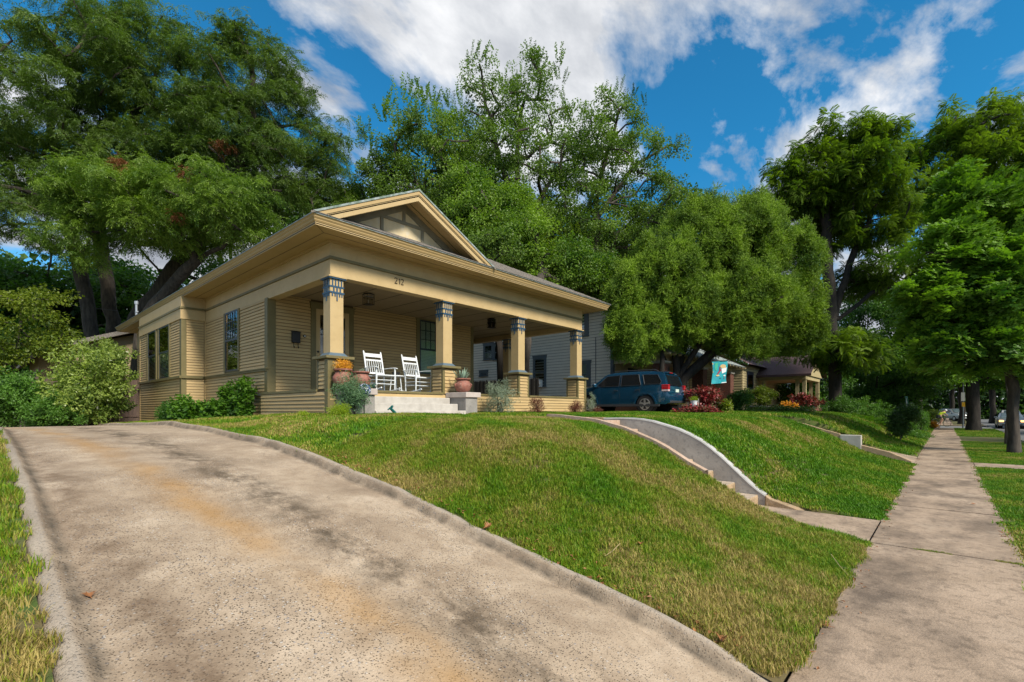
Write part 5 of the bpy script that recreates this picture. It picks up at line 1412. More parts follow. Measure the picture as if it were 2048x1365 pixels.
fpatch('print', om, disc(.72, .24, .15, .09), .014)
fpatch('print', wm, [(.62, .34), (.92, .30), (.88, .5), (.6, .56)], .016)
fpatch('print', rm_, [(.52, .22), (.60, .42), (.40, .60), (.36, .56), (.5, .42)], .02)
fpatch('print', om, disc(.38, .64, .09, .035), .022)
fpatch('print', wm, disc(.78, .66, .12, .035), .018)
fpatch('print', mm, disc(.50, .76, .05, .03), .018); fpatch('print', rm_, disc(.8, .78, .06, .03), .018)
fpatch('hem', wm, [(0, .965), (1, .965), (1, 1), (0, 1)], .008); fpatch('hem', om, [(0, .05), (.04, .05), (.04, .5), (0, .5)], .008)
MB().tube([fa + Vector((-.05, -.02, .02)), fb_ + Vector((.06, .03, .02))], .015, 6).build('pole', M['black'], fl)

# cream house beyond
ch3 = thing('cream_house', 'cream clapboard cottage with a gabled corner porch and purple brown roof', 'house', (-12, 36, 1.2))
c0 = at(1462, 800, 33)
X3 = c0.x + .9
MB().box(-22, X3, 34.0, 46, .8, 4.6).build('wall', mat('cream_lap_shadow', (.17, .14, .08)), ch3)  # dark body colour shows between boards as painted lap shadow
boards(ch3, 'Y', 34.0, -1, -21.9, X3, 1.2, 4.5, joined=True, e=.17, m=M['cream'], name='siding')
boards(ch3, 'X', X3, 1, 34.0, 45.9, 1.2, 4.5, joined=True, e=.17, m=M['cream'], name='siding')
rs3 = mat('purple_brown_shingles', (.14, .085, .085), (.085, .05, .055), .95, 14, bump=.4)
MB().poly([(X3 + .5, 33.4, 4.55), (X3 + .5, 46.5, 4.55), (X3 - 4.5, 46.5, 7.6), (X3 - 4.5, 33.4, 7.6)]).poly([(X3 - 9.5, 33.4, 4.55), (X3 - 4.5, 33.4, 7.6), (X3 - 4.5, 46.5, 7.6), (X3 - 9.5, 46.5, 4.55)]).build('roof', rs3, ch3)
MB().prism([(X3 - .1, 34.0, 4.55), (X3 - 4.5, 34.0, 7.35), (X3 - 8.9, 34.0, 4.55)], (0, .1, 0)).build('gable_end', M['cream'], ch3)
w3 = window(ch3, 'X', X3 + .012, 1, 35.0, 36.2, 2.1, 4.0, trimm='navy', plain=True)
# its porch: roof with small gable, paired posts
p0 = at(1478, 745, 33.5)
xa, xb = X3, X3 + 3.1
MB().box(xa, xb, 37.5, 42.6, 1.2, 1.7).build('porch_floor', M['brick'], ch3)
MB().box(xa, xb - .1, 37.5, 42.4, 3.62, 3.9).build('porch_beam', M['cream'], ch3)
MB().poly([(xa - 1, 37.0, 4.0), (xb + .3, 37.0, 3.95), (xb + .3, 40.0, 5.5), (xa - 1, 40.0, 5.5)]).poly([(xb + .3, 43, 3.95), (xa - 1, 43, 4.0), (xa - 1, 40.0, 5.5), (xb + .3, 40.0, 5.5)]).box(xa, xb + .3, 37.0, 37.06, 3.82, 3.97).build('porch_roof', rs3, ch3)
MB().prism([(xb, 37.4, 3.9), (xb, 42.6, 3.9), (xb, 40.0, 5.25)], (-.08, 0, 0)).build('porch_gable', M['cream'], ch3)
for (y, dx) in ((37.7, 0), (37.7, -.42), (42.2, 0), (42.2, -.42)):
    MB().box(xb - .35 + dx, xb - .13 + dx, y, y + .22, 1.7, 3.62).build('post', M['cream'], ch3)
for xx in (xa + .2,): MB().box(xx, xx + .25, 37.7, 37.95, 1.7, 3.62).build('post', M['cream'], ch3)
brick_pier(ch3, at(1505, 820, 33).x, at(1505, 820, 33).y, 1.0, 1.75, .9)
brick_pier(ch3, at(1528, 820, 33.6).x, at(1528, 820, 33.6).y, 1.0, 1.72, .5)
# small garage gable and a white house glimpsed farther on
gg = thing('garage', 'small tan garage with a low white edged gable behind the corner porch', 'garage', (-13, 50, 1.2))
g1 = at(1518, 800, 50)
MB().box(g1.x - 2.2, g1.x + 2.2, g1.y, g1.y + 5, .9, 3.6).build('wall', mat('taupe_paint', (.26, .21, .16), (.22, .18, .13), .7), gg)
MB().prism([(g1.x - 2.2, g1.y - .02, 3.6), (g1.x + 2.2, g1.y - .02, 3.6), (g1.x, g1.y - .02, 4.6)], (0, .1, 0)).build('gable_end', MATS['taupe_paint'], gg)
for s in (-1, 1): MB().bar((g1.x, g1.y - .15, 4.75), (g1.x + s * 2.6, g1.y - .15, 3.5), .12, .2).poly([(g1.x, g1.y - .2, 4.8), (g1.x + s * 2.6, g1.y - .2, 3.6), (g1.x + s * 2.6, g1.y + 5, 3.6), (g1.x, g1.y + 5, 4.8)]).build('roof', M['white'], gg)
wh = thing('white_house', 'pale white house glimpsed through the trees behind the thick dark trunk', 'house', (-11, 55, 1))
g2 = at(1615, 800, 52)
whm = mat('warm_white_paint', (.58, .55, .47), (.5, .47, .4), .7)
MB().box(g2.x - 2.5, g2.x + 1.6, g2.y, g2.y + 6, .3, 5.3).build('wall', whm, wh)
MB().box(g2.x + 1.6, g2.x + 2.3, g2.y - .6, g2.y + 3, .3, 2.6).build('porch', whm, wh)
window(wh, 'Y', g2.y, -1, g2.x - .7, g2.x + .5, 3.4, 4.5, trimm='white', plain=True)

# rear building at the end of the drive
sh = thing('rear_building', 'low tan clapboard outbuilding with a shallow gable roof behind the bushes', 'outbuilding', (-34, 3, 1))
SX = -32.0
pa, pb = onX(118, 700, SX), onX(215, 700, SX)
yl = onX(97, 700, SX).y; yl2 = onX(75, 700, SX).y
zl_ = onX(95, 693, SX).z; zr_ = onX(205, 668, SX).z
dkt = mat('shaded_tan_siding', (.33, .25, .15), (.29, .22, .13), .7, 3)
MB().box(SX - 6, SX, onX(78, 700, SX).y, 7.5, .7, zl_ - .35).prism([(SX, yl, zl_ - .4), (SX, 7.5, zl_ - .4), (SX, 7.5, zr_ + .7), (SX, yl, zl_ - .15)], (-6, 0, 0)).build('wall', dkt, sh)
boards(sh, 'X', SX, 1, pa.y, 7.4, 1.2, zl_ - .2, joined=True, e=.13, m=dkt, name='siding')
MB().box(SX, SX + .04, pa.y - .25, pa.y, 1.0, zl_ - .1).build('corner_board', M['olive'], sh)
MB().prism([(SX + .7, yl, zl_ - .22), (SX + .7, yl, zl_), (SX + .7, 8.5, zl_ + (8.5 - yl) * (zr_ - zl_) / (pb.y - yl)), (SX + .7, 8.5, zl_ - .22 + (8.5 - yl) * (zr_ - zl_) / (pb.y - yl))], (-7, 0, 0)).build('roof', M['shingle'], sh)
MB().prism([(SX + .7, yl, zl_ - .22), (SX + .7, yl, zl_), (SX + .7, yl2 - .5, zl_ - .75), (SX + .7, yl2 - .5, zl_ - .9)], (-7, 0, 0)).build('roof', M['shingle'], sh)

# fences: each board a piece
def board_fence(name, label, a, b_, z0f, h, m, wbd=.14, pointed=False, group=None):
    a, b_ = Vector(a), Vector(b_); d = b_ - a; L = d.length; d.normalize(); n_ = Vector((-d.y, d.x, 0))
    t = thing(name, label, 'fence', (a.x, a.y, z0f), 0, group)
    k = int(L / wbd)
    for i in range(k):
        random.seed(i * 3 + 1)
        c = a + d * (i + .5) * L / k; hh = h + random.uniform(-.015, .02); o = n_ * (.012 if i % 2 else 0)
        z0 = z0f
        vs = []
        w = L / k / 2 - .004
        top = [(-w, hh - .05), (-w * .5, hh), (w * .5, hh), (w, hh - .05)] if pointed else [(-w, hh), (w, hh)]
        pts = [(-w, 0)] + top + [(w, 0)]
        q = MB().prism([c + o + d * u + Vector((0, 0, z0 + z)) - Vector((0, 0, c.z)) for u, z in pts], n_ * .018)
        q.build('board', m, t)
    for z in (.35, h - .35): MB().bar(a + n_ * .04 + Vector((0, 0, z0f + z - a.z)), b_ + n_ * .04 + Vector((0, 0, z0f + z - b_.z)), .04, .08).build('rail', m, t)
    return t
gX = XBL - .05
board_fence('wooden_gate', 'weathered brown board gate closing the gap beside the bay', (gX - .3, YBAY + .25, 0), (gX - 0.3, YBAY - 3.2, 0), .95, 1.82, M['fence'])
board_fence('side_fence', 'dark weathered picket topped board fence seen through the porch', (-24, 18.2, 0), (-14.6, 18.2, 0), 1.1, 2.0, M['fence_dark'], pointed=True)
# ================================================================ foliage
def leaf_verts(c, d, u, L, W, fold=.25):
    """kite leaf from c along d, width direction u"""
    n = np.cross(d, u)
    return [c, c + d * L * .45 + u * W * .5 + n * W * fold, c + d * L, c + d * L * .45 - u * W * .5 + n * W * fold]
def unit_v(v): return v / (np.linalg.norm(v) + 1e-9)
def make_clump(kind, seed, n=90, R_=.42, L=.10, W=.055):
    rg = np.random.default_rng(seed); vs = []; fs = []
    def leaf(c, d, u, L, W, fold=.25):
        o = len(vs); vs.extend([tuple(q) for q in leaf_verts(c, d, u, L, W, fold)]); fs.append((o, o + 1, o + 2)); fs.append((o, o + 2, o + 3))
    if kind == 'broad':
        for i in range(n):
            p = unit_v(rg.normal(size=3)) * R_ * rg.uniform(.15, 1) ** .6; p[2] *= .75
            d = unit_v(unit_v(p) * .7 + rg.normal(size=3) * .5 + np.array([0, 0, -.35])); u = unit_v(np.cross(d, np.array([0, 0, 1.0]) + rg.normal(size=3) * .45))
            s = rg.uniform(.7, 1.2); leaf(p, d, u, L * s, W * s)
    elif kind == 'narrow':                        # drooping sprays of narrow leaflets
        for t in range(10):
            a = rg.uniform(0, 6.28); el = rg.uniform(-.5, .9); d0 = np.array([math.cos(a) * math.cos(el), math.sin(a) * math.cos(el), math.sin(el)])
            p = d0 * .05; st = R_ / 7
            for k in range(7):
                d0 = unit_v(d0 + np.array([0, 0, -.16])); p = p + d0 * st
                sd = unit_v(np.cross(d0, np.array([0, 0, 1.0])) + rg.normal(size=3) * .2)
                for s in (-1, 1):
                    d = unit_v(d0 * .6 + sd * s * .8 + np.array([0, 0, -.25]) + rg.normal(size=3) * .15)
                    leaf(p, d, unit_v(np.cross(d, np.array([0, 0, 1.0]) + rg.normal(size=3) * .3)), L * rg.uniform(.8, 1.2), W)
    elif kind == 'frond':                         # rosette of long pinnate leaves
        for t in range(11):
            a = t * 2.4 + rg.uniform(-.3, .3); el = rg.uniform(-.5, 1.1); d0 = np.array([math.cos(a) * math.cos(el), math.sin(a) * math.cos(el), math.sin(el)])
            p = np.zeros(3); K = 9; st = R_ * 1.35 / K
            for k in range(K):
                d0 = unit_v(d0 + np.array([0, 0, -.17])); p = p + d0 * st
                sd = unit_v(np.cross(d0, np.array([0, 0, 1.0])))
                Lk = L * (1.1 - abs(k - K * .45) / K)
                if k < 2: continue
                for s in (-1, 1):
                    d = unit_v(d0 * .45 + sd * s + np.array([0, 0, -.2])); leaf(p, d, unit_v(np.cross(d, np.array([0, 0, 1.0]))), Lk, W, .1)
    elif kind == 'plume':                         # feathery upright and drooping evergreen sprays
        for t in range(20):
            a = rg.uniform(0, 6.28); el = rg.uniform(-1.1, 1.35); d0 = np.array([math.cos(a) * math.cos(el), math.sin(a) * math.cos(el), math.sin(el)])
            p = d0 * .03; K = 9; st = R_ / K
            for k in range(K):
                d0 = unit_v(d0 + np.array([0, 0, -.05]) + rg.normal(size=3) * .12); p = p + d0 * st
                for s in range(2):
                    d = unit_v(d0 * .8 + rg.normal(size=3) * .6); leaf(p, d, unit_v(np.cross(d, rg.normal(size=3))), L * rg.uniform(.7, 1.3) * (1.15 - k / K * .6), W, .1)
    elif kind == 'spire':                         # long upright shoot with leaves all along
        for t in range(3):
            a = rg.uniform(0, 6.28); p = np.array([math.cos(a) * .1, math.sin(a) * .1, -.3]); d0 = unit_v(np.array([math.cos(a) * .18, math.sin(a) * .18, 1.0]))
            for k in range(16):
                p = p + d0 * (R_ * .16)
                for s in range(3):
                    b_ = rg.uniform(0, 6.28); d = unit_v(np.array([math.cos(b_), math.sin(b_), rg.uniform(-.2, .7)])); leaf(p, d, unit_v(np.cross(d, np.array([0, 0, 1.0]) + rg.normal(size=3) * .3)), L * rg.uniform(.8, 1.2), W)
    elif kind == 'oak':                           # lobed leaves in whorls
        for t in range(16):
            c = unit_v(rg.normal(size=3)) * R_ * rg.uniform(.3, 1); c[2] *= .7
            for k in range(6):
                a = k * 1.05 + rg.uniform(-.3, .3); d = unit_v(np.array([math.cos(a), math.sin(a), rg.uniform(-.3, .4)]) + rg.normal(size=3) * .2)
                u = unit_v(np.cross(d, np.array([0, 0, 1.0]) + rg.normal(size=3) * .2)); s = rg.uniform(.75, 1.15) * L; n_ = np.cross(d, u)
                o = len(vs); q = [c, c + d * .35 * s + u * .12 * s, c + d * .45 * s + u * .42 * s + n_ * .05 * s, c + d * .62 * s + u * .10 * s, c + d * .85 * s + u * .28 * s, c + d * s, c + d * .85 * s - u * .28 * s, c + d * .62 * s - u * .10 * s, c + d * .45 * s - u * .42 * s + n_ * .05 * s, c + d * .35 * s - u * .12 * s]
                vs.extend([tuple(x) for x in q]); fs.append(tuple(o + i for i in range(10)))
    return src_mesh('leaf_clump_' + kind, vs, fs)
CL = {
    'broad': make_clump('broad', 1, 62, .44, .135, .095),
    'broad_big': make_clump('broad', 2, 60, .55, .19, .13),
    'far': make_clump('broad', 3, 60, .8, .27, .19),
    'narrow': make_clump('narrow', 4, 0, .52, .125, .038),
    'frond': make_clump('frond', 5, 0, .42, .17, .062),
    'plume': make_clump('plume', 6, 0, .36, .10, .024),
    'spire': make_clump('spire', 7, 0, .42, .11, .065),
    'oak': make_clump('oak', 8, 0, .42, .17, .1),
    'small': make_clump('broad', 9, 70, .14, .042, .024),
    'tiny': make_clump('broad', 10, 60, .10, .026, .012),
    'shrub': make_clump('broad', 11, 60, .20, .085, .05),
    'ivy': make_clump('broad', 12, 30, .16, .10, .09),
}
LM = {
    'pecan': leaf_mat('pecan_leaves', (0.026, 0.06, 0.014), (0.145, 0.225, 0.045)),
    'pecan_lit': leaf_mat('sunlit_pecan_leaves', (0.05, 0.115, 0.016), (0.215, 0.32, 0.048)),  # lighter copy of pecan; sunlight on the bough is in the colour
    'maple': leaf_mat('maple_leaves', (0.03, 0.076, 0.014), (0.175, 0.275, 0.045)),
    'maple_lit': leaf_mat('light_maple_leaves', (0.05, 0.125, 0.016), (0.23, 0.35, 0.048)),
    'juniper': leaf_mat('juniper_sprays', (0.024, 0.074, 0.008), (0.24, 0.37, 0.026), trans=.2, nscale=.9, gloss=.6),
    'walnut': leaf_mat('walnut_leaves', (0.022, 0.07, 0.009), (0.165, 0.25, 0.025)),
    'oak': leaf_mat('oak_leaves', (0.026, 0.09, 0.012), (0.17, 0.31, 0.03)),
    'dark': leaf_mat('dark_leaves', (0.016, 0.048, 0.012), (0.075, 0.150, 0.026)),
    'yellow': leaf_mat('yellow_green_leaves', (0.045, 0.095, 0.010), (0.190, 0.240, 0.022)),
    'camellia': leaf_mat('glossy_camellia_leaves', (0.035, 0.09, 0.014), (0.3, 0.38, 0.085), gloss=.28),
    'bush': leaf_mat('bush_leaves', (0.024, 0.080, 0.014), (0.110, 0.230, 0.034)),
    'vine': leaf_mat('garden_vine_leaves', (0.030, 0.100, 0.010), (0.110, 0.230, 0.020)),
    'sage': leaf_mat('silver_sage_leaves', (0.130, 0.180, 0.120), (0.340, 0.400, 0.300), trans=.15),
    'rosemary': leaf_mat('rosemary_leaves', (0.035, 0.090, 0.040), (0.130, 0.240, 0.110), trans=.15),
    'lime': leaf_mat('lime_leaves', (0.140, 0.230, 0.010), (0.320, 0.420, 0.020)),
    'barberry': leaf_mat('barberry_leaves', (0.060, 0.018, 0.015), (0.200, 0.065, 0.040), trans=.2),
    'orange': leaf_mat('orange_leaves', (0.480, 0.190, 0.015), (0.720, 0.360, 0.030), trans=.2),
    'red': leaf_mat('red_coleus_leaves', (0.020, 0.045, 0.010), (0.300, 0.035, 0.045), trans=.2, nscale=4.5),
    'brown': leaf_mat('withered_leaves', (0.120, 0.045, 0.020), (0.300, 0.115, 0.050), trans=.15),
}
def crown(name, P, Rt, Sc, clump, lm, parent): return scatter(name, P, Rt, Sc, CL[clump], LM[lm] if isinstance(lm, str) else lm, parent)
def skeleton(parent, trunks, tips, r0, m, rg, tip_r=.018, side=6, expo=.5, sag=.0):
    """trunks: list of polylines; tips: bough centres; limbs run from the trunks to the tips"""
    nodes = []; par = []; fixed = []
    for tr in trunks:
        prev = -1; tr = [np.array(p, float) for p in tr]
        for i in range(len(tr) - 1):
            k = max(2, int(np.linalg.norm(tr[i + 1] - tr[i]) / .7))
            for j in range(k if i < len(tr) - 2 else k + 1):
                p = tr[i] + (tr[i + 1] - tr[i]) * j / k
                if prev >= 0: p = p + rg.normal(size=3) * .05
                nodes.append(p); par.append(prev); prev = len(nodes) - 1; fixed.append(True)
    base_z = min(n[2] for n in nodes)
    T = np.array(tips); tn = np.array(nodes)
    dist = np.array([np.min(np.linalg.norm(tn - t, axis=1)) for t in T])
    # only the upper parts of trunks may carry limbs
    hz = np.array([n[2] for n in nodes]); lim = base_z + (hz.max() - base_z) * .35
    for ti in np.argsort(dist):
        t = T[ti]; A = np.array(nodes)
        d = np.linalg.norm(A - t, axis=1)
        up = A[:, 2] - t[2]
        cost = d * (1 + .7 * np.clip(up / (d + .01), 0, 1)) + np.where((np.arange(len(A)) < len(tn)) & (A[:, 2] < lim), 4.0, 0)
        j = int(np.argmin(cost)); a = A[j]; L = np.linalg.norm(t - a)
        k = max(2, int(L / .8)); perp = rg.normal(size=3) * L * .07; prev = j
        for s in range(1, k + 1):
            u = s / k; p = a + (t - a) * u + perp * math.sin(math.pi * u) + np.array([0, 0, 1]) * L * .09 * math.sin(math.pi * u)
            nodes.append(p); par.append(prev); prev = len(nodes) - 1; fixed.append(False)
    n = len(nodes); cnt = np.zeros(n); kids = [[] for _ in range(n)]
    for i in range(n):
        if par[i] >= 0: kids[par[i]].append(i)
    for i in range(n - 1, -1, -1):
        if not kids[i]: cnt[i] += 1
        if par[i] >= 0: cnt[par[i]] += cnt[i]
    mxc = cnt.max(); rad = tip_r + (r0 - tip_r) * (cnt / mxc) ** expo
    b = MB()
    done = [False] * n
    def chain(i):
        pts = [nodes[par[i]]] if par[i] >= 0 else []
        rs = [min(rad[par[i]], rad[i] * 1.25)] if par[i] >= 0 else []
        while True:
            pts.append(nodes[i]); rs.append(rad[i]); done[i] = True
            ks = sorted(kids[i], key=lambda q: -rad[q])
            ks = [q for q in ks if not done[q]]
            if not ks: break
            i = ks[0]
        return pts, rs
    order = [i for i in range(n) if par[i] < 0] + sorted(range(n), key=lambda q: -rad[q])
    for i in order:
        if done[i]: continue
        pts, rs = chain(i)
        if len(pts) < 2: continue
        if par[i if False else 0] is not None and rs[0] >= r0 * .9: rs[0] *= 1.3                    # root flare
        b.tube(pts, rs, 9 if rs[0] > .1 else side, caps=False)
    return b.build('trunk', m, parent, smooth=True, fixn=False)
def sample_tips(lobes, n, rg, inner=.25):
    """lobes: (centre, rx, ry, rz); tips spread with a minimum spacing, biased outwards"""
    vol = np.array([l[1] * l[2] * l[3] for l in lobes]) ** .75; pr_ = vol / vol.sum(); out_ = []
    for i in range(n):
        best = None; bd_ = -1
        for c in range(9):
            l = lobes[rg.choice(len(lobes), p=pr_)]
            v = unit_v(rg.normal(size=3)) * rg.uniform(inner, 1) ** .45
            p = np.array(l[0]) + v * np.array(l[1:4])
            d = min([np.linalg.norm(p - q) for q in out_] or [9])
            if d > bd_: best, bd_ = p, d
        out_.append(best)
    return out_
def P5(px, py, rx, ry, D, depth=.9):
    c = at(px, py, D); k = D / FPX
    return ((c.x, c.y, c.z), rx * k * .95, rx * k * depth * .95, ry * k * .95)
def tree(label, base, trunks, lobes, nb, per, br, clump, lm, r0, seed, bark='bark', group=None, cat='tree', name='tree', squash=.6, tilt=.45, cscale=(.8, 1.2), expo=.5, extra=None, up=False, skel=True, inner=.25):
    rg = np.random.default_rng(seed)
    t = thing(name, label, cat, base, 0, group)
    tips = sample_tips(lobes, nb, rg, inner)
    if skel: skeleton(t, trunks, tips, r0, M[bark], rg, expo=expo)
    P = []
    for q in tips:
        k = int(per * .62 * rg.uniform(.5, 1.4)); R1 = br * rg.uniform(.7, 1.25)
        v = rg.normal(size=(k, 3)); v /= np.linalg.norm(v, axis=1)[:, None]; v *= (rg.uniform(0.08, 1, (k, 1)) ** .5) * R1; v[:, 2] *= squash
        P.append(v + q)
    P = np.concatenate(P); n = len(P)
    Rt = np.stack([rg.uniform(-tilt, tilt, n), rg.uniform(-tilt, tilt, n), rg.uniform(0, 6.28, n)], 1)
    Sc = rg.uniform(cscale[0], cscale[1], n)
    crown('crown', P, Rt, Sc, clump, lm, t)
    for (nm, cl, l2, pts, sc) in (extra or []):
        pts = np.array(pts); k = len(pts)
        crown(nm, pts, np.stack([rg.uniform(-.3, .3, k), rg.uniform(-.3, .3, k), rg.uniform(0, 6.28, k)], 1), rg.uniform(sc[0], sc[1], k), cl, l2, t)
    return t
def blobpts(rg, px, py, r, D, n):
    c = np.array(at(px, py, D)); v = rg.normal(size=(n, 3)); v /= np.linalg.norm(v, axis=1)[:, None]
    return c + v * (rg.uniform(.1, 1, (n, 1)) ** .5) * r * D / FPX * np.array([1, 1, .8])
rg0 = np.random.default_rng(99)
def A_(px, py, D): return tuple(at(px, py, D))

# big old trees behind and left of the house
tree('huge dark pecan tree at the far left, its crown filling the upper corner', A_(190, 845, 27), [[A_(190, 850, 27), A_(188, 680, 27), A_(165, 560, 27), (at(148, 490, 27)), A_(120, 380, 26.5), A_(105, 260, 26)]],
     [P5(60, 190, 170, 150, 25.5), P5(-60, 330, 150, 160, 25), P5(170, 110, 130, 95, 26), P5(90, 330, 120, 110, 25), P5(40, 460, 120, 60, 25)],
     95, 34, 1.25, 'narrow', 'pecan', .34, 21, expo=.62)
tree('tall dark pecan tree with a straight trunk behind the eave', A_(226, 845, 29), [[A_(228, 850, 29), A_(226, 640, 29), A_(205, 520, 29), A_(196, 450, 29), A_(240, 330, 29), A_(290, 180, 29)]],
     [P5(300, 150, 135, 110, 29), P5(250, 290, 130, 110, 29), P5(210, 60, 60, 50, 29), P5(350, 70, 50, 40, 29), P5(330, 330, 110, 90, 28)],
     85, 32, 1.25, 'narrow', 'pecan', .36, 22, expo=.62)
tree('leaning forked pecan with a pale limb spread and tall right hand crown', A_(300, 845, 27), [[A_(255, 850, 27), A_(275, 640, 27), A_(335, 565, 27), A_(372, 520, 26.8), A_(400, 470, 27), A_(470, 380, 27.5), A_(500, 250, 28), A_(505, 150, 28)],
      [A_(335, 565, 27), A_(300, 520, 26.5), A_(265, 485, 26)], [A_(372, 520, 26.8), A_(430, 490, 26), A_(478, 478, 25.5)]],
     [P5(490, 150, 100, 110, 28.5), P5(440, 280, 120, 110, 28.5), P5(560, 240, 85, 100, 29), P5(610, 330, 85, 75, 29), P5(530, 350, 110, 80, 28), P5(660, 300, 40, 60, 29), P5(640, 400, 60, 40, 29)],
     120, 30, 1.2, 'narrow', 'pecan', .46, 23, expo=.62,
     extra=[('withered_twigs', 'narrow', 'brown', np.concatenate([blobpts(rg0, 450, 297, 20, 25.5, 14)]), (.5, .8))])
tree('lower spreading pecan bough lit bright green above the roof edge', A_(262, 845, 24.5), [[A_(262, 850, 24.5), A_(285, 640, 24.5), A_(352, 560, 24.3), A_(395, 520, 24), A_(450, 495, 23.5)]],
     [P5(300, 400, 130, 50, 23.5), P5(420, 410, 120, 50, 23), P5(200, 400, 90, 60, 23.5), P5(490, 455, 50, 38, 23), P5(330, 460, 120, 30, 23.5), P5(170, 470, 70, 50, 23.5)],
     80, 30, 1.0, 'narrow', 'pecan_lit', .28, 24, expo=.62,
     extra=[('withered_twigs', 'narrow', 'brown', np.concatenate([blobpts(rg0, 240, 333, 22, 22, 16), blobpts(rg0, 372, 345, 12, 22, 8), blobpts(rg0, 350, 430, 10, 21.5, 5)]), (.5, .8))])
tree('dark tree behind the pecan trunks at the left', A_(90, 845, 33), [[A_(90, 850, 33), A_(95, 600, 33), A_(100, 500, 33)]],
     [P5(30, 590, 130, 60, 34), P5(290, 600, 60, 50, 36), P5(150, 600, 110, 40, 36), P5(430, 540, 70, 35, 38), P5(230, 550, 60, 25, 38), P5(560, 440, 90, 50, 38), P5(40, 690, 130, 50, 32), P5(270, 680, 80, 40, 36)], 70, 20, 1.7, 'far', 'bush', .3, 25)
tree('young yellow green tree at the left margin above the bushes', A_(30, 850, 17), [[A_(25, 850, 21), A_(28, 740, 21), A_(35, 680, 21), A_(40, 600, 21)]],
     [P5(30, 640, 90, 70, 21), P5(100, 690, 45, 25, 21), P5(-20, 700, 60, 50, 20), P5(70, 600, 60, 30, 22)], 36, 8, .7, 'broad', 'yellow', .06, 26, squash=.25, tilt=.25)
# behind the house in the middle
tree('upright light green maple with spiky shoots just left of the roof gable top', A_(880, 820, 30), [[A_(860, 830, 30), A_(850, 500, 30), A_(850, 330, 30)]],
     [P5(850, 330, 95, 90, 30), P5(800, 400, 90, 70, 30), P5(905, 290, 70, 80, 30), P5(760, 360, 50, 60, 30), P5(880, 430, 110, 60, 29), P5(710, 420, 55, 60, 31)], 85, 21, 1.0, 'broad', 'maple', .26, 31,
     extra=[('shoots', 'spire', 'maple_lit', [A_(x, y, 30) for x, y in ((765, 232), (778, 215), (800, 188), (815, 200), (826, 185), (845, 190), (850, 210), (868, 205), (878, 220), (892, 205), (905, 215), (918, 200), (720, 285), (735, 270), (742, 300), (700, 300), (790, 240), (835, 225), (860, 240), (925, 235), (905, 250))], (.9, 1.5))])
tree('tall airy maple rising highest behind the bungalow roof', A_(1020, 820, 32), [[A_(1035, 830, 32), A_(1032, 520, 32), A_(1030, 380, 32), A_(1040, 220, 32)], [A_(1032, 430, 32), A_(990, 280, 32), A_(965, 170, 32)], [A_(1035, 470, 32), A_(1120, 330, 32)]],
     [P5(960, 170, 40, 60, 32), P5(1055, 180, 65, 65, 32), P5(1010, 260, 100, 70, 32), P5(1110, 240, 50, 40, 32), P5(1050, 350, 150, 90, 32), P5(960, 380, 110, 90, 32), P5(1130, 330, 70, 60, 32), P5(1000, 480, 160, 70, 31)], 140, 15, 1.0, 'broad', 'maple', .30, 32,
     extra=[('shoots', 'spire', 'maple', [A_(x, y, 32) for x, y in ((948, 105), (962, 112), (975, 130), (940, 140), (1062, 112), (1068, 125), (1080, 140), (1045, 150), (1118, 120), (1116, 150), (1030, 165), (1130, 160), (1008, 170), (1125, 200), (935, 180))], (.8, 1.3))])
tree('thin topped dark maple leaning to the right of the tallest one', A_(1210, 820, 31), [[A_(1190, 830, 31), A_(1195, 560, 31), A_(1190, 420, 31), A_(1215, 300, 31), A_(1240, 220, 31)], [A_(1190, 440, 31), A_(1270, 330, 31), A_(1340, 290, 31)]],
     [P5(1215, 240, 45, 50, 31), P5(1260, 270, 50, 60, 31), P5(1200, 330, 90, 60, 31), P5(1300, 300, 50, 30, 31), P5(1330, 300, 35, 18, 31), P5(1180, 420, 110, 70, 31), P5(1290, 400, 80, 60, 31), P5(1150, 490, 120, 50, 31), P5(1300, 470, 70, 50, 31)], 110, 14, .95, 'broad', 'maple', .24, 33,
     extra=[('shoots', 'spire', 'dark', [A_(x, y, 31) for x, y in ((1205, 185), (1222, 190), (1268, 185), (1290, 205), (1250, 200), (1355, 290), (1345, 300), (1240, 175))], (.7, 1.1))])
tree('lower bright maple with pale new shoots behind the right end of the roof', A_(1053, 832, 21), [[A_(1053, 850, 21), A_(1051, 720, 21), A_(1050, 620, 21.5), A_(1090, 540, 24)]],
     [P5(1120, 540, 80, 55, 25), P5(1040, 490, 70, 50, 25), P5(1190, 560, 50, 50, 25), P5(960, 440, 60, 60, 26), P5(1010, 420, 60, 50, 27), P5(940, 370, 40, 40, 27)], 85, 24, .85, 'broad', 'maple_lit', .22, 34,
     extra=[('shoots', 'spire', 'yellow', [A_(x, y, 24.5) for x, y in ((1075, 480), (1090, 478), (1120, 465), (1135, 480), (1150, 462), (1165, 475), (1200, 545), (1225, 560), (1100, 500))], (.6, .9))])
tree('dense dark trees filling in behind the maples', A_(980, 820, 40), [[A_(980, 830, 40), A_(980, 500, 40)]],
     [P5(760, 450, 120, 60, 38), P5(900, 480, 140, 90, 40), P5(1080, 520, 160, 100, 40), P5(1250, 540, 120, 90, 38), P5(680, 410, 60, 40, 38), P5(1340, 460, 80, 55, 38), P5(1390, 440, 40, 35, 36)], 95, 20, 1.8, 'far', 'dark', .4, 35)
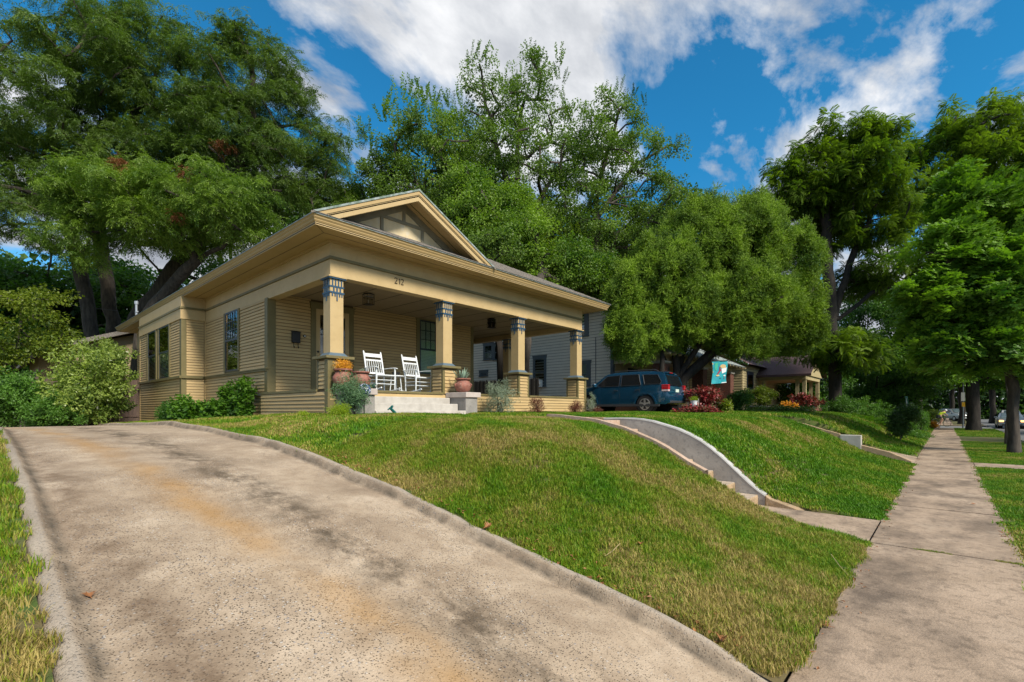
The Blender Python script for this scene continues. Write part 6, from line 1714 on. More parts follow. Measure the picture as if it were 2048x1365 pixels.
# trees between the houses, seen through the porch
for i, (a, b_, D, r, lb) in enumerate((((1004, 830), (990, 600), 22.5, .17, 'leaning bare trunk seen between the porch columns'),)):
    tree(lb, A_(a[0], 832, D), [[A_(a[0], 850, D), A_((a[0] + b_[0]) / 2 + 3, 720, D), A_(b_[0], b_[1], D), A_(b_[0] - 5, 520, D)]], [P5(b_[0], 500, 60, 30, D)], 10, 10, .6, 'broad', 'maple', r, 40 + i, bark='bark_dark')
# big evergreen with many stems
jb = at(1345, 810, 23.5)
jst = lambda *p: [(jb.x, jb.y, 1.2)] + [A_(*q) for q in p]
tree('huge rounded feathery evergreen on a fan of dark stems behind the teal car', (jb.x, jb.y, 1.25),
     [jst((1350, 770, 23.5), (1352, 700, 23.5), (1345, 560, 23.5)), jst((1362, 750, 23.5), (1400, 690, 23.3), (1440, 640, 23)), jst((1368, 755, 23.5), (1430, 700, 23.5), (1500, 650, 23.5)),
      jst((1340, 760, 23.5), (1310, 680, 23.5), (1290, 600, 23.5)), jst((1355, 750, 24), (1385, 640, 24), (1400, 520, 24)), [(at(1322, 800, 22.8).x, at(1322, 800, 22.8).y, 1.2), A_(1325, 720, 22.8), A_(1318, 640, 22.8)]],
     [P5(1405, 495, 80, 80, 23.5), P5(1490, 490, 75, 80, 24), P5(1560, 560, 70, 100, 24), P5(1320, 560, 80, 70, 23), P5(1258, 600, 40, 60, 22.5), P5(1480, 620, 100, 85, 23), P5(1380, 620, 80, 60, 23), P5(1590, 640, 50, 60, 24), P5(1270, 670, 60, 35, 22.3), P5(1430, 440, 30, 30, 24), P5(1510, 440, 40, 40, 24), P5(1460, 670, 50, 40, 23)],
     330, 34, .42, 'plume', 'juniper', .24, 51, bark='bark_dark', squash=2.1, tilt=.25, cscale=(.7, 1.15), expo=.6, inner=.55)
# walnuts
tree('tall walnut with feathery fronds and a dark forked trunk beside the evergreen', A_(1672, 815, 29), [[A_(1672, 835, 29), A_(1670, 720, 29), A_(1665, 640, 29), A_(1655, 540, 29), A_(1650, 430, 29), A_(1680, 330, 29)], [A_(1668, 640, 29), A_(1690, 560, 29), A_(1715, 480, 29), A_(1760, 400, 29)], [A_(1675, 640, 29), A_(1740, 590, 28.5), A_(1810, 560, 28)], [A_(1664, 600, 29), A_(1640, 480, 29)]],
     [P5(1690, 290, 80, 40, 29), P5(1740, 285, 50, 30, 29), P5(1600, 330, 60, 35, 29), P5(1690, 370, 110, 60, 29), P5(1590, 400, 60, 30, 29), P5(1740, 440, 90, 50, 29), P5(1640, 470, 50, 40, 30), P5(1790, 520, 60, 50, 28), P5(1690, 700, 70, 40, 28.5), P5(1640, 370, 70, 50, 29), P5(1720, 560, 60, 30, 30)], 190, 14, .85, 'frond', 'walnut', .34, 61, bark='bark_dark', squash=.7, tilt=.6, expo=.6)
tree('second walnut with a high rounded frond crown farther down the street', A_(1828, 860, 44), [[A_(1828, 865, 44), A_(1850, 560, 42), A_(1920, 380, 40)]],
     [P5(1960, 260, 90, 40, 38), P5(1900, 320, 90, 60, 38), P5(2010, 320, 90, 70, 38), P5(1850, 400, 60, 50, 38), P5(1980, 400, 90, 60, 38), P5(2080, 300, 60, 50, 38)], 130, 15, 1.2, 'frond', 'walnut', .4, 62, bark='bark_dark', squash=.7, tilt=.6, cscale=(1.0, 1.5))
# street trees
ob = onZ(2028, 907, 0)
tree('young oak on the verge with a slim trunk and loose bright crown overhanging the sidewalk', (ob.x, ob.y, 0), [[(ob.x, ob.y, -.05), A_(2026, 780, 17.3), A_(2020, 720, 17.3), A_(2015, 600, 17.3), A_(2000, 450, 17.5)], [A_(2024, 735, 17.3), A_(1985, 690, 17), A_(1930, 600, 17), A_(1905, 510, 17)], [A_(2022, 730, 17.3), A_(2075, 660, 17.3)]],
     [P5(1960, 430, 65, 60, 17.3), P5(2010, 500, 90, 90, 17.3), P5(1915, 520, 70, 60, 17), P5(1960, 600, 100, 70, 17), P5(1900, 640, 70, 50, 17), P5(2050, 620, 90, 80, 17), P5(1925, 380, 25, 45, 17.3), P5(2060, 450, 60, 90, 17.5), P5(1850, 590, 40, 40, 17), P5(1960, 690, 90, 35, 17), P5(1880, 700, 50, 30, 17), P5(2050, 720, 60, 30, 17)], 170, 14, .6, 'oak', 'oak', .17, 71, expo=.6, squash=.95, tilt=.8)
sp_ = onZ(2012, 890, 0)
MBt = thing('sapling', 'thin crooked grey sapling stem in front of the slim oak', 'tree', (sp_.x, sp_.y, 0))
MB().tube([(sp_.x, sp_.y, -.02), A_(2013, 850, 21.3), A_(2019, 815, 21.3), A_(2014, 780, 21.3), A_(2010, 740, 21.3), A_(2015, 700, 21)], [.065, .05, .045, .035, .03, .02], 7).build('trunk', M['bark'], MBt, smooth=True)
scatter('crown', blobpts(rg0, 2012, 690, 30, 21, 30), rg0.uniform(-.5, .5, (30, 3)), rg0.uniform(.7, 1.1, 30), CL['broad'], LM['oak'], MBt)
bt = onZ(1947, 862, 0)
tree('thick dark old trunk on the verge with a low dark canopy over the street', (bt.x, bt.y, 0), [[(bt.x, bt.y, -.05), A_(1946, 780, 35.6), A_(1945, 740, 35.6), A_(1950, 650, 36)], [A_(1945, 745, 35.6), A_(1900, 690, 35)]],
     [P5(1950, 690, 110, 50, 36), P5(1860, 720, 70, 45, 35), P5(1980, 740, 70, 25, 36), P5(1990, 640, 90, 60, 37), P5(1900, 620, 90, 50, 37), P5(2050, 690, 60, 40, 36)], 90, 22, 1.2, 'broad_big', 'oak', .39, 72, bark='bark_dark', expo=.3)
for i, (x, y, D, r, rx, lb) in enumerate(((1922, 838, 52, .26, 70, 'slender dark trunk just left of the thick old one down the street'), (1904, 832, 70, .28, 60, 'distant street tree at the end of the sidewalk'), (1985, 834, 60, .3, 80, 'distant dark tree over the oncoming car'))):
    g_ = at(x, y, D)
    tree(lb, (g_.x, g_.y, 0), [[(g_.x, g_.y, -.1), A_(x, 770, D), A_(x - 3, 700, D)]], [P5(x - 10, 725, rx, 45, D), P5(x + 20, 680, rx, 50, D)], 40, 18, 1.8, 'far', 'dark' if i else 'oak', r, 80 + i, bark='bark_dark', expo=.3)
tree('dark leafy tree between the walnut and the sidewalk', A_(1790, 850, 44), [[A_(1790, 850, 44), A_(1790, 700, 44)]], [P5(1770, 640, 90, 80, 44), P5(1830, 700, 70, 80, 46), P5(1730, 740, 60, 60, 42), P5(1800, 780, 60, 40, 42), P5(1850, 620, 70, 60, 46)], 110, 22, 1.5, 'broad_big', 'bush', .3, 84, bark='bark_dark')
tree('dark bushy tree behind the cream cottage porch', A_(1600, 830, 40), [[A_(1590, 840, 40), A_(1590, 740, 40)]], [P5(1590, 700, 60, 60, 40), P5(1640, 760, 40, 50, 38), P5(1560, 640, 60, 60, 42), P5(1590, 770, 25, 40, 38)], 70, 20, 1.3, 'broad_big', 'bush', .25, 85, bark='bark_dark')
# far wood closing the street
rgf = np.random.default_rng(5)
tw = []
for i in range(1900):
    x = rgf.uniform(-45, 75); tw.append((x, 120 + rgf.uniform(0, 18), 17 * rgf.uniform(0, 1) ** 1.5))
fw = scatter('far_wood', np.array(tw), rgf.uniform(-.5, .5, (len(tw), 3)), rgf.uniform(2.2, 3.6, len(tw)), CL['far'], LM['dark'], None, 'stuff'); tag(fw, 'far dark mass of trees closing the end of the street', 'trees')
tw = [(rgf.uniform(-75, -45), rgf.uniform(-5, 60), rgf.uniform(0, 12)) for i in range(900)]
fw = scatter('far_wood', np.array(tw), rgf.uniform(-.5, .5, (len(tw), 3)), rgf.uniform(2.0, 3.2, len(tw)), CL['far'], LM['dark'], None, 'stuff'); tag(fw, 'dark mass of trees behind the back gardens', 'trees')
for i, (x, y) in enumerate(((16, 30), (17, 48), (16, 66), (18, 84))):
    tree(['broad dark tree across the street nearest the margin', 'second dark tree across the street', 'third dark tree across the street', 'farthest dark tree across the street'][i], (x, y, 0), [[(x, y, -.1), (x, y, 3), (x + .2, y, 5)]], [((x, y, 6.5), 4.5, 5, 3.5), ((x + 1, y + 2, 8.5), 3.5, 4, 3)], 55, 20, 1.7, 'far', 'dark', .4, 90 + i, bark='bark_dark', expo=.35, group='dark trees across the street')

# ---------------------------------------------------------------- shrubs and plants
def shrub(name, label, cat, c, rx, ry, rz, n, clump, lm, seed, sc=(.7, 1.2), stems=7, zbase=None, core=True, group=None, tilt=.6):
    rg = np.random.default_rng(seed); c = np.array(c, float)
    zb = zbase if zbase is not None else c[2] - rz
    t = thing(name, label, cat, (c[0], c[1], zb), 0, group)
    v = rg.normal(size=(n, 3)); v /= np.linalg.norm(v, axis=1)[:, None]; v *= rg.uniform(.12, 1, (n, 1)) ** .45
    v *= 1 + .38 * np.sin(v[:, :1] * 5 + seed) * np.cos(v[:, 1:2] * 4 + v[:, 2:3] * 5)
    P = c + v * np.array([rx, ry, rz]); P[:, 2] = np.maximum(P[:, 2], zb + .05)
    b = MB()
    for k in range(stems):
        q = P[rg.integers(n)]; b.tube([(c[0] + rg.normal() * .04, c[1] + rg.normal() * .04, zb - .03), (c + (q - c) * .3) + np.array([0, 0, -.1 * rz]), q], [max(rx, .15) * .035, max(rx, .15) * .025, .004], 5, caps=False)
    b.build('stem', M['bark'], t, smooth=True, fixn=False)
    Rt = np.stack([rg.uniform(-tilt, tilt, n), rg.uniform(-tilt, tilt, n), rg.uniform(0, 6.28, n)], 1)
    crown('foliage', P, Rt, rg.uniform(sc[0], sc[1], n), clump, lm, t)
    return t
def atz(px, D, z): p = at(px, 820, D); return (p.x, p.y, z)
shrub('camellia', 'large glossy camellia bush beside the wooden gate at the end of the driveway', 'bush', atz(182, 16.5, 2.35), 1.15, 1.1, 1.2, 230, 'shrub', 'camellia', 1, (.9, 1.7), 12, 1.0)
shrub('camellia', 'taller top shoots of glossy camellia leaning against the house eave', 'bush', atz(212, 17.5, 3.2), .7, .7, .95, 130, 'shrub', 'camellia', 2, (.8, 1.2), 6, 1.0)
shrub('bush', 'mounded green bush at the left margin behind the driveway', 'bush', atz(30, 16.2, 1.85), 1.25, 1.0, .85, 220, 'shrub', 'bush', 3, (.9, 1.4), 10, .95)
shrub('bush', 'low dark bush between the mounded bush and the camellia', 'bush', atz(115, 15.6, 1.45), .9, .7, .55, 150, 'shrub', 'bush', 4, (.8, 1.2), 6, .95)
shrub('bush', 'dark bush cut off by the left edge of the view', 'bush', atz(-40, 15.5, 1.6), .9, .8, .8, 150, 'shrub', 'dark', 5, (.9, 1.3), 6, .95)
# bed along the side wall
def yz(px, py, Y, z): p = onY(px, py, Y); return (p.x, p.y, z)
shrub('shrub', 'fine leaved low shrub at the rear corner of the bay', 'shrub', yz(345, 815, 4.0, 1.42), .85, .3, .35, 160, 'small', 'bush', 6, (.9, 1.5), 7, 1.08)
shrub('hollyhock', 'leafy green plant spreading in front of the bay corner', 'plant', yz(380, 800, 4.1, 1.50), .7, .35, .42, 90, 'ivy', 'vine', 7, (.8, 1.3), 7, 1.12)
shrub('hollyhock', 'low green leafy plant under the side window', 'plant', yz(428, 810, 4.5, 1.46), .6, .3, .30, 70, 'ivy', 'vine', 8, (.8, 1.2), 6, 1.2)
shrub('vine', 'climbing leafy plant against the side wall below the sash window', 'plant', yz(458, 795, 4.85, 1.78), .30, .16, .50, 55, 'ivy', 'vine', 9, (.7, 1.0), 5, 1.22)
shrub('vine', 'tallest climbing leafy plant against the side wall left of the porch corner', 'plant', yz(490, 795, 4.85, 1.85), .28, .18, .62, 65, 'ivy', 'vine', 10, (.7, 1.0), 5, 1.25)
shrub('shrub', 'green rounded rosemary bush in front of the near step block', 'shrub', (-8.80, 5.02, 1.88), .34, .34, .36, 150, 'tiny', 'rosemary', 11, (.8, 1.4), 12, 1.43)
shrub('shrub', 'small yellow green shrub at the foot of the near pedestal', 'shrub', (-8.72, 4.72, 1.54), .20, .18, .13, 60, 'tiny', 'lime', 12, (.8, 1.2), 5, 1.42)
shrub('weed', 'tiny yellow green weed on the lawn before the side skirt', 'plant', (-9.6, 4.4, 1.46), .10, .08, .05, 14, 'tiny', 'lime', 13, (.6, .9), 3, 1.42)
def onXz(px, X, z): p = onX(px, 700, X); return (p.x, p.y, z)
shrub('shrub', 'silvery sage bush between the agave block and the third column', 'shrub', onXz(1000, -9.2, 1.86), .42, .45, .45, 170, 'tiny', 'sage', 14, (.8, 1.5), 12, 1.44)
shrub('shrub', 'small dark red barberry between the third and fourth columns', 'shrub', onXz(1073, -9.3, 1.68), .2, .2, .26, 60, 'tiny', 'barberry', 15, (.8, 1.3), 7, 1.44, group='barberries along the porch')
shrub('shrub', 'small dark red and green barberry below the last column', 'shrub', onXz(1150, -9.3, 1.64), .25, .24, .22, 60, 'tiny', 'barberry', 16, (.8, 1.3), 7, 1.44, group='barberries along the porch')
shrub('shrub', 'thin silvery plant beside the last pedestal in front of the car', 'shrub', onXz(1184, -9.5, 1.78), .16, .2, .36, 40, 'tiny', 'sage', 17, (.7, 1.1), 6, 1.42)
shrub('shrub', 'brownish low twiggy plant in front of the car door', 'shrub', onXz(1194, -9.3, 1.54), .22, .2, .13, 40, 'tiny', 'barberry', 18, (.7, 1.1), 6, 1.42)
shrub('coleus', 'bright orange leafy plant growing in the wide terracotta pot', 'plant', (-9.62, 5.28, 2.49), .17, .17, .11, 44, 'tiny', 'orange', 19, (.9, 1.4), 5, 2.36)
shrub('succulent', 'tiny pale succulent in the strawberry pot', 'plant', (-9.25, 5.52, 2.39), .05, .05, .05, 10, 'tiny', 'sage', 20, (.4, .6), 2, 2.34)
# neighbours' beds
def bed(name, label, px, py, D, rx, rz, n, clump, lm, seed, sc=(.8, 1.3), z0=None, group=None, ry=None):
    c = at(px, py, D); shrub(name, label, 'plant', (c.x, c.y, c.z), rx, ry or rx, rz, n, clump, lm, seed, sc, 6, z0 if z0 is not None else c.z - rz, group=group)
bed('coleus', 'tall mass of red and pink leaves right of the teal car', 1408, 793, 20.5, .62, .42, 70, 'ivy', 'red', 31)
bed('coleus', 'low dark red leaves behind the lawn edge right of the car', 1400, 822, 19.2, .75, .14, 60, 'ivy', 'red', 32)
bed('plant', 'yellow green leafy plant at the edge of the red leaves', 1449, 812, 20.5, .25, .22, 30, 'ivy', 'yellow', 33)
bed('plant', 'large green leaves beside the brick planter', 1480, 800, 24, .55, .5, 70, 'shrub', 'bush', 34)
bed('bush', 'light green bush in front of the paired porch posts', 1520, 793, 30, .8, .55, 80, 'shrub', 'yellow', 35)
bed('coleus', 'red and pink leafy bush before the walnut trunk', 1612, 800, 27, .7, .4, 50, 'ivy', 'red', 36)
bed('plant', 'small yellow orange leaves left of the red bush', 1578, 813, 27, .4, .2, 30, 'ivy', 'orange', 37)
bed('ground_cover', 'dark ground cover at the crest of the far lawn', 1560, 822, 25, 1.8, .15, 100, 'shrub', 'dark', 38, ry=.8)
bed('ground_cover', 'dark low hedge running down the far bank', 1700, 824, 30, 1.8, .35, 130, 'shrub', 'bush', 39, ry=1.2)
bed('bush', 'green bush at the foot of the walnut trunk', 1685, 812, 27.5, .7, .5, 80, 'shrub', 'bush', 40)
bed('bush', 'feathery green bush on the bank beyond the walnut', 1730, 815, 34, 1.2, .6, 110, 'shrub', 'vine', 41)
bed('daylilies', 'clump of arching daylily leaves on the far bank', 1768, 848, 26, 1.3, .28, 120, 'frond', 'vine', 42, (.45, .75), ry=.8)
bed('plant', 'low leafy ground plants at the foot of the far bank', 1810, 872, 25, .9, .25, 90, 'shrub', 'bush', 43, ry=1.2)
bed('plant', 'green ground plants spilling toward the sidewalk', 1838, 878, 27, .5, .25, 70, 'shrub', 'vine', 44)
sb = at(1797, 893, 20.5)
t = thing('sapling', 'small dark leaved sapling on a pale slanting stem by the sidewalk', 'tree', (sb.x, sb.y, .25))
MB().tube([(sb.x, sb.y, .1), A_(1800, 880, 20.5), A_(1806, 860, 20.5), A_(1806, 830, 20.5)], [.035, .03, .025, .015], 7).build('trunk', M['bark'], t, smooth=True)
pts = np.concatenate([blobpts(rg0, 1805, 838, 26, 20.5, 60), blobpts(rg0, 1818, 822, 16, 20.5, 25), blobpts(rg0, 1800, 858, 18, 20.5, 25)])
scatter('crown', pts, rg0.uniform(-.5, .5, (len(pts), 3)), rg0.uniform(.8, 1.2, len(pts)), CL['shrub'], LM['dark'], t)
# clipped hedge by the sidewalk
hb = onZ(1846, 864, 0) + Vector((-.85, 0, 0))
rgh = np.random.default_rng(77); k = 420
hp = np.stack([rgh.uniform(-1.0, 1.0, k), rgh.uniform(-1.6, 1.6, k), rgh.uniform(0, 1.35, k)], 1)
hp = hp[(np.abs(hp[:, 0]) > .7) | (np.abs(hp[:, 1]) > 1.2) | (hp[:, 2] > 1.05)]
t = thing('hedge', 'square clipped dark hedge beside the sidewalk near the cyclist', 'hedge', (hb.x, hb.y, 0))
MB().box(hb.x - .8, hb.x + .8, hb.y - 1.4, hb.y + 1.4, 0, 1.2).build('core', M['soil'], t)
scatter('foliage', hp + np.array([hb.x, hb.y, 0]), rgh.uniform(-.5, .5, (len(hp), 3)), rgh.uniform(.9, 1.4, len(hp)), CL['shrub'], LM['bush'], t)
bed('bush', 'rounded yellow green bush behind the clipped hedge', 1862, 832, 55, 1.2, .7, 70, 'shrub', 'yellow', 45, (1.2, 1.8))
bed('plant', 'yellow flowering plant low beside the hedge end', 1865, 851, 41, .35, .3, 30, 'ivy', 'orange', 46)

# ---------------------------------------------------------------- cyclist
def skin_body(name, verts, edges, radii, m, parent, sub=1):
    me = bpy.data.meshes.new(name); me.from_pydata(verts, edges, []); me.materials.append(m)
    o = bpy.data.objects.new(name, me); COL.objects.link(o); o.parent = parent; WL[o] = Vector((0, 0, 0))
    sk = o.modifiers.new('skin', 'SKIN'); sk.use_smooth_shade = True
    lay = me.skin_vertices[0] if me.skin_vertices else None
    if lay is None:
        bm = bmesh.new(); bm.from_mesh(me); bm.verts.layers.skin.verify(); bm.to_mesh(me); bm.free(); lay = me.skin_vertices[0]
    for i, r in enumerate(radii): lay.data[i].radius = (r, r)
    lay.data[0].use_root = True
    s = o.modifiers.new('sub', 'SUBSURF'); s.levels = sub; s.render_levels = sub
    return o
cb_ = onZ(1882, 853, 0)
bk = thing('bicycle', 'dark bicycle crossing the sidewalk end under the bent rider', 'bicycle', (cb_.x, cb_.y, -.03), R(35))
for x in (-.52, .52):
    w_ = MB(); w_.tube([(x + .34 * math.cos(a), 0, .35 + .34 * math.sin(a)) for a in np.linspace(0, 2 * math.pi, 33)], .022, 6, caps=False)
    wo = w_.build('wheel', M['rubber'], bk, local=True)
    q = MB()
    for k in range(10): a = k * math.pi / 5; q.tube([(x, 0, .35), (x + .33 * math.cos(a), 0, .35 + .33 * math.sin(a))], .003, 4)
    q.build('spokes', M['alloy'], wo, local=True)
q = MB()
for a, b_ in (((-.52, .35), (-.08, .32)), ((-.08, .32), (-.20, .88)), ((-.20, .82), (.36, .84)), ((.36, .86), (.52, .35)), ((-.08, .32), (.37, .80)), ((-.52, .35), (-.18, .80)), ((.36, .86), (.34, .98)), ((.34, .98), (.48, .98))):
    q.tube([(a[0], 0, a[1]), (b_[0], 0, b_[1])], .018, 6)
q.build('frame', M['black'], bk, local=True)
MB().obox((-.22, 0, .93), (.13, 0, 0), (0, .06, 0), (0, 0, .025)).build('saddle', M['black'], bk, local=True)
MB().tube([(.46, -.2, .95), (.48, 0, 1.0), (.46, .2, .95)], .014, 6).build('handlebar', M['black'], bk, local=True)
pp = thing('person', 'cyclist in a bright yellow top bent low over the handlebars', 'person', (cb_.x, cb_.y, -.03), R(35))
skin = mat('skin', (.45, .26, .17), (.38, .21, .14), .6)
V = [(-.20, 0, 1.0), (-.02, 0, 1.2), (.16, 0, 1.34), (.27, 0, 1.40), (.36, 0, 1.46), (.42, 0, 1.49),
     (.14, .19, 1.32), (.32, .20, 1.15), (.46, .18, 1.0), (.14, -.19, 1.32), (.32, -.20, 1.15), (.46, -.18, 1.0),
     (-.18, .11, .96), (.16, .12, .80), (.02, .10, .42), (.10, .10, .36), (-.18, -.11, .96), (.08, -.12, .62), (-.16, -.10, .24), (-.06, -.10, .18)]
E_ = [(0, 1), (1, 2), (2, 3), (3, 4), (4, 5), (2, 6), (6, 7), (7, 8), (2, 9), (9, 10), (10, 11), (0, 12), (12, 13), (13, 14), (14, 15), (0, 16), (16, 17), (17, 18), (18, 19)]
Rr = [.15, .13, .15, .06, .10, .09, .055, .042, .035, .055, .042, .035, .09, .07, .045, .04, .09, .07, .045, .04]
skin_body('body', V, E_, Rr, skin, pp)
skin_body('jersey', [(-.24, 0, .99), (-.02, 0, 1.21), (.16, 0, 1.35), (.15, .2, 1.32), (.24, .21, 1.24), (.15, -.2, 1.32), (.24, -.21, 1.24)], [(0, 1), (1, 2), (2, 3), (3, 4), (2, 5), (5, 6)], [.165, .155, .17, .075, .065, .075, .065], mat('high_visibility_yellow', (.55, .72, .02), (.45, .62, .02), .6), pp)
skin_body('shorts', [(-.21, 0, .97), (-.18, .11, .95), (.06, .12, .85), (-.18, -.11, .95), (-.02, -.12, .77)], [(0, 1), (1, 2), (0, 3), (3, 4)], [.15, .105, .085, .105, .085], M['plastic'], pp)
MB().lathe([(.11, 0), (.115, .04), (.09, .10), (.03, .135)], (.40, 0, 1.49), 14).build('helmet', M['white'], pp, local=True, smooth=True)
# ---------------------------------------------------------------- posts and signs down the street
sg = at(1926, 845, 41)
t = thing('street_post', 'grey street post with a grey box and a yellow panel beside the trunks', 'post', (sg.x, sg.y, 0))
MB().tube([(sg.x, sg.y, 0), (sg.x, sg.y, 4.3)], .05, 8).build('pole', M['grey_trim'], t)
a_ = at(1926, 796, 41); MB().box(a_.x - .12, a_.x + .12, a_.y - .05, a_.y + .05, a_.z - .28, a_.z + .45).build('panel', M['white'], t)
a_ = at(1927, 809, 40.9); MB().box(a_.x - .10, a_.x + .10, a_.y - .07, a_.y - .055, a_.z - .2, a_.z + .17).build('panel', mat('sign_yellow', (.75, .45, .02), (.7, .4, .02), .5), t, label='yellow panel')
sg = at(1816, 840, 36)
t = thing('sign_post', 'slim slanting pale sign seen edge on above the planted bank', 'sign', (sg.x, sg.y, .5))
MB().tube([(sg.x, sg.y, .5), A_(1813, 795, 36)], .03, 6).build('pole', M['alloy'], t)
MB().bar(A_(1816, 815, 36), A_(1812, 793, 36), .22, .02).build('panel', mat('sign_green', (.12, .3, .28), (.1, .25, .24), .5), t)
# bucket, stakes near the neighbour's bed
bu = at(1388, 808, 19.8)
t = thing('bucket', 'white bucket with a plant standing right of the car', 'bucket', (bu.x, bu.y, bu.z - .15))
MB().lathe([(.10, 0), (.14, .26), (.145, .28), (.12, .27)], (bu.x, bu.y, bu.z - .15), 18).build('body', M['white'], t, smooth=True)
MB().tube([(bu.x - .14, bu.y, bu.z + .1), (bu.x, bu.y, bu.z - .02), (bu.x + .14, bu.y, bu.z + .1)], .006, 5).build('handle', M['black'], t)
shrub('plant', 'yellow green plant growing out of the white bucket', 'plant', (bu.x, bu.y, bu.z + .20), .14, .14, .1, 16, 'tiny', 'lime', 61, (.8, 1.2), 3)
t = thing('garden_stake', 'pair of thin pale garden stakes leaning beside the red leaves', 'stake', A_(1397, 822, 19.5))
MB().tube([A_(1397, 826, 19.5), A_(1397, 798, 19.5)], .014, 5).tube([A_(1395, 824, 19.5), A_(1408, 808, 19.5)], .014, 5).build('stick', M['conc_white'], t)

# power lines at the left margin
pl_ = thing('power_line', 'three thin service wires running from the left margin to the outbuilding', 'wire', A_(0, 680, 22))
for (a, b_, D1, D2) in (((-60, 668), (88, 697), 18, 22.6), ((0, 742), (80, 746), 19, 22.5), ((0, 540), (118, 640), 26, 30), ((95, 600), (236, 622), 30, 27)):
    p_, q_ = at(*a, D1), at(*b_, D2); MB().tube([p_, (p_ + q_) / 2 + Vector((0, 0, -.12)), q_], .012, 4).build('wire', M['plastic'], pl_)

# ---------------------------------------------------------------- fallen leaves, twigs
def fallen_leaf(label, px, py, zf, size, seed, curl=.5, m='copper'):
    rg = np.random.default_rng(seed)
    z = 0.3
    for _ in range(12): p = onZ(px, py, z); z = float(zf(p.x, p.y))
    t = thing('fallen_leaf', label, 'leaf', (p.x, p.y, z))
    n_ = 11; out_ = []
    for i in range(n_):
        u = i / (n_ - 1); wd = math.sin(math.pi * min(u * 1.05, 1)) * (.28 + .14 * (1 if i % 2 else -1) * (0 < i < n_ - 1))
        out_.append((u, wd))
    a = rg.uniform(0, 6.28); ca, sa = math.cos(a), math.sin(a)
    def P_(u, v):
        x, y = (u - .5) * size, v * size; zz = curl * size * (.9 * v * v * 4 + .5 * (u - .4) ** 2 + .25 * u * (v > 0)) + .006
        return (p.x + ca * x - sa * y, p.y + sa * x + ca * y, z + zz)
    vs = []; fs = []
    for u, w in out_: vs += [P_(u, -w), P_(u, -w * .5), P_(u, 0), P_(u, w * .5), P_(u, w)]
    for i in range(n_ - 1):
        for j in range(4): o = i * 5 + j; fs.append((o, o + 5, o + 6, o + 1))
    q = MB(); q.add(vs, fs); o = q.build('blade', M[m], t, smooth=True, fixn=False)
    MB().tube([P_(0, 0), (P_(0, 0)[0] - ca * size * .25, P_(0, 0)[1] - sa * size * .25, z + .008)], .0015 + size * .008, 5).build('stalk', M[m], t)
zD = lambda x, y: zdrive(np.array(x), np.array(y)); zL = lambda x, y: zlawn(np.array(x), np.array(y)) + .03; zS = lambda x, y: .028
fallen_leaf('curled orange brown oak leaf lying on the driveway near its left kerb', 177, 1193, zD, .085, 1, .35)
fallen_leaf('upright brown lobed leaf in the grass above the driveway kerb', 976, 1052, zL, .085, 2, .9)
fallen_leaf('small brown leaf in the grass by the kerb left of the upright one', 895, 1022, zL, .05, 3, .6)
fallen_leaf('brown leaf on the kerb edge below the middle of the bank', 1180, 1158, zL, .05, 4, .5)
fallen_leaf('dark brown curled leaf at the lower tip of the bank by the kerb', 1445, 1283, zL, .10, 5, .8)
fallen_leaf('pale brown leaf on the sidewalk edge near the lower lawn tip', 1652, 1254, zS, .07, 6, .3)
fallen_leaf('green brown flat leaf at the lawn tip near the lower edge', 1616, 1306, zS, .07, 7, .2)
fallen_leaf('small brown leaf on the sidewalk beside the lawn', 1703, 1131, zS, .05, 8, .5)
fallen_leaf('brown leaf under the grass fringe where the front walk meets the bank', 1607, 1012, zS, .09, 9, .5)
fallen_leaf('grey green leaf on the sidewalk at the front walk corner', 1774, 1023, zS, .09, 10, .4)
fallen_leaf('tiny brown leaf on the middle of the sidewalk', 1947, 1009, zS, .07, 11, .4)
fallen_leaf('brown leaf on the street side of the sidewalk', 2017, 1068, zS, .07, 12, .4)
fallen_leaf('orange leaf beside the pale far edging of the garden steps', 1255, 1002, zL, .07, 13, .6)
fallen_leaf('dark dead leaf in the dry grass of the bank', 1282, 1085, zL, .09, 14, .5)
pw = onZ(1447, 1272, .12); t = thing('litter', 'small white paper scrap by the dark curled leaf at the kerb', 'litter', (pw.x, pw.y, .1))
MB().prism([(pw.x, pw.y, .10), (pw.x + .02, pw.y + .015, .10), (pw.x + .015, pw.y + .012, .15), (pw.x - .003, pw.y, .14)], (.002, -.002, 0)).build('scrap', M['white'], t)
def twig(label, pts, zf, seed):
    w3_ = []
    for px, py in pts:
        z = .3
        for _ in range(12): p = onZ(px, py, z); z = float(zf(p.x, p.y))
        w3_.append((p.x, p.y, z + .03))
    t = thing('dry_twig', label, 'twig', w3_[0]); MB().tube(w3_, [.003] * (len(w3_) - 1) + [.001], 5).build('stick', mat('dry_straw', (.42, .33, .17), (.34, .26, .13), .8), t)
    if len(w3_) > 2:
        a, b_ = Vector(w3_[1]), Vector(w3_[2]); MB().tube([a, a + (b_ - a) * .5 + Vector((.02, .03, .02))], .002, 4).build('side_twig', MATS['dry_straw'], t)
twig('straw coloured twig lying across the middle of the bank', [(1265, 955), (1275, 965), (1288, 978), (1290, 985)], zL, 1)
twig('long dry grass stalk at the sidewalk edge of the bank', [(1662, 1115), (1680, 1140), (1697, 1158)], zL, 2)
twig('dry stalk low on the bank beside the kerb', [(1240, 1090), (1225, 1110), (1210, 1120)], zL, 3)
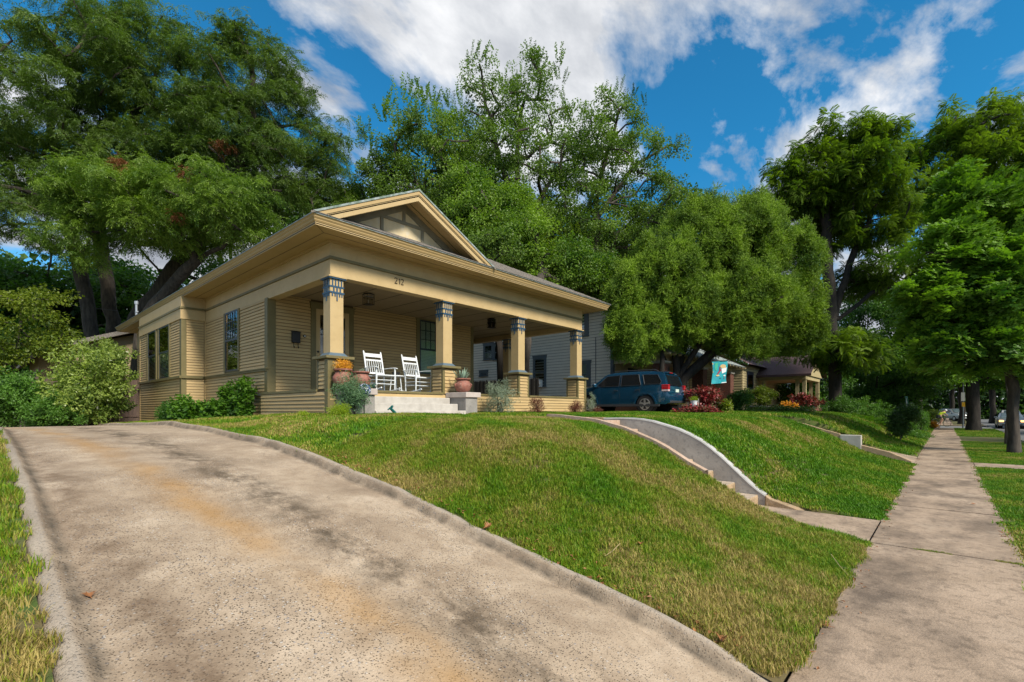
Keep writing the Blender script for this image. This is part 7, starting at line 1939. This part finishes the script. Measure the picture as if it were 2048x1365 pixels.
# grass tufts in the sidewalk joints
rgj = np.random.default_rng(8); n = 130
xj = np.concatenate([rgj.uniform(-.25, .05, 60), rgj.uniform(.38, .6, 70)]); yj = 6.90 + rgj.uniform(-.02, .02, n)
o = scatter('grass', np.stack([xj, yj, np.full(n, .02)], 1), np.stack([rgj.uniform(-.6, .6, n), rgj.uniform(-.6, .6, n), rgj.uniform(0, 6, n)], 1), rgj.uniform(.18, .4, n), T_short, M['blade'], None, 'stuff'); tag(o, 'thin line of grass sprouting from the sidewalk joint', 'grass')
# bed behind the driveway end
grid_obj('garden_bed', rngl(-46, -17, 2.0), [-14, D_Y0 - .1, D_Y1 + .2], lambda X, Y: np.interp(X, DX, DZ) - .01 + 0 * Y, M['soil'])

# dry bits of leaf gathered along the edges of the sidewalk
rgl_ = np.random.default_rng(14); n = 420
lv = [(0, 0, 0), (.012, .008, .006), (.03, .004, .002), (.014, -.009, .008)]
LB = src_mesh('leaf_bit', lv, [(0, 1, 2), (0, 2, 3)])
yb = rgl_.uniform(1.2, 30, n); side = rgl_.integers(0, 2, n)
xb_ = np.where(side == 0, -.64 + np.abs(rgl_.normal(0, .07, n)), .59 - np.abs(rgl_.normal(0, .06, n)))
o = scatter('leaf_litter', np.stack([xb_, yb, np.full(n, .031)], 1), np.stack([rgl_.uniform(-.5, .5, n), rgl_.uniform(-.5, .5, n), rgl_.uniform(0, 6.28, n)], 1), rgl_.uniform(.4, 1.5, n), LB, M['copper'], None, 'stuff'); tag(o, 'scattered dry leaf crumbs along the sidewalk edges', 'leaf litter')
n = 300
xb_ = rgl_.uniform(-6, -.8, n); yb = D_Y1 + np.abs(rgl_.normal(.0, .12, n)); zb_ = zlawn(xb_, yb) + .028
o = scatter('leaf_litter', np.stack([xb_, yb, zb_], 1), np.stack([rgl_.uniform(-.7, .7, n), rgl_.uniform(-.7, .7, n), rgl_.uniform(0, 6.28, n)], 1), rgl_.uniform(.5, 1.6, n), LB, M['copper'], None, 'stuff'); tag(o, 'brown leaf crumbs in the grass above the driveway kerb', 'leaf litter')
